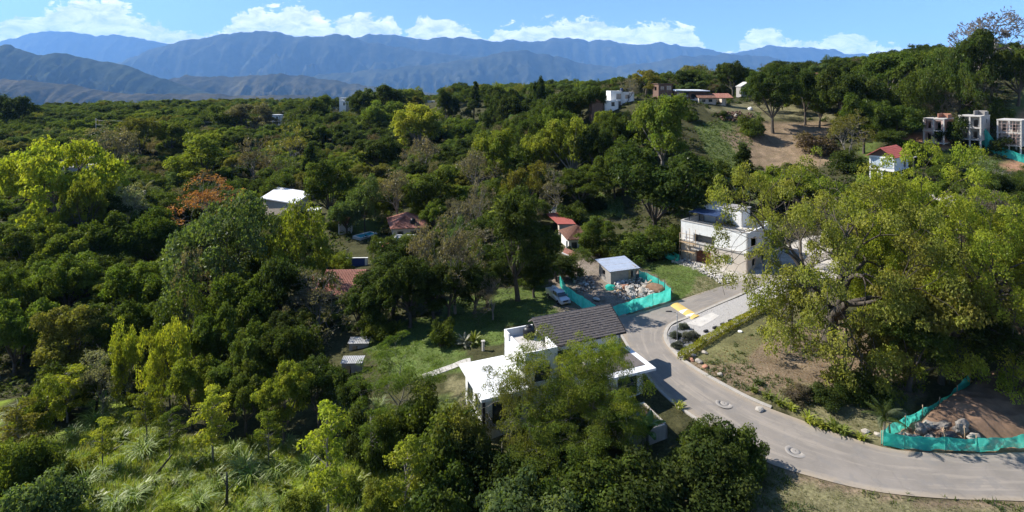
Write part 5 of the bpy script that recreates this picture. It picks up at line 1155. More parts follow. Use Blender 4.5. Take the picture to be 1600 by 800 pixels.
pallet(984,456,3,5,4,'pallet of pale blocks, highest one in the middle of the yard'); pallet(987,462,3,5,2,'low pallet of pale blocks before the highest pallet', rz=.45); pallet(976,452,3,4,3,'pallet of pinkish blocks nearer the shed', BRICK, .3)
for i, (px, py, s, w) in enumerate([(1003,458,.85,'big rounded boulder beside the tall block pallet'),(1013,459,.6,'smaller boulder next to the big rounded one'),(1008,450,.5,'stone behind the big rounded boulder'),(1020,461,.5,'stone near the fence corner'),(996,449,.45,'stone at the shed end of the rubble')]):
    P = at(px, py); lump('boulder', P+Vector((0,0,s*.4)), s, s*.8, s*.65, ROCK, w, 'boulder', 'boulders in the yard rubble', i, .3)
lump('soil_mound', at(1027,455)+Vector((0,0,.2)), 1.7, 1.3, 1.1, SOIL, 'heap of dark earth in the fence corner of the yard', 'earth heap', None, 31, .25, sub=3)
for i, (px, py, sx, sy, sz, m, w) in enumerate([(955,441,.55,.4,.3,SACK,'at the shed wall, lowest'),(960,444,.5,.42,.35,SACK,'second from the shed wall'),(966,446,.55,.4,.4,SACK,'bulging, in the middle of the sack line'),(972,443,.5,.4,.38,SACK,'against the shed front'),(964,439,.5,.4,.5,SACK,'stacked high by the shed corner'),(978,441,.45,.35,.4,SACK,'towards the lawn fence'),(917,447,.4,.35,.3,SACK,'lying alone in the shaded yard'),(913,443,.35,.3,.25,SACK,'small, in the shaded yard')]):
    P = at(px, py); lump('cement_sack', P+Vector((0,0,sz*.7)), sx, sy, sz, m, 'white sack on the yard floor, '+w, 'sack', 'white sacks by the shed', 40+i, .2)
lump('tarpaulin', at(953,452)+Vector((0,0,.35)), .75, .6, .4, GREEN, 'crumpled green netting bundle before the sacks', 'netting bundle', None, 55, .4); lump('tarpaulin', at(966,438)+Vector((0,0,.8)), .9, .6, .3, NAVY, 'dark blue sheet thrown over sacks at the shed', 'sheet', None, 57, .4); lump('cement_sack', at(932,469)+Vector((0,0,.2)), .7, .45, .22, CONCL, 'flat pale sack lying on the driveway inside the fence', 'sack', None, 58, .25)
for i, (p0, p1, z0, z1, w) in enumerate([((985,445),(998,432),.5,1.6,'leaning up from the rubble'),((1012,450),(1022,444),.8,1.1,'lying near the lawn fence'),((960,460),(971,452),.1,.6,'low plank before the pinkish pallet'),((990,468),(1004,463),.12,.2,'along the ground by the road fence')]):
    a, b = at(*p0), at(*p1); a.z += z0; b.z += z1; mb = MB(); mb.bar(Vector((0,0,0)), b-a, .25, .06); o = mb.build('plank', WOOD); o.location = a; tag(o, 'sawn timber plank '+w, 'plank', 'planks in the yard')
def debris(name, poly, n, size, mat, label, seed, lift=.0):
    rng = np.random.default_rng(seed); W = [at(*p) for p in poly]; P = scatter_poly(rng, [poly], 3000/max(1, (max(w.x for w in W)-min(w.x for w in W))*(max(w.y for w in W)-min(w.y for w in W))))[:n]; V = []
    for p in P:
        s = size*rng.uniform(.35, 1.4)*np.array([rng.uniform(.6,1.5), rng.uniform(.6,1.5), rng.uniform(.4,1)]); a = rng.uniform(0, 6.28); q = np.array([[-1,-1,-.6],[1,-1,-.6],[1,1,-.6],[-1,1,-.6],[-1,-1,1],[1,-1,1],[1,1,1],[-1,1,1]])*rng.uniform(.65,1,(8,3))*s*.5
        R3 = np.array([[math.cos(a),-math.sin(a),0],[math.sin(a),math.cos(a),0],[0,0,1]]) @ np.array([[1,0,0],[0,math.cos(a*.3),-math.sin(a*.3)],[0,math.sin(a*.3),math.cos(a*.3)]]); q = q @ R3.T+p+[0,0,lift*rng.uniform(0,1)+s[2]*.2]
        for f in ((4,5,6,7),(0,1,5,4),(1,2,6,5),(2,3,7,6),(3,0,4,7)): V.append(q[list(f)])
    o = link(name, np_mesh(name, np.array(V), 4), mat, None, 'stuff'); tag(o, label, 'rubble'); return o
debris('yard_rubble', [(955,438),(1000,432),(1030,450),(1040,460),(985,474),(960,460)], 380, .34, CONC, 'broken block and stone rubble heaped over the yard floor', 3, .55); debris('scrap', [(895,440),(925,432),(930,452),(905,462)], 160, .3, BLOCK, 'scrap and waste material in the shaded back of the yard', 4, .4)
# ---- white villa under construction
def villa():
    t = empty('white_villa', (32, 103, .9), R(-46.2), 'large white unfinished villa with raw lower storey and roof terrace', 'villa'); W, D = 12.5, 11.0
    lo = [(3.05,5.9,.0,2.35),(7.15,8.5,1.75,2.15),(8.9,9.8,1.0,2.4)]; w = MB(); w.wall((0,0), (W,0), -1, 3.45, .25, lo); w.wall((W,0), (W,D), -1, 3.45, .25, [(2,3.5,.9,2.2),(6,7.5,.9,2.2)]); w.wall((W,D), (0,D), -1, 3.45, .25); w.wall((0,D), (0,.25), -1, 3.45, .25, [(3,4.6,.9,2.2)]); w.build('lower_wall', CREAM, t)
    up = [(2.7,6.6,3.75,5.15)]; w = MB(); w.wall((0,.02), (W,.02), 3.75, 7.1, .25, up); w.wall((W,.02), (W,D), 3.75, 7.1, .25, [(1.5,4,4.2,6)]); w.wall((W,D), (0,D), 3.75, 7.1, .25); w.wall((0,D), (0,.27), 3.75, 7.1, .25, [(2.5,4,4.3,5.8),(6,8,4.3,5.8)]); w.build('upper_wall', WHITE, t)
    b = MB(); b.box(-.14,W+.14,-.14,D+.1,3.452,3.748); b.build('floor_band', CONCL, t); b = MB(); b.box(.25,W-.25,.27,D-.25,5.95,6.15); b.build('terrace_floor', CONCL, t); b = MB(); b.wall((-.06,-.05), (W+.06,-.05), 7.102, 7.24, .36); b.wall((-.06,D), (-.06,.31), 7.102, 7.24, .36); b.build('coping', CONC, t)
    # garage door of boards
    f = MB(); 
    for x in (3.05, 4.0, 4.95, 5.82): f.box(x,x+.08,.08,.16,0,2.35)
    dr = f.build('garage_door', DOORWOOD, t); me = None
    for k in range(3):
        for j in range(7):
            if me is None: m = MB(); m.box(0,.84,0,.05,.015,.31); me = m.mesh('board'); me.materials.append(DOORWOOD)
            o = link('board', me, None, dr); o.location = (3.14+.95*k, .1+trng.uniform(0,.012), .02+.33*j)
    m = MB(); m.box(2.5,4.0,-.9,-.01,2.42,2.6); m.build('door_canopy', CONC, t); window(t, (0,0), (W,0), 7.15, 8.5, 1.75, 2.15, nx=3); window(t, (0,0), (W,0), 8.9, 9.8, 1.0, 2.4, glass=PALEGLASS, nx=2, nz=2)
    window(t, (0,D), (0,.25), 3, 4.6, .9, 2.2); window(t, (0,D), (0,.27), 2.5, 4, 4.3, 5.8); window(t, (0,D), (0,.27), 6, 8, 4.3, 5.8)
    # balcony recess with railing bars
    m = MB(); m.box(2.72,6.58,1.3,1.4,3.76,5.9); m.build('balcony_wall', CREAM, t); rl = MB(); rl.box(2.72,6.58,.05,.1,5.02,5.09); rl.box(2.72,6.58,.05,.1,3.8,3.85)
    for i in range(40): rl.box(2.78+i*.097,2.8+i*.097,.065,.085,3.85,5.02)
    rl.build('balcony_railing', DARK, t)
    # penthouse and pergola
    w = MB(); w.wall((1.2,7.0), (8.6,7.0), 6.15, 9.3, .25, [(2.2,5.6,6.2,8.3)]); w.wall((8.6,7.0), (8.6,10.6), 6.15, 9.3, .25); w.wall((8.6,10.6), (1.2,10.6), 6.15, 9.3, .25); w.wall((1.2,10.6), (1.2,7.25), 6.15, 9.3, .25); w.build('penthouse_wall', WHITE, t); m = MB(); m.box(1.05,8.75,6.85,10.75,9.302,9.45); m.build('penthouse_roof', CONCL, t); m = MB(); m.box(1.3,8.5,7.3,10.4,9.452,9.5); m.build('roof_membrane', BLOCK, t); window(t, (1.2,7.0), (8.6,7.0), 2.2, 5.6, 6.2, 8.3, nx=4, glass=PALEGLASS)
    m = MB(); m.box(.2,5.8,2.6,6.98,8.35,8.47); m.build('canopy', NAVY, t)
    for x, y in ((.3,2.7),(.3,6.6),(3,2.7),(5.7,2.7)): m = MB(); m.box(x-.06,x+.06,y-.06,y+.06,6.15,8.35); m.build('canopy_post', DARK, t)
    for i in range(4): m = MB(); m.box(.35+i*2.6,2.85+i*2.6,.28,.3,6.2,7.75) if False else m.box(.4+i*2.9,3.2+i*2.9,.5,.53,6.2,7.55); m.build('glass_railing', RAILGLASS, t)
    # scaffold at the corner
    s = empty('scaffold', (32, 103, h1(31,102)), R(-46.2), 'bare pole scaffold at the corner of the white villa', 'scaffold')
    for x in (.4, 1.9, 3.1): 
        for y in (-.35, -1.2): m = MB(); m.tube([(x,y,-.5),(x+trng.uniform(-.05,.05),y,6.1 if y > -1 else 5.2)], [.045,.04], 6); m.build('pole', WOOD, s)
    for z in (1.8, 3.4, 4.9): m = MB(); m.tube([(0,-.38,z),(3.5,-.38,z+.05)], [.035,.035], 6); m.build('ledger', WOOD, s); m = MB(); m.box(.2,3.2,-1.15,-.4,z+.04,z+.08); m.build('scaffold_board', WOOD, s) if z < 4 else None
    for y0 in range(3): m = MB(); m.tube([(-.3,1+y0*1.6,-.5),(-.32,1+y0*1.6,4.2+y0*.6)], [.04,.035], 6); m.build('pole', WOOD, s)
villa()
fence([(29.0,104.5),(30.6,103.5),(31.2,101.2),(30.0,100.2)], [1.5,1.6,1.3,.9], 'slumped green netting fence beside the corner of the white villa', rip=.12)
lump('tarpaulin', at(1046,405)+Vector((0,0,.5)), 1.1, .9, .6, GREEN, 'balled green netting on the lawn edge before the white villa', 'netting bundle', None, 71, .35)
debris('site_rubble', [(1040,398),(1068,400),(1110,424),(1150,440),(1130,446),(1085,420),(1050,410)], 380, .3, CONCL, 'pale stone rubble along the drive of the white villa', 6, .15)
p = at(992,402); o = empty('utility_pole', p, 0, 'thin leaning wooden pole behind the block shed', 'pole'); m = MB(); m.tube([(0,0,-.5),(-.1,0,2.0),(-.3,0,3.8)], [.13,.11,.09], 8); m.build('shaft', BARKP, o)
# ------------------------------------------------------------------ road furniture and the planted island
def sheet(name, poly, mat, dz, nsub=1.0, parent=None, kind=None):
    """draped sheet over a pixel polygon, as a fan of strips following the ground"""
    import bmesh
    W = [at(*p) for p in poly]; bm = bmesh.new(); vs = [bm.verts.new((w.x, w.y, 0)) for w in W]; f = bm.faces.new(vs); bmesh.ops.triangulate(bm, faces=[f])
    for _ in range(6):
        e = [e for e in bm.edges if e.calc_length() > nsub]
        if not e: break
        bmesh.ops.subdivide_edges(bm, edges=e, cuts=1, use_grid_fill=False); bmesh.ops.triangulate(bm, faces=[f for f in bm.faces if len(f.verts) > 3])
    co = np.array([tuple(v.co) for v in bm.verts]); z = hgt(co[:, 0], co[:, 1])+dz
    for v, zz in zip(bm.verts, z): v.co.z = zz
    bmesh.ops.recalc_face_normals(bm, faces=bm.faces); me = bpy.data.meshes.new(name); bm.to_mesh(me); bm.free()
    if me.polygons and me.polygons[0].normal.z < 0: me.flip_normals()
    return link(name, me, mat, parent, kind)
GRAVPOLY = [(1049,510),(1077,497),(1131,474),(1200,443),(1262,415),(1275,440),(1200,482),(1128,520),(1066,560),(1056,551),(1046,538),(1041,524)]
sheet('gravel_strip', GRAVPOLY, GRAVELM, .06, 1.2, None, 'structure'); sheet('dark_gravel_bed', [(1050,511),(1070,506),(1088,522),(1092,534),(1066,556),(1056,549),(1047,537),(1043,524)], GRAVELD, .075, 1.0, None, 'structure')
sheet('pale_paving', [(1072,506),(1086,500),(1112,489),(1124,494),(1114,501),(1096,511)], CONCL, .075, 1.0, None, 'structure')
def pebbles(name, poly, n, size, mat, label, seed): debris(name, poly, n, size, mat, label, seed)
pebbles('gravel', GRAVPOLY, 2600, .13, GRAVELM, 'loose pale gravel between the road kerb and the hedge', 12)
# speed bump with white arrows
def bump():
    a, b, c, d = at(1047,478), at(1059,473), at(1094,494), at(1081,500); t = empty('speed_bump', a, 0, 'yellow painted speed bump with white arrow marks across the road', 'speed bump'); n, m = 10, 8; P = np.zeros((m+1, n+1, 3))
    for j in range(m+1):
        for i in range(n+1):
            u, v = i/n, j/m; p = (a*(1-u)+d*u)*(1-v)+(b*(1-u)+c*u)*v; P[j, i] = (p.x-a.x, p.y-a.y, h1(p.x, p.y)-a.z+.052+.1*math.sin(math.pi*v)**.7)
    link('bump_body', grid_mesh('bump_body', P), YELLOW, t)
    def pt(u, v): p = (a*(1-u)+d*u)*(1-v)+(b*(1-u)+c*u)*v; return (p.x-a.x, p.y-a.y, h1(p.x, p.y)-a.z+.059+.1*math.sin(math.pi*min(max(v, 0), 1))**.7)
    for u0 in (.5, .8):
        V = []
        for k in range(6):
            v0, v1 = k/6, (k+1)/6; w0, w1 = .085*(1-v0), .085*(1-v1); V.append([pt(u0-w0, v0), pt(u0+w0, v0), pt(u0+w1, v1), pt(u0-w1, v1)])
        link('arrow_mark', np_mesh('arrow_mark', np.array(V), 4), WPAINT, t)
bump()
for px, py, w in ((1132,631,'beside the leafy bank'),(1243,706,'in the tree shade at the verge')):
    P = at(px, py); t = empty('manhole', P+Vector((0,0,.05)), .4, 'round manhole cover with a pale concrete ring '+w, 'manhole'); m = MB(); m.lathe([(.44,.0),(.44,.02),(.86,.02),(.9,.0)], 28, cap=False); m.build('concrete_ring', ASPH, t); m = MB(); m.lathe([(.43,.0),(.42,.026),(.2,.03)], 24); m.build('cover', ASPH, t); m = MB(); m.lathe([(.06,.03),(.05,.04)], 10); m.build('lifting_boss', DARK, t)
def lamp():
    P = at(1058,533); t = empty('street_lamp', P, 0, 'slender grey street lamp with one arm over the road bend', 'street lamp'); m = MB(); m.tube([(0,0,-.3),(0,0,2),(0,0,3.7)], [.07,.055,.045], 10); m.build('pole', STEEL, t); m = MB(); m.tube([(0,0,3.6),(-.35,.05,3.75),(-.7,.1,3.8)], [.035]*3, 8); m.build('arm', STEEL, t)
    m = MB(); m.hexa([(-1.45,.0,3.8),(-.65,-.02,3.76),(-.65,.22,3.76),(-1.45,.2,3.8),(-1.4,.03,3.88),(-.68,.0,3.88),(-.68,.2,3.88),(-1.4,.17,3.88)]); m.build('lamp_head', DARK, t); m = MB(); m.lathe([(.15,-.1),(.15,.06),(.08,.1)], 12); m.build('base', CONC, t)
lamp()
COLS['lv'] = (.085,.095,.075)
for px, py, s, w in ((1068,514,.95,'rounded, at the kerb tip of the island'),(1055,528,1.0,'beside the lamp'),(1058,544,.85,'at the low corner of the island'),(1081,532,1.35,'largest, by the slim post')):
    P = at(px, py); tree('shrub', P, .85*s, 1.75*s, 'lv', None, 'grey green lavender bush in the stone bed, '+w)
m = MB(); m.tube([(0,0,-.2),(.02,0,1),(0,.02,2.0)], [.06,.05,.035], 8); P = at(1083,540); t = empty('slim_post', P, 0, 'slim dark post with a small light on the island', 'garden light'); m.build('post', DARK, t); m = MB(); m.lathe([(.1,1.98),(.12,2.05),(.05,2.16)], 10); m.build('light_cap', DARK, t)
for i, (px, py, sx, w) in enumerate([(1068,527,.3,'upper'),(1067,533,.42,'largest'),(1065,537,.3,'lowest'),(1063,525,.22,'small one nearest the lamp')]): lump('ornament_rock', at(px, py)+Vector((0,0,.2)), sx, sx*.8, sx*.9, DROCK, 'black ornamental rock among the lavender, '+w, 'rock', 'black rocks on the island', 80+i, .4)
for i, (px, py, w) in enumerate([(1103,519.5,'first from the island'),(1117,514,'second from the island'),(1129,508.5,'third from the island'),(1141,503,'fourth from the island'),(1153,498,'fifth from the island'),(1165,492.5,'sixth from the island'),(1177,487,'seventh from the island'),(1190,481,'last before the tree branches')]):
    P = at(px, py); m = MB(); m.box(-.34,.34,-.13,.13,0,.26); b = m.build('planter_box', DARK); b.location = P+Vector((0,0,.07)); b.rotation_euler.z = .5; tag(b, 'low black edging box along the hedge, '+w, 'edging box', 'black boxes along the hedge')
def hedge():
    A = resample([at(*p) for p in ((1063,563),(1085,548),(1128,521),(1180,492),(1225,470),(1268,447))], 40); rng = np.random.default_rng(9); C = []; N_ = []
    for i in range(len(A)-1):
        d = A[i+1]-A[i]; s = np.array([-d[1], d[0], 0])/np.hypot(d[0], d[1])
        for k in range(330):
            u = rng.uniform(); f = rng.integers(3); p = A[i]+d*u; hh = .78+.09*math.sin(i*1.3)+rng.normal(0, .05)
            if f == 0: q = p+s*rng.uniform(-.4, .4)+[0, 0, hh]; n = [0, 0, 1]
            else: sg = 1 if f == 1 else -1; q = p+s*sg*(.4+rng.normal(0, .04))+[0, 0, rng.uniform(.0, hh)]; n = s*sg
            C.append(q); N_.append(n)
    C = np.array(C); C[:, 2] += 0; t = empty('clipped_hedge', A[0], 0, 'long clipped yellow green hedge between gravel strip and leafy bank', 'hedge'); me = leafy('foliage', leaves(rng, C-A[0], np.array(N_, float), .15, .6, .5), rng, LEAF); o = link('foliage', me, None, t); o.color = (.24,.25,.03,1)
    m = MB()
    for i in range(0, 39, 2): p = A[i]-A[0]; m.tube([p-[0, 0, .2], p+[0.03, 0, .35], p+[0, .05, .65]], [.05, .04, .02], 5)
    m.build('stem', BARK, t)
hedge()
for i, (px, py, s, m_, w) in enumerate([(1157,519,.28,WPAINT,'white block lying on the green bank'),(1101,552,.34,ROCK,'pale stone below the hedge end'),(1092,566,.4,ROCK,'pale stone by the kerb at the bank foot'),(1102,574,.32,BRICK,'reddish stone by the kerb'),(1125,586,.3,ROCK,'stone on the bare bank above the kerb'),(1083,556,.3,ROCK,'stone tucked against the hedge foot'),(1080,563,.3,BRICK,'reddish stone at the hedge end'),(1187,641,.4,KERB,'flat pale slab piece lying at the kerb'),(1372,680,.3,ROCK,'stone below the small palm'),(1352,676,.35,ROCK,'pale stone beside the palm')]):
    lump('stone', at(px, py)+Vector((0,0,s*.3)), s*1.2, s, s*.6, m_, w, 'stone', 'loose stones on the bank', 90+i, .35)
# ---- green fence and spoil heap by the lower road
fence([(50.4,59.8),(47.0,57.5),(43.7,55.6),(40.9,54.2),(38.3,53.0),(35.9,51.7),(34.6,51.0)], [1.5,1.2,1.0,1.15,1.25,1.3,1.35], 'green netting fence climbing the slope behind the spoil heap', post=WOOD, rip=.08)
fence([(34.7,50.9),(36.3,50.4),(39.9,50.15),(42.6,49.95),(47.5,50.4),(52.5,51.2)], [1.35,1.3,1.3,1.28,1.3,1.3], 'bright green netting fence along the lower road in front of the spoil', post=WOOD, rip=.12)
CLOD = plain('clod', (.3,.2,.135), .98, .35, 3, .5)
def spoil():
    rng = np.random.default_rng(14); xs, ys = np.linspace(36.5, 66, 80), np.linspace(51.2, 63, 46); X, Y = np.meshgrid(xs, ys); u, v = (X-36.5)/29.5, (Y-51.2)/11.8
    k = np.clip(u*6, 0, 1)*np.clip(v*5, 0, 1)*np.clip((1-u)*8, 0, 1)*np.clip((1-v)*6, 0, 1); k *= np.clip((X-34.5-(Y-51)*1.75)*.5, 0, 1)
    Z = hgt(X, Y)-.08+k*(.35+1.5*fbm(X*.22, Y*.3, 5, 70)**1.5+.35*fbm(X*1.1, Y*1.1, 4, 75, .6, True)); link('spoil_heap', grid_mesh('spoil_heap', np.stack([X, Y, Z], -1)), SOIL, None, 'structure')
spoil()
debris('spoil_rubble', [(1390,688),(1430,668),(1470,645),(1510,630),(1560,640),(1530,680),(1480,695),(1420,697)], 420, .32, CLOD, 'broken stones and clods spread over the spoil heap', 22, .35)
for i, (px, py, sx, sy, sz, m_, w) in enumerate([(1408,688,1.0,.35,.2,ROCK,'pale slab at the fence corner'),(1440,681,.6,.45,.6,GREYTARP,'grey draped sheet standing up in the middle'),(1468,672,1.1,.5,.35,GREYTARP,'long grey sheet behind the middle one'),(1502,681,.75,.5,.75,GREYTARP,'peaked grey sheet beside the fence stake'),(1528,659,1.15,.6,.5,TARP,'shiny black sheet on top of the heap'),(1485,690,.9,.4,.35,TARP,'dark sheet in the hollow behind the fence'),(1430,693,.7,.4,.35,ROCK,'big brown stone near the fence'),(1452,692,.5,.4,.35,ROCK,'round brown stone near the fence'),(1470,650,.6,.45,.4,ROCK,'stone high on the heap'),(1520,690,.6,.4,.3,ROCK,'stone before the bare red earth'),(1449,672,.55,.4,.35,ROCK,'stone beneath the long grey sheet')]):
    P = at(px, py); o = lump('tarpaulin' if m_ in (TARP, GREYTARP) else 'boulder', P+Vector((0,0,sz*.6+.25)), sx, sy, sz, m_, w+(' of the spoil heap' if len(w.split()) < 8 else ''), 'sheet' if m_ in (TARP, GREYTARP) else 'stone', 'things dumped on the spoil heap', 110+i, .5, .2, 3)
for i, (px, py, w) in enumerate([(1475,692,'before the grey sheets'),(1507,690,'beside the peaked sheet'),(1391,688,'near the fence corner')]): P = at(px, py); m = MB(); m.tube([(0,0,-.2),(.04,0,.7),(-.05,0,1.5)], [.04]*3, 6); o = m.build('stake', WOOD); o.location = P; tag(o, 'thin wooden stake in the spoil, '+w, 'stake', 'wooden stakes in the spoil')
# ---- half-built houses on the right slope
def frame_house(name, px, py, d, dirx, w, h, dep, label, wallm, frm, stilts=0.0, floors=2, infill=None, extra=None, roofblock=True):
    P = unp(px, py, d); ang = math.atan2(-.8, .6); t = empty(name, P, ang, label, 'house', 'half built houses on the slope'); fh = h/floors; c = .32; m = MB()
    xs = [0, w/2-c/2, w-c]
    for x in xs:
        for y in (0, dep-c): m = MB(); m.box(x, x+c, y, y+c, -stilts-.5 if y == 0 else -2, h-.25); m.build('column', frm, t)
    for k in range(floors+1): z = k*fh; m = MB(); m.box(-.06, w+.06, -.06, dep+.06, z-.28 if k else -.3, z); m.build('floor_slab', frm, t)
    m = MB(); m.wall((w-.02,c), (w-.02,dep-c), .002, h-.29, .2, [(2,3.2,1,2.2),(4.5,5.5,fh+1,fh+2.1)]); m.wall((w-c,dep-.02), (c,dep-.02), .002, h-.29, .2); m.wall((.02,dep-c), (.02,c), .002, h-.29, .2, [(2,3,1,2.1),(3,4,fh+1,fh+2)]); m.build('side_wall', wallm, t)
    m = MB(); m.wall((c,1.5), (w-c,1.5), .002, h-.3, .15, [(.4,1.3,.1,2.0),(2.5,3.4,.1,2.0),(.5,1.2,fh+.1,fh+2.0),(2.6,3.5,fh+.1,fh+2.0)]); m.build('inner_wall', infill or wallm, t)
    if infill:
        for k in range(floors): m = MB(); z = k*fh+.004; m.wall((c,.1), (w/2-c/2-.01,.1), z, z+.0+fh-.3, .12, [(.25,1.5,z+.5,z+fh-.7)]); m.wall((w/2+c/2+.01,.1), (w-c,.1), z, z+fh-.3, .12, [(.25,1.5,z+.1,z+fh-.7)]) if k else None; m.build('front_infill', infill, t)
    if roofblock: m = MB(); m.wall((w*.55,dep*.4), (w*.55,dep*.85), h+.002, h+1.2, .2); m.wall((w*.56,dep*.85), (w-.3,dep*.85), h+.002, h+1.2, .2); m.wall((w-.2,dep*.84), (w-.2,dep*.4), h+.002, h+1.0, .2); m.build('roof_block', wallm if wallm is not CONC else BLOCK, t)
    return t
frame_house('concrete_house', 1442, 221, 150, 0, 4.75, 6.5, 8, 'pinkish half built house with open frame, highest up the slope road', BRICK, CONCL, 0, 2, PINK)
frame_house('concrete_house', 1497.5, 216, 148, 0, 4.8, 6.3, 8.5, 'bare grey half built house standing on thin stilts', CONC, CONCL, 3.0, 2)
hc = frame_house('concrete_house', 1557.4, 225, 145, 0, 4.9, 6.6, 8, 'half built house with scaffolding and green netting wrapped below', CONC, CONCL, 3.6, 2, None, None, False)
for k in range(7):
    z = .35+k*.85
    if abs(z-3.3) < .3: continue
    m = MB(); m.bar((.3,-.12,z), (4.6,-.12,z+trng.uniform(-.05,.05)), .07); m.build('scaffold_rail', PINK, hc)
for x in (1.1,1.9,3.1,3.9): m = MB(); m.bar((x,-.2,0.02), (x+trng.uniform(-.3,.3),-.2,6.2), .07); m.build('scaffold_pole', PINK, hc)
for i, x in enumerate((.6, 2.9)): m = MB(); m.bar((x,-.15,.3), (x+1.5,-.15,2.9), .06); m.build('scaffold_brace', PINK, hc)
_p = unp(1557.4,225,145); fence([(_p.x-2.2,_p.y+3.0),(_p.x-2.0,_p.y+.6),(_p.x-.3,_p.y-.8),(_p.x+1.4,_p.y-3.0),(_p.x+3.3,_p.y-5.4),(_p.x+5.5,_p.y-7.5)], [7,5.5,2.4,2.3,2.3,2.4], 'green netting hung below the scaffolded half built house', rip=.12)
def red_house():
    P = unp(1358.4, 262, 125); t = empty('red_roof_house', P, math.atan2(-.8,.6), 'white house on stilts with a red gable roof and big windows', 'house'); w, dep, h = 4.9, 8.6, 2.9
    for x in (0, w/2-.13, w-.26):
        for y in (0, dep*.5): m = MB(); m.box(x, x+.26, y, y+.26, -5.4, -.3); m.build('stilt', WHITE, t)
    m = MB(); m.box(-.15,w+.15,-.35,dep,-.3,0); m.build('floor_slab', WHITE, t); op = [(.25,2.25,.15,2.55),(2.65,4.65,.15,2.55)]; m = MB(); m.wall((0,0), (w,0), .002, h, .2, op); m.build('front_wall', WHITE, t); m = MB(); m.wall((w,0.002), (w,dep), .002, h, .2, [(5.8,7.4,.1,2.2)]); m.wall((w-.2,dep), (0,dep), .002, h, .2); m.wall((0,dep), (0,.2), .002, h, .2, [(2,3.4,.8,2.2)]); m.build('side_wall', WHITE, t)
    for s in op: window(t, (0,0), (w,0), s[0], s[1], s[2], s[3], WHITE, PALEGLASS, 3, 1)
    m = MB(); m.add([(0,.02,h),(w,.02,h),(w/2,.02,h+1.75),(0,.2,h),(w,.2,h),(w/2,.2,h+1.75)], [(0,1,2),(5,4,3),(0,2,5,3),(1,4,5,2),(0,3,4,1)]); m.build('gable', DKBRICK, t)
    e = .55; z0 = h-.08; zr = h+1.95; m = MB(); slab(m, (w/2,-.75,zr), (w+e,-.75,z0), (w+e,dep+.4,z0), (w/2,dep+.4,zr), .12); m.build('roof_slope', REDROOF, t); m = MB(); slab(m, (w/2-.003,dep+.4,zr), (-e,dep+.4,z0), (-e,-.75,z0), (w/2-.003,-.75,zr), .12); m.build('roof_slope', REDROOF, t)
    tiled_slope(t, (w+e,-.75,z0), (w+e,dep+.4,z0), (w/2,dep+.4,zr), (w/2,-.75,zr), REDROOF, .3, .5); rl = MB(); rl.box(.1,w-.1,-.33,-.29,.9,.96)
    for i in range(24): rl.box(.12+i*.2,.15+i*.2,-.32,-.3,0,.9)
    rl.build('balcony_railing', STEEL, t); m = MB(); m.box(w+.002,w+1.6,dep-1.6,dep+.4,h-.5,h-.38); m.build('porch_roof', CONCL, t); m = MB(); m.box(w+1.4,w+1.55,dep-1.5,dep-1.35,-2.5,h-.5); m.build('porch_post', WOOD, t)
red_house()
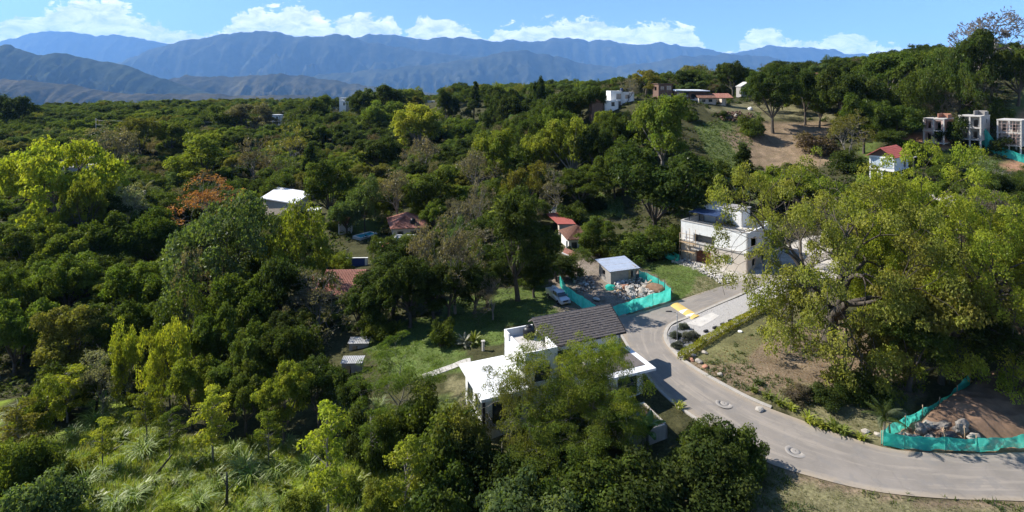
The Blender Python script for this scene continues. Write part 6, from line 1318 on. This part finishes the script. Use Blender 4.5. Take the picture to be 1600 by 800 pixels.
# ---- houses on the hilltop, far roofs and pools
def block_house(name, px, py, d, rz, label, cat='house'):
    P = unp(px, py, d); return empty(name, P, rz, label, cat)
def hilltop():
    d = 192; k = d/F
    t = block_house('white_house', 945, 167, d, .12, 'white cubic modern house on the hilltop among dark trees'); W = 52*k
    m = MB(); m.wall((0,0), (5,0), -1.5, 2.3, .25, [(2.4,3.6,.2,1.7)]); m.wall((5,0), (5,5), -1.5, 2.3, .25); m.wall((5,5), (0,5), -1.5, 2.3, .25); m.wall((0,5), (0,.25), -1.5, 2.3, .25); m.box(.25,4.75,.25,4.75,2.0,2.25); m.build('front_block', WHITE, t); window(t, (0,0), (5,0), 2.4, 3.6, .2, 1.7)
    m = MB(); m.wall((2.9,2.5), (7.2,2.5), -1.5, 5.6, .25, [(2.1,3.9,2.6,4.6),(2.2,3.8,.0,1.9)]); m.wall((7.2,2.5), (7.2,8), -1.5, 5.6, .25); m.wall((7.2,8), (2.9,8), -1.5, 5.6, .25); m.wall((2.9,8), (2.9,2.75), -1.5, 5.6, .25); m.box(3.2,6.9,2.8,7.7,5.2,5.4); m.build('tower_block', WHITE, t); window(t, (2.9,2.5), (7.2,2.5), 2.1, 3.9, 2.6, 4.6); window(t, (2.9,2.5), (7.2,2.5), 2.2, 3.8, 0, 1.9)
    m = MB(); m.wall((7.22,3.5), (12,3.5), -1.5, 5.2, .25, [(1.4,2.8,2.8,4.2)]); m.wall((12,3.5), (12,8), -1.5, 5.2, .25); m.box(7.22,11.7,3.8,7.8,4.8,5.0); m.build('rear_block', WHITE, t); window(t, (7.22,3.5), (12,3.5), 1.4, 2.8, 2.8, 4.2); m = MB(); m.lathe([(.6,0),(.6,1.0),(.2,1.2)], 14, (7.8,5,5.4)); m.build('roof_tank', NAVY, t)
    t = block_house('tiled_hut', 925, 167, 190, .1, 'small brown tiled hut beside the white hilltop house'); m = MB(); m.wall((0,0), (4,0), -6, 1.7, .2); m.wall((4,0), (4,4), -6, 1.7, .2); m.wall((4,4), (0,4), -6, 1.7, .2); m.wall((0,4), (0,.2), -6, 1.7, .2); m.build('wall', DKBRICK, t); tiled_slope(t, (-.4,-.5,1.75), (4.4,-.5,1.75), (4.0,2.2,2.7), (.4,2.2,2.7), TILEB, .3, .5); m = MB(); slab(m, (-.4,-.5,1.72), (4.4,-.5,1.72), (4.0,2.2,2.68), (.4,2.2,2.68), .1); m.build('roof', TILEB, t)
    d = 195; k = d/F
    t = block_house('brick_house', 1029, 166, d, .1, 'tall dark brick house with flat pale roof on the hilltop skyline'); 
    m = MB(); m.wall((0,0), (5.4,0), -3, 8.0, .3, [(.8,2.2,5.9,7.2),(3,4.9,5.7,7.4),(.9,2,2.9,4.0),(3.1,4.8,2.5,4.1)]); m.wall((5.4,0), (5.4,6), -3, 8, .3); m.wall((5.4,6), (0,6), -3, 8, .3); m.wall((0,6), (0,.3), -3, 8, .3, [(2,4,5.6,7)]); m.build('tower_wall', DKBRICK, t); m = MB(); m.box(-.3,5.7,-.3,6.3,8.002,8.2); m.build('tower_roof', DKBRICK, t)
    for s in ((.8,2.2,5.9,7.2),(3,4.9,5.7,7.4),(.9,2,2.9,4.0),(3.1,4.8,2.5,4.1)): window(t, (0,0), (5.4,0), *s, frame=DKBRICK, inset=.18)
    m = MB(); m.wall((5.45,-1.0), (17.6,-1.0), -3, 5.2, .3, [(1.0,5.4,3.2,5.0),(6.2,8.0,2.8,4.4),(1.2,3.4,.0,2.0)]); m.wall((17.6,-1), (17.6,6), -3, 5.2, .3); m.wall((17.6,6), (5.45,6), -3, 5.2, .3); m.build('wing_wall', DKBRICK, t); m = MB(); m.hexa([(5.5,-2.2,5.45),(18.2,-2.2,5.3),(18.2,6.6,5.6),(5.5,6.6,5.7),(5.5,-2.2,5.75),(18.2,-2.2,5.6),(18.2,6.6,5.9),(5.5,6.6,6.0)]); m.build('wing_roof', WHITER, t)
    for s in ((1.0,5.4,3.2,5.0),(6.2,8.0,2.8,4.4)): window(t, (5.45,-1.0), (17.6,-1.0), *s, frame=DARK, inset=.18, nx=3)
    m = MB(); m.box(9.6,13.4,-3.6,-1.02,2.2,2.45); m.build('canopy', WHITER, t)
    for x in (9.8, 13.0): m = MB(); m.box(x,x+.2,-3.5,-3.3,-3,2.2); m.build('canopy_post', CONC, t)
    d = 192; t = block_house('tiled_house', 1092, 163, d, .1, 'long low house with brown and red tiled roofs on the hilltop'); m = MB(); m.wall((0,0), (10,0), -2, 2.2, .25, [(1,2.4,.8,1.8),(3.6,5,.8,1.8),(6.4,8.6,.1,1.9)]); m.wall((10,0), (10,5), -2, 2.2, .25); m.wall((10,5), (0,5), -2, 2.2, .25); m.wall((0,5), (0,.25), -2, 2.2, .25); m.build('wall', CREAM, t)
    window(t, (0,0), (10,0), 1, 2.4, .8, 1.8); window(t, (0,0), (10,0), 3.6, 5, .8, 1.8)
    for x0, x1, mt in ((-.4,6.4,TILEB),(6.42,12.6,TILE)): m = MB(); slab(m, (x0,-.6,2.2), (x1,-.6,2.2), (x1,3,3.7), (x0,3,3.7), .12); m.build('roof', mt, t); tiled_slope(t, (x0,-.6,2.24), (x1,-.6,2.24), (x1,3,3.74), (x0,3,3.74), mt, .34, .6)
    for i, (px, py, s, w) in enumerate([(1172,172,.9,'white boulder by the hilltop drive'),(1150,182,.7,'pinkish stone of the hilltop heap'),(1140,185,.8,'grey stone of the hilltop heap'),(1160,186,.7,'pale stone below the hilltop heap')]): P = at(px, py); lump('boulder', P+Vector((0,0,s*.4)), s, s*.8, s*.9, WPAINT if i == 0 else ROCK, w, 'boulder', 'boulders on the hilltop', 140+i, .35)
    debris('hilltop_rubble', [(1118,180),(1160,176),(1180,182),(1160,192),(1130,190)], 200, .5, DKBRICK, 'heap of broken stone at the hilltop edge', 31, .7)
    t = block_house('white_shed', 1158, 141, 225, 0, 'pale gabled shed behind the dark tree on the hilltop'); m = MB(); m.wall((0,0),(6,0),-3,1.6,.2); m.wall((6,0),(6,5),-3,1.6,.2); m.wall((0,5),(0,.2),-3,1.6,.2); m.add([(0,.05,1.6),(6,.05,1.6),(3,.05,3.4)], [(0,1,2)]); m.build('wall', BLOCK, t); m = MB(); slab(m, (-.3,-.4,1.5), (3,-.4,3.5), (3,5.3,3.5), (-.3,5.3,1.5), .1); slab(m, (3.01,-.4,3.5), (6.3,-.4,1.5), (6.3,5.3,1.5), (3.01,5.3,3.5), .1); m.build('roof', CONC, t)
    t = block_house('red_roofed_house', 1270, 121, 235, 0, 'red tiled roof showing over the dark trees on the ridge'); m = MB(); m.wall((0,0),(9,0),-8,-.3,.25); m.wall((9,0),(9,6),-8,-.3,.25); m.wall((0,6),(0,.25),-8,-.3,.25); m.build('wall', CREAM, t); m = MB(); slab(m, (-.5,-.6,-.4), (9.5,-.6,-.4), (8.2,3,2.0), (1.0,3,2.0), .12); m.build('roof', TILE, t); tiled_slope(t, (-.5,-.6,-.36), (9.5,-.6,-.36), (8.2,3,2.04), (1.0,3,2.04), TILE, .34, .6)
    t = block_house('white_roofed_hut', 1364, 134, 205, 0, 'hut with a flat white roof among trees below the skyline'); m = MB(); m.wall((0,0),(3.4,0),-4,0,.2); m.wall((3.4,0),(3.4,3),-4,0,.2); m.wall((0,3),(0,.2),-4,0,.2); m.build('wall', CREAM, t); m = MB(); m.box(-.3,3.7,-.4,3.3,.002,.3); m.build('roof', WHITER, t)
hilltop()
def flat_roof_house():
    P = unp(460.5, 317.5, 154); t = empty('white_roofed_house', (0,0,0), 0, 'house with a big plain white metal roof among the trees', 'house'); q = [unp(407,308.8,161.6), unp(460.5,317.5,154), unp(488,300.5,169.5), unp(434.5,291.8,178.6)]; c = q[0]; t.location = c; l = [v-c for v in q]
    mb = MB(); slab(mb, *[v for v in l], .28); mb.build('roof', WHITER, t); cen = sum(l, Vector())/4; i = [v+(cen-v).normalized()*1.1 for v in l]; m = MB()
    for a, b in zip(i, i[1:]+i[:1]): m.wall((b.x,b.y), (a.x,a.y), -6, min(a.z, b.z)-.35, .25)
    m.build('wall', CREAM, t); m = MB(); a = unp(487,322,158)-c; m.box(a.x-.5,a.x+3,a.y-3,a.y,-.8+a.z,a.z-.45); m.build('porch_roof', WHITER, t); m = MB(); m.box(a.x,a.x+2.6,a.y-2.6,a.y-.2,-6,a.z-.81); m.build('porch', CREAM, t)
    a = unp(432,284,190); t2 = empty('grey_roofed_shed', a, -.3, 'low grey roofed shed behind the big plain white roof', 'shed'); corrugated(t2, (0,0,0), (9,0,0), (9,4,.9), (0,4,.9), FIBRE); m = MB(); m.wall((.2,.2),(8.8,.2),-5,-.1,.2); m.wall((8.8,.2),(8.8,3.8),-5,-.1,.2); m.wall((.2,3.8),(.2,.4),-5,-.1,.2); m.build('wall', CREAM, t2)
    a = unp(465,292,182); t2 = empty('tiled_lean_to', a, -.2, 'brown tiled lean-to at the far corner of the white roof', 'lean-to'); m = MB(); slab(m, (0,0,0), (6,0,0), (6,3.5,1), (0,3.5,1), .12); m.build('roof', TILEB, t2); m = MB(); m.box(.3,5.7,.3,3.2,-5,-.15); m.build('wall', CREAM, t2)
flat_roof_house()
def hip_house():
    c = unp(610,358,128.6); t = empty('tiled_villa', c, math.atan2(1.2,6.6), 'low house with a red and pink clay tiled hip roof', 'house'); W, D, zr = 8.6, 11, 2.1; e = [(-.0,0,0),(W,0,0),(W,D,0),(-1.4,D,0)]; r0, r1 = (W*.38,3.6,zr), (W*.42,D-3.6,zr)
    for a, b, p, q in ((e[0],e[1],r0,r0),(e[1],e[2],r1,r0),(e[2],e[3],r1,r1),(e[3],e[0],r0,r1)):
        m = MB(); slab(m, a, b, p, (q[0]-.001,q[1],q[2]), .12); m.build('roof_slope', TILE, t); tiled_slope(t, a, b, p, q, TILE, .3, .5)
    m = MB(); m.wall((.6,.7), (W-.6,.7), -4, -.05, .25, [(1,2.4,-2.4,-.8),(4,6,-3,-.8)]); m.wall((W-.6,.7), (W-.6,D-.7), -4, -.05, .25); m.wall((W-.6,D-.7), (-.4,D-.7), -4, -.05, .25); m.wall((-.4,D-.7), (.6,.95), -4, -.05, .25); m.build('wall', CREAM, t); window(t, (.6,.7), (W-.6,.7), 1, 2.4, -2.4, -.8); window(t, (.6,.7), (W-.6,.7), 4, 6, -3, -.8)
    k = empty('water_tank', t.location, 0, 'black water tank on the clay tiled hip roof', 'water tank'); k.location = c+Matrix.Rotation(math.atan2(1.2,6.6), 3, 'Z') @ Vector((5.2,1.6,.6)); m = MB(); m.lathe([(.6,-.2),(.66,.2),(.64,.6),(.66,1.0),(.4,1.3),(.2,1.35)], 16); m.build('tank_body', TANK, k); m = MB(); m.lathe([(.22,1.35),(.2,1.45)], 12); m.build('lid', TANK, k)
    c = unp(528,349,136); t = empty('gatehouse', c, .05, 'small pavilion with a red tiled roof and pale wall by the lawn', 'pavilion'); m = MB(); slab(m, (0,0,0), (3.5,0,0), (3.5,2.4,.85), (0,2.4,.85), .12); m.build('roof', TILE, t); tiled_slope(t, (0,0,.02), (3.5,0,.02), (3.5,2.4,.87), (0,2.4,.87), TILE, .26, .45); m = MB(); m.box(.25,3.1,.3,2.2,-3,-.14); m.build('wall', CONC, t)
    for x in (.1, 3.2): m = MB(); m.box(x,x+.2,-.05,.15,-3,-.1); m.build('post', WHITE, t)
    P = at(571,369); t = empty('swimming_pool', P+Vector((0,0,.1)), .9, 'turquoise swimming pool corner with white edge beside the pavilion', 'pool'); m = MB(); m.box(-2.6,2.6,-1.6,1.6,-.6,.2); m.build('basin', CONCL, t); m = MB(); m.box(-2.2,2.2,-1.25,1.25,.202,.23); m.build('water', WATER, t); m = MB(); m.wall((-2.6,-1.6),(2.6,-1.6),.2,.32,.32); m.wall((2.6,-1.6),(2.6,1.6),.2,.32,.32); m.wall((2.6,1.6),(-2.6,1.6),.2,.32,.32); m.wall((-2.6,1.6),(-2.6,-1.6),.2,.32,.32); m.build('coping', WHITE, t)
    P = unp(540,404,114); t = empty('pool_pavilion', P, .04, 'blue painted pool wall framed in white above the clay roof', 'pool wall'); m = MB(); m.box(.4,4.0,0,.25,-1.6,0); m.build('blue_wall', BLUEP, t); m = MB(); m.box(-.25,.38,-.1,.35,-2,.12); m.build('pillar', WHITE, t); m = MB(); m.box(4.02,4.6,-.1,.35,-2,.12); m.build('pillar', WHITE, t); m = MB(); m.box(.4,4.0,-.06,.3,.002,.14); m.build('coping', WHITE, t)
    c = unp(613,385,121); t = empty('parapet_house', c, .02, 'small flat dark roof with white parapet among bushes', 'house'); m = MB(); m.wall((0,0),(4.8,0),-3,0,.25); m.wall((4.8,0),(4.8,4),-3,1.0,.25); m.wall((4.8,4),(0,4),-3,1.5,.25); m.wall((0,4),(0,.25),-3,1.5,.3); m.build('wall', WHITE, t); m = MB(); m.hexa([(.3,.25,-.3),(4.5,.25,-.3),(4.5,3.7,.9),(.3,3.7,.9),(.3,.25,-.05),(4.5,.25,-.05),(4.5,3.7,1.2),(.3,3.7,1.2)]); m.build('roof', FIBRE, t)
    c = unp(596,386,122); t = empty('red_porch', c, .0, 'small red roofed porch beside the dark flat roof', 'porch'); m = MB(); slab(m, (0,0,0), (2.3,0,0), (2.3,1.8,.5), (0,1.8,.5), .1); m.build('roof', REDROOF, t); m = MB(); m.box(.2,2.1,.2,1.6,-3,-.12); m.build('wall', CREAM, t)
    c = unp(462,462,96); t = empty('clay_roof_house', c, .03, 'house with a large sloping clay tiled roof half hidden by a grey tree', 'house'); W = 96*97/F; m = MB(); slab(m, (0,0,0), (W,0,0), (W,6.4,2.3), (0,6.4,2.3), .14); slab(m, (W,11,.6), (0,11,.6), (0,6.41,2.3), (W,6.41,2.3), .14); m.build('roof', TILE, t); tiled_slope(t, (0,0,.02), (W,0,.02), (W,6.4,2.32), (0,6.4,2.32), TILE, .3, .48); m = MB(); m.wall((.5,.7),(W-.4,.7),-4,-.1,.25,[(2,3.5,-2.4,-1),(6,8,-3,-.8)]); m.wall((W-.4,.7),(W-.4,10.4),-4,-.1,.25); m.wall((W-.4,10.4),(.5,10.4),-4,-.1,.25); m.wall((.5,10.4),(.5,.95),-4,-.1,.25); m.build('wall', CREAM, t); window(t, (.5,.7),(W-.4,.7), 2, 3.5, -2.4, -1); window(t, (.5,.7),(W-.4,.7), 6, 8, -3, -.8)
    for i, (px, py, d, w, lab) in enumerate([(543,537,76,2.9,'upper small shed with corrugated roof deep in the trees'),(531.5,568,70,2.8,'lower small shed with corrugated roof at the forest edge')]):
        c = unp(px, py, d); t = empty('corrugated_shed', c, .03, lab, 'shed', 'small corrugated sheds'); corrugated(t, (0,0,0), (w,0,0), (w+.1,1.3,.35), (.1,1.3,.35), FIBRE, .24, .035); m = MB(); m.wall((.15,.15),(w-.1,.15),-2.6,-.1,.12,[(.5,1.2,-2,-.4)]); m.wall((w-.1,.15),(w-.1,1.2),-2.6,-.1,.12); m.wall((w-.2,1.2),(.15,1.2),-2.6,0,.12); m.wall((.15,1.2),(.15,.3),-2.6,-.1,.12); m.build('wall', BLOCK, t); m = MB(); m.box(.52,1.18,.2,.24,-2.5,-.42); m.build('door', WOOD, t)
    q = [unp(853,333,132), unp(872,350,124), unp(900,350,124.5), unp(884,331.5,134)]; c = q[1]; t = empty('red_metal_house', c, 0, 'house with a plain bright red metal roof beside the lawn', 'house'); l = [v-c for v in q]; m = MB(); slab(m, *l, .12); m.build('roof', REDROOF, t); m = MB(); m.box(.3,3.6,.4,5,-3,-.15); m.build('wall', CREAM, t)
    c = unp(857,334,137); t = empty('grey_canopy', c, .1, 'pale grey canopy roof behind the bright red metal roof', 'canopy'); corrugated(t, (0,0,0), (5.4,-.8,-.2), (4.2,3,.9), (.6,3,.9), CONCL); m = MB(); m.box(.8,4.2,.5,2.6,-4,-.3); m.build('wall', CREAM, t)
    c = unp(886,375,112); t = empty('brown_hip_house', c, .15, 'house with a brown tiled hip roof and white gable post', 'house'); W, D, zr = 6.6, 7.5, 1.8; e = [(0,0,0),(W,0,0),(W,D,0),(0,D,0)]; r0, r1 = (W*.5,2.8,zr), (W*.5,D-2.8,zr)
    for a, b, p, q in ((e[0],e[1],r0,r0),(e[1],e[2],r1,r0),(e[2],e[3],r1,r1),(e[3],e[0],r0,r1)): m = MB(); slab(m, a, b, p, (q[0]-.001,q[1],q[2]), .12); m.build('roof_slope', TILEB, t); tiled_slope(t, a, b, p, q, TILEB, .3, .5)
    m = MB(); m.wall((.5,.6),(W-.5,.6),-3.5,-.05,.2,[(.6,1.8,-2.2,-.7)]); m.wall((W-.5,.6),(W-.5,D-.5),-3.5,-.05,.2); m.wall((.5,D-.5),(.5,.8),-3.5,-.05,.2); m.build('wall', WHITE, t); window(t, (.5,.6),(W-.5,.6),.6,1.8,-2.2,-.7); m = MB(); m.box(-.25,.1,-.2,.1,-3.5,-.12); m.build('post', WHITE, t)
    c = unp(879,395,108); t = empty('tiled_gate', c, -.4, 'small gate roof of red tiles with a white edge in the hedge', 'gate roof'); m = MB(); slab(m, (0,0,0), (2.4,-.6,-.5), (2.4,1.2,.1), (0,1.6,.6), .14); m.build('roof', TILE, t); m = MB(); m.bar((-.1,-.1,.02), (2.5,-.75,-.5), .2); m.build('edge', WHITE, t); m = MB(); m.box(.3,2,.3,1.2,-3,-.5); m.build('wall', WHITE, t)
    # jumble of roofs at the clearing
    for i, (px, py, d, w, dp, mt, rz, lab) in enumerate([(93,243,245,5,4,FIBRE,.2,'grey sheet roof, highest of the ruined huts'),(106,252,240,5,5,CONCL,-.1,'pale roof in the middle of the ruined huts'),(118,258,236,7,4,CONC,.1,'broad flat roofed hut of the ruined group'),(98,262,233,6,4,BLOCK,.3,'dark low hut at the edge of the ruined group'),(134,247,242,4,4,FIBRE,0,'small light hut beyond the broad flat roof')]):
        c = unp(px, py, d); t = empty('ruined_hut', c, rz, lab, 'hut', 'ruined huts'); m = MB(); slab(m, (-.3,-.3,0), (w+.3,-.3,.1), (w+.3,dp,.6), (-.3,dp,.5), .16); m.build('roof', mt, t); m = MB(); m.wall((0,0),(w,0),-8,-.1,.2,[(1,2,-2.2,-.6)]); m.wall((w,0),(w,dp),-8,0,.2); m.wall((w,dp),(0,dp),-8,.2,.2); m.wall((0,dp),(0,.2),-8,-.1,.2); m.build('wall', CONCL, t)
    for i, (px, py, d, w, h, dp, mt, lab) in enumerate([(531,171,460,5.5,7.5,6,WHITE,'tall narrow white house with a dark window far in the forest'),(668,162,470,6,2,4,WHITER,'long low white roof far behind the yellow green tree'),(725,178,430,14,6.5,8,CONCL,'wide grey far building with a flat roof near the skyline'),(425,191,420,6,5.5,5,WHITE,'small white far house with dark windows behind the power lines'),(440,177,600,10,5,7,CREAM,'cream far house at the edge of the valley town'),(428,171,900,14,5,8,CONCL,'pale far building of the valley town'),(452,172,880,12,4,8,WHITER,'white far roof of the valley town'),(468,176,700,9,4,7,TILE,'red roofed far house of the valley town'),(530,158,560,7,3,6,WHITER,'white far roof on the wooded skyline')]):
        c = unp(px, py, d); t = empty('distant_house', c, .1*((i % 3)-1), lab, 'house', 'distant houses'); m = MB(); zb = min(-2, h1(c.x, c.y)-c.z-2); m.wall((0,0),(w,0),zb,h,.3,[(w*.55,w*.8,h*.45,h*.8)]); m.wall((w,0),(w,dp),zb,h,.3); m.wall((w,dp),(0,dp),zb,h,.3); m.wall((0,dp),(0,.3),zb,h,.3); m.build('wall', mt if mt is not TILE else CREAM, t); m = MB(); m.box(-.3,w+.3,-.3,dp+.3,h+.002,h+.35); m.build('roof', mt, t); window(t, (0,0),(w,0), w*.55, w*.8, h*.45, h*.8)
hip_house()
for i, (y0, y1, w) in enumerate(((188,186,'upper'),(195,191,'lower'))):
    a, b = unp(150,y0,330), unp(640,y1-6,380); pts = []; 
    for k in range(25): u = k/24; p = a*(1-u)+b*u; p.z -= 2.6*4*u*(1-u); pts.append(p-a)
    m = MB(); m.tube(pts, [.1]*25, 5); o = m.build('power_line', CONCL); o.location = a; tag(o, w+' pale power line strung across the far forest', 'power line', 'power lines over the forest')
for q, w in ((unp(150,186,330), 'far pole carrying the power lines over the hazy forest'), (unp(640,183,380), 'far pole carrying the power lines by the yellow green domed tree')):
    z = h1(q.x, q.y); t = empty('utility_pole', (q.x, q.y, z), 0, w, 'pole'); m = MB(); m.tube([(0,0,-1),(0,0,q.z-z+.6)], [.2,.14], 8); m.build('shaft', CONC, t); m = MB(); m.box(-.1,.1,-1.1,1.1,q.z-z-.3,q.z-z-.12); m.build('crossarm', WOOD, t)
for i, (px, py, ang, L, w) in enumerate([(245,740,.9,2.3,'black dead trunk leaning over the grass field'),(165,712,.6,2.1,'pale fallen branch lying in the grass')]):
    P = at(px, py); m = MB(); m.tube([(0,0,0),(L*.45*math.cos(ang),.1,L*.45*math.sin(ang)),(L*math.cos(ang),.1,L*math.sin(ang))], [.13,.11,.06], 7); o = m.build('dead_branch', TANK if i == 0 else BARKP); o.location = P; tag(o, w, 'branch')
P = at(353,795); t = empty('dead_tree', P, .3, 'blackened bare stump pole among the tall grass', 'dead tree'); m = MB(); m.tube([(0,0,-.3),(.1,0,1.5),(.05,.1,3.2)], [.16,.12,.06], 7); m.build('trunk', TANK, t)
for k in range(3): m = MB(); m.tube([(.08,0,1.4+k*.5),(.6*math.cos(k*2.2),.6*math.sin(k*2.2),2.1+k*.5)], [.05,.02], 5); m.build('branch', TANK, t)
# ------------------------------------------------------------------ labels: every plant said by its look and the landmarks it stands between
MARKS = [('the broad white flat roof',775,560,62),('the shingle roof',905,505,65),('the builders yard',970,455,88),('the white villa',1100,365,100),('the leafy bank',1200,560,68),('the road bend',1020,560,64),('the manhole',1132,631,58),('the lower road',1350,735,47),('the small palm',1382,650,54),('the spoil heap',1500,660,55),('the half built houses',1500,205,148),('the red gable house',1390,255,125),('the cleared brown slope',1220,220,165),('the white hilltop house',968,155,195),('the hilltop brick house',1060,140,195),('the bare hilltop tree',1562,70,175),('the grass slope',1590,160,165),('the hip roofed house',620,348,134),('the clay tiled roof',525,440,98),('the plain white roof',448,305,165),('the corrugated sheds',550,548,73),('the orange tree',320,285,130),('the ruined huts',112,252,240),('the umbrella tree',70,300,95),('the grass field',220,700,55),('the banana plants',940,715,52),('the pool pavilion',555,365,130),('the red metal roof',878,342,128),('the brown hip roof',910,365,112),('the wooded skyline',650,140,430),('the valley town',445,178,700),('the power lines',380,190,350),('the tall grass',580,655,58),('the planter wall',1020,660,54),('the garden lawn',720,500,80),('the dry bank',730,625,60),('the street lamp',1052,515,77),('the hedge',1160,505,75)]
ORD = ['', 'second ', 'third ', 'fourth ', 'fifth ', 'sixth ', 'seventh ', 'eighth ', 'ninth ', 'tenth ', 'eleventh ', 'twelfth ', 'thirteenth ', 'fourteenth ']
def where(px, py, d, self_mark=None):
    c = sorted(MARKS, key=lambda m: math.hypot(m[1]-px, (m[2]-py)*1.6)); a = c[0]; dx, dy = px-a[1], py-a[2]
    rel = 'behind' if d > a[3]*1.12 else 'in front of' if d < a[3]*.89 else 'beside'
    # second landmark on the side where the plant stands
    b = next((m for m in c[1:] if (m[1]-a[1])*dx+(m[2]-a[2])*dy*2 > 0 and math.hypot(m[1]-px, m[2]-py) < 420), c[1])
    return a[0], rel, b[0]
def name_plants():
    used = {}; todo = []
    for t in TREES:
        if t['label']: t['o']['label'] = t['label']; used[t['label']] = 1; continue
        a, rel, b = where(t['px'], t['py'], t['d']); size = 'tall ' if t['h'] > 11.5 else 'small ' if t['h'] < 4.5 and t['kind'] != 'shrub' else ''
        w = size+WORDS.get(t['col'], 'green')+' '+FORM[t['kind']][1]; todo.append((w, rel+' '+a, b, t))
    for p in PLANTS:
        if p['label']: p['o']['label'] = p['label']; continue
        a, rel, b = where(p['px'], p['py'], p['d']); todo.append((p['word'], rel+' '+a, b, p))
    groups = {}
    for w, r, b, t in todo: groups.setdefault((w, r, b), []).append(t)
    for (w, r, b), L in groups.items():
        m = next(m for m in MARKS if r.endswith(m[0])); L.sort(key=lambda t: math.hypot(t['px']-m[1], t['py']-m[2]))
        for i, t in enumerate(L):
            o = ORD[i] if i < len(ORD) else ORD[i % 14]+'farther '
            lab = f'{o}{w} {r}, towards {b}'
            if len(lab.split()) > 16: lab = f'{o}{w} {r}, towards {b[4:]}'
            if len(lab.split()) > 16: lab = lab.replace('tall ', '', 1)
            t['o']['label'] = lab
name_plants()
print('OBJECTS', len(bpy.data.objects))
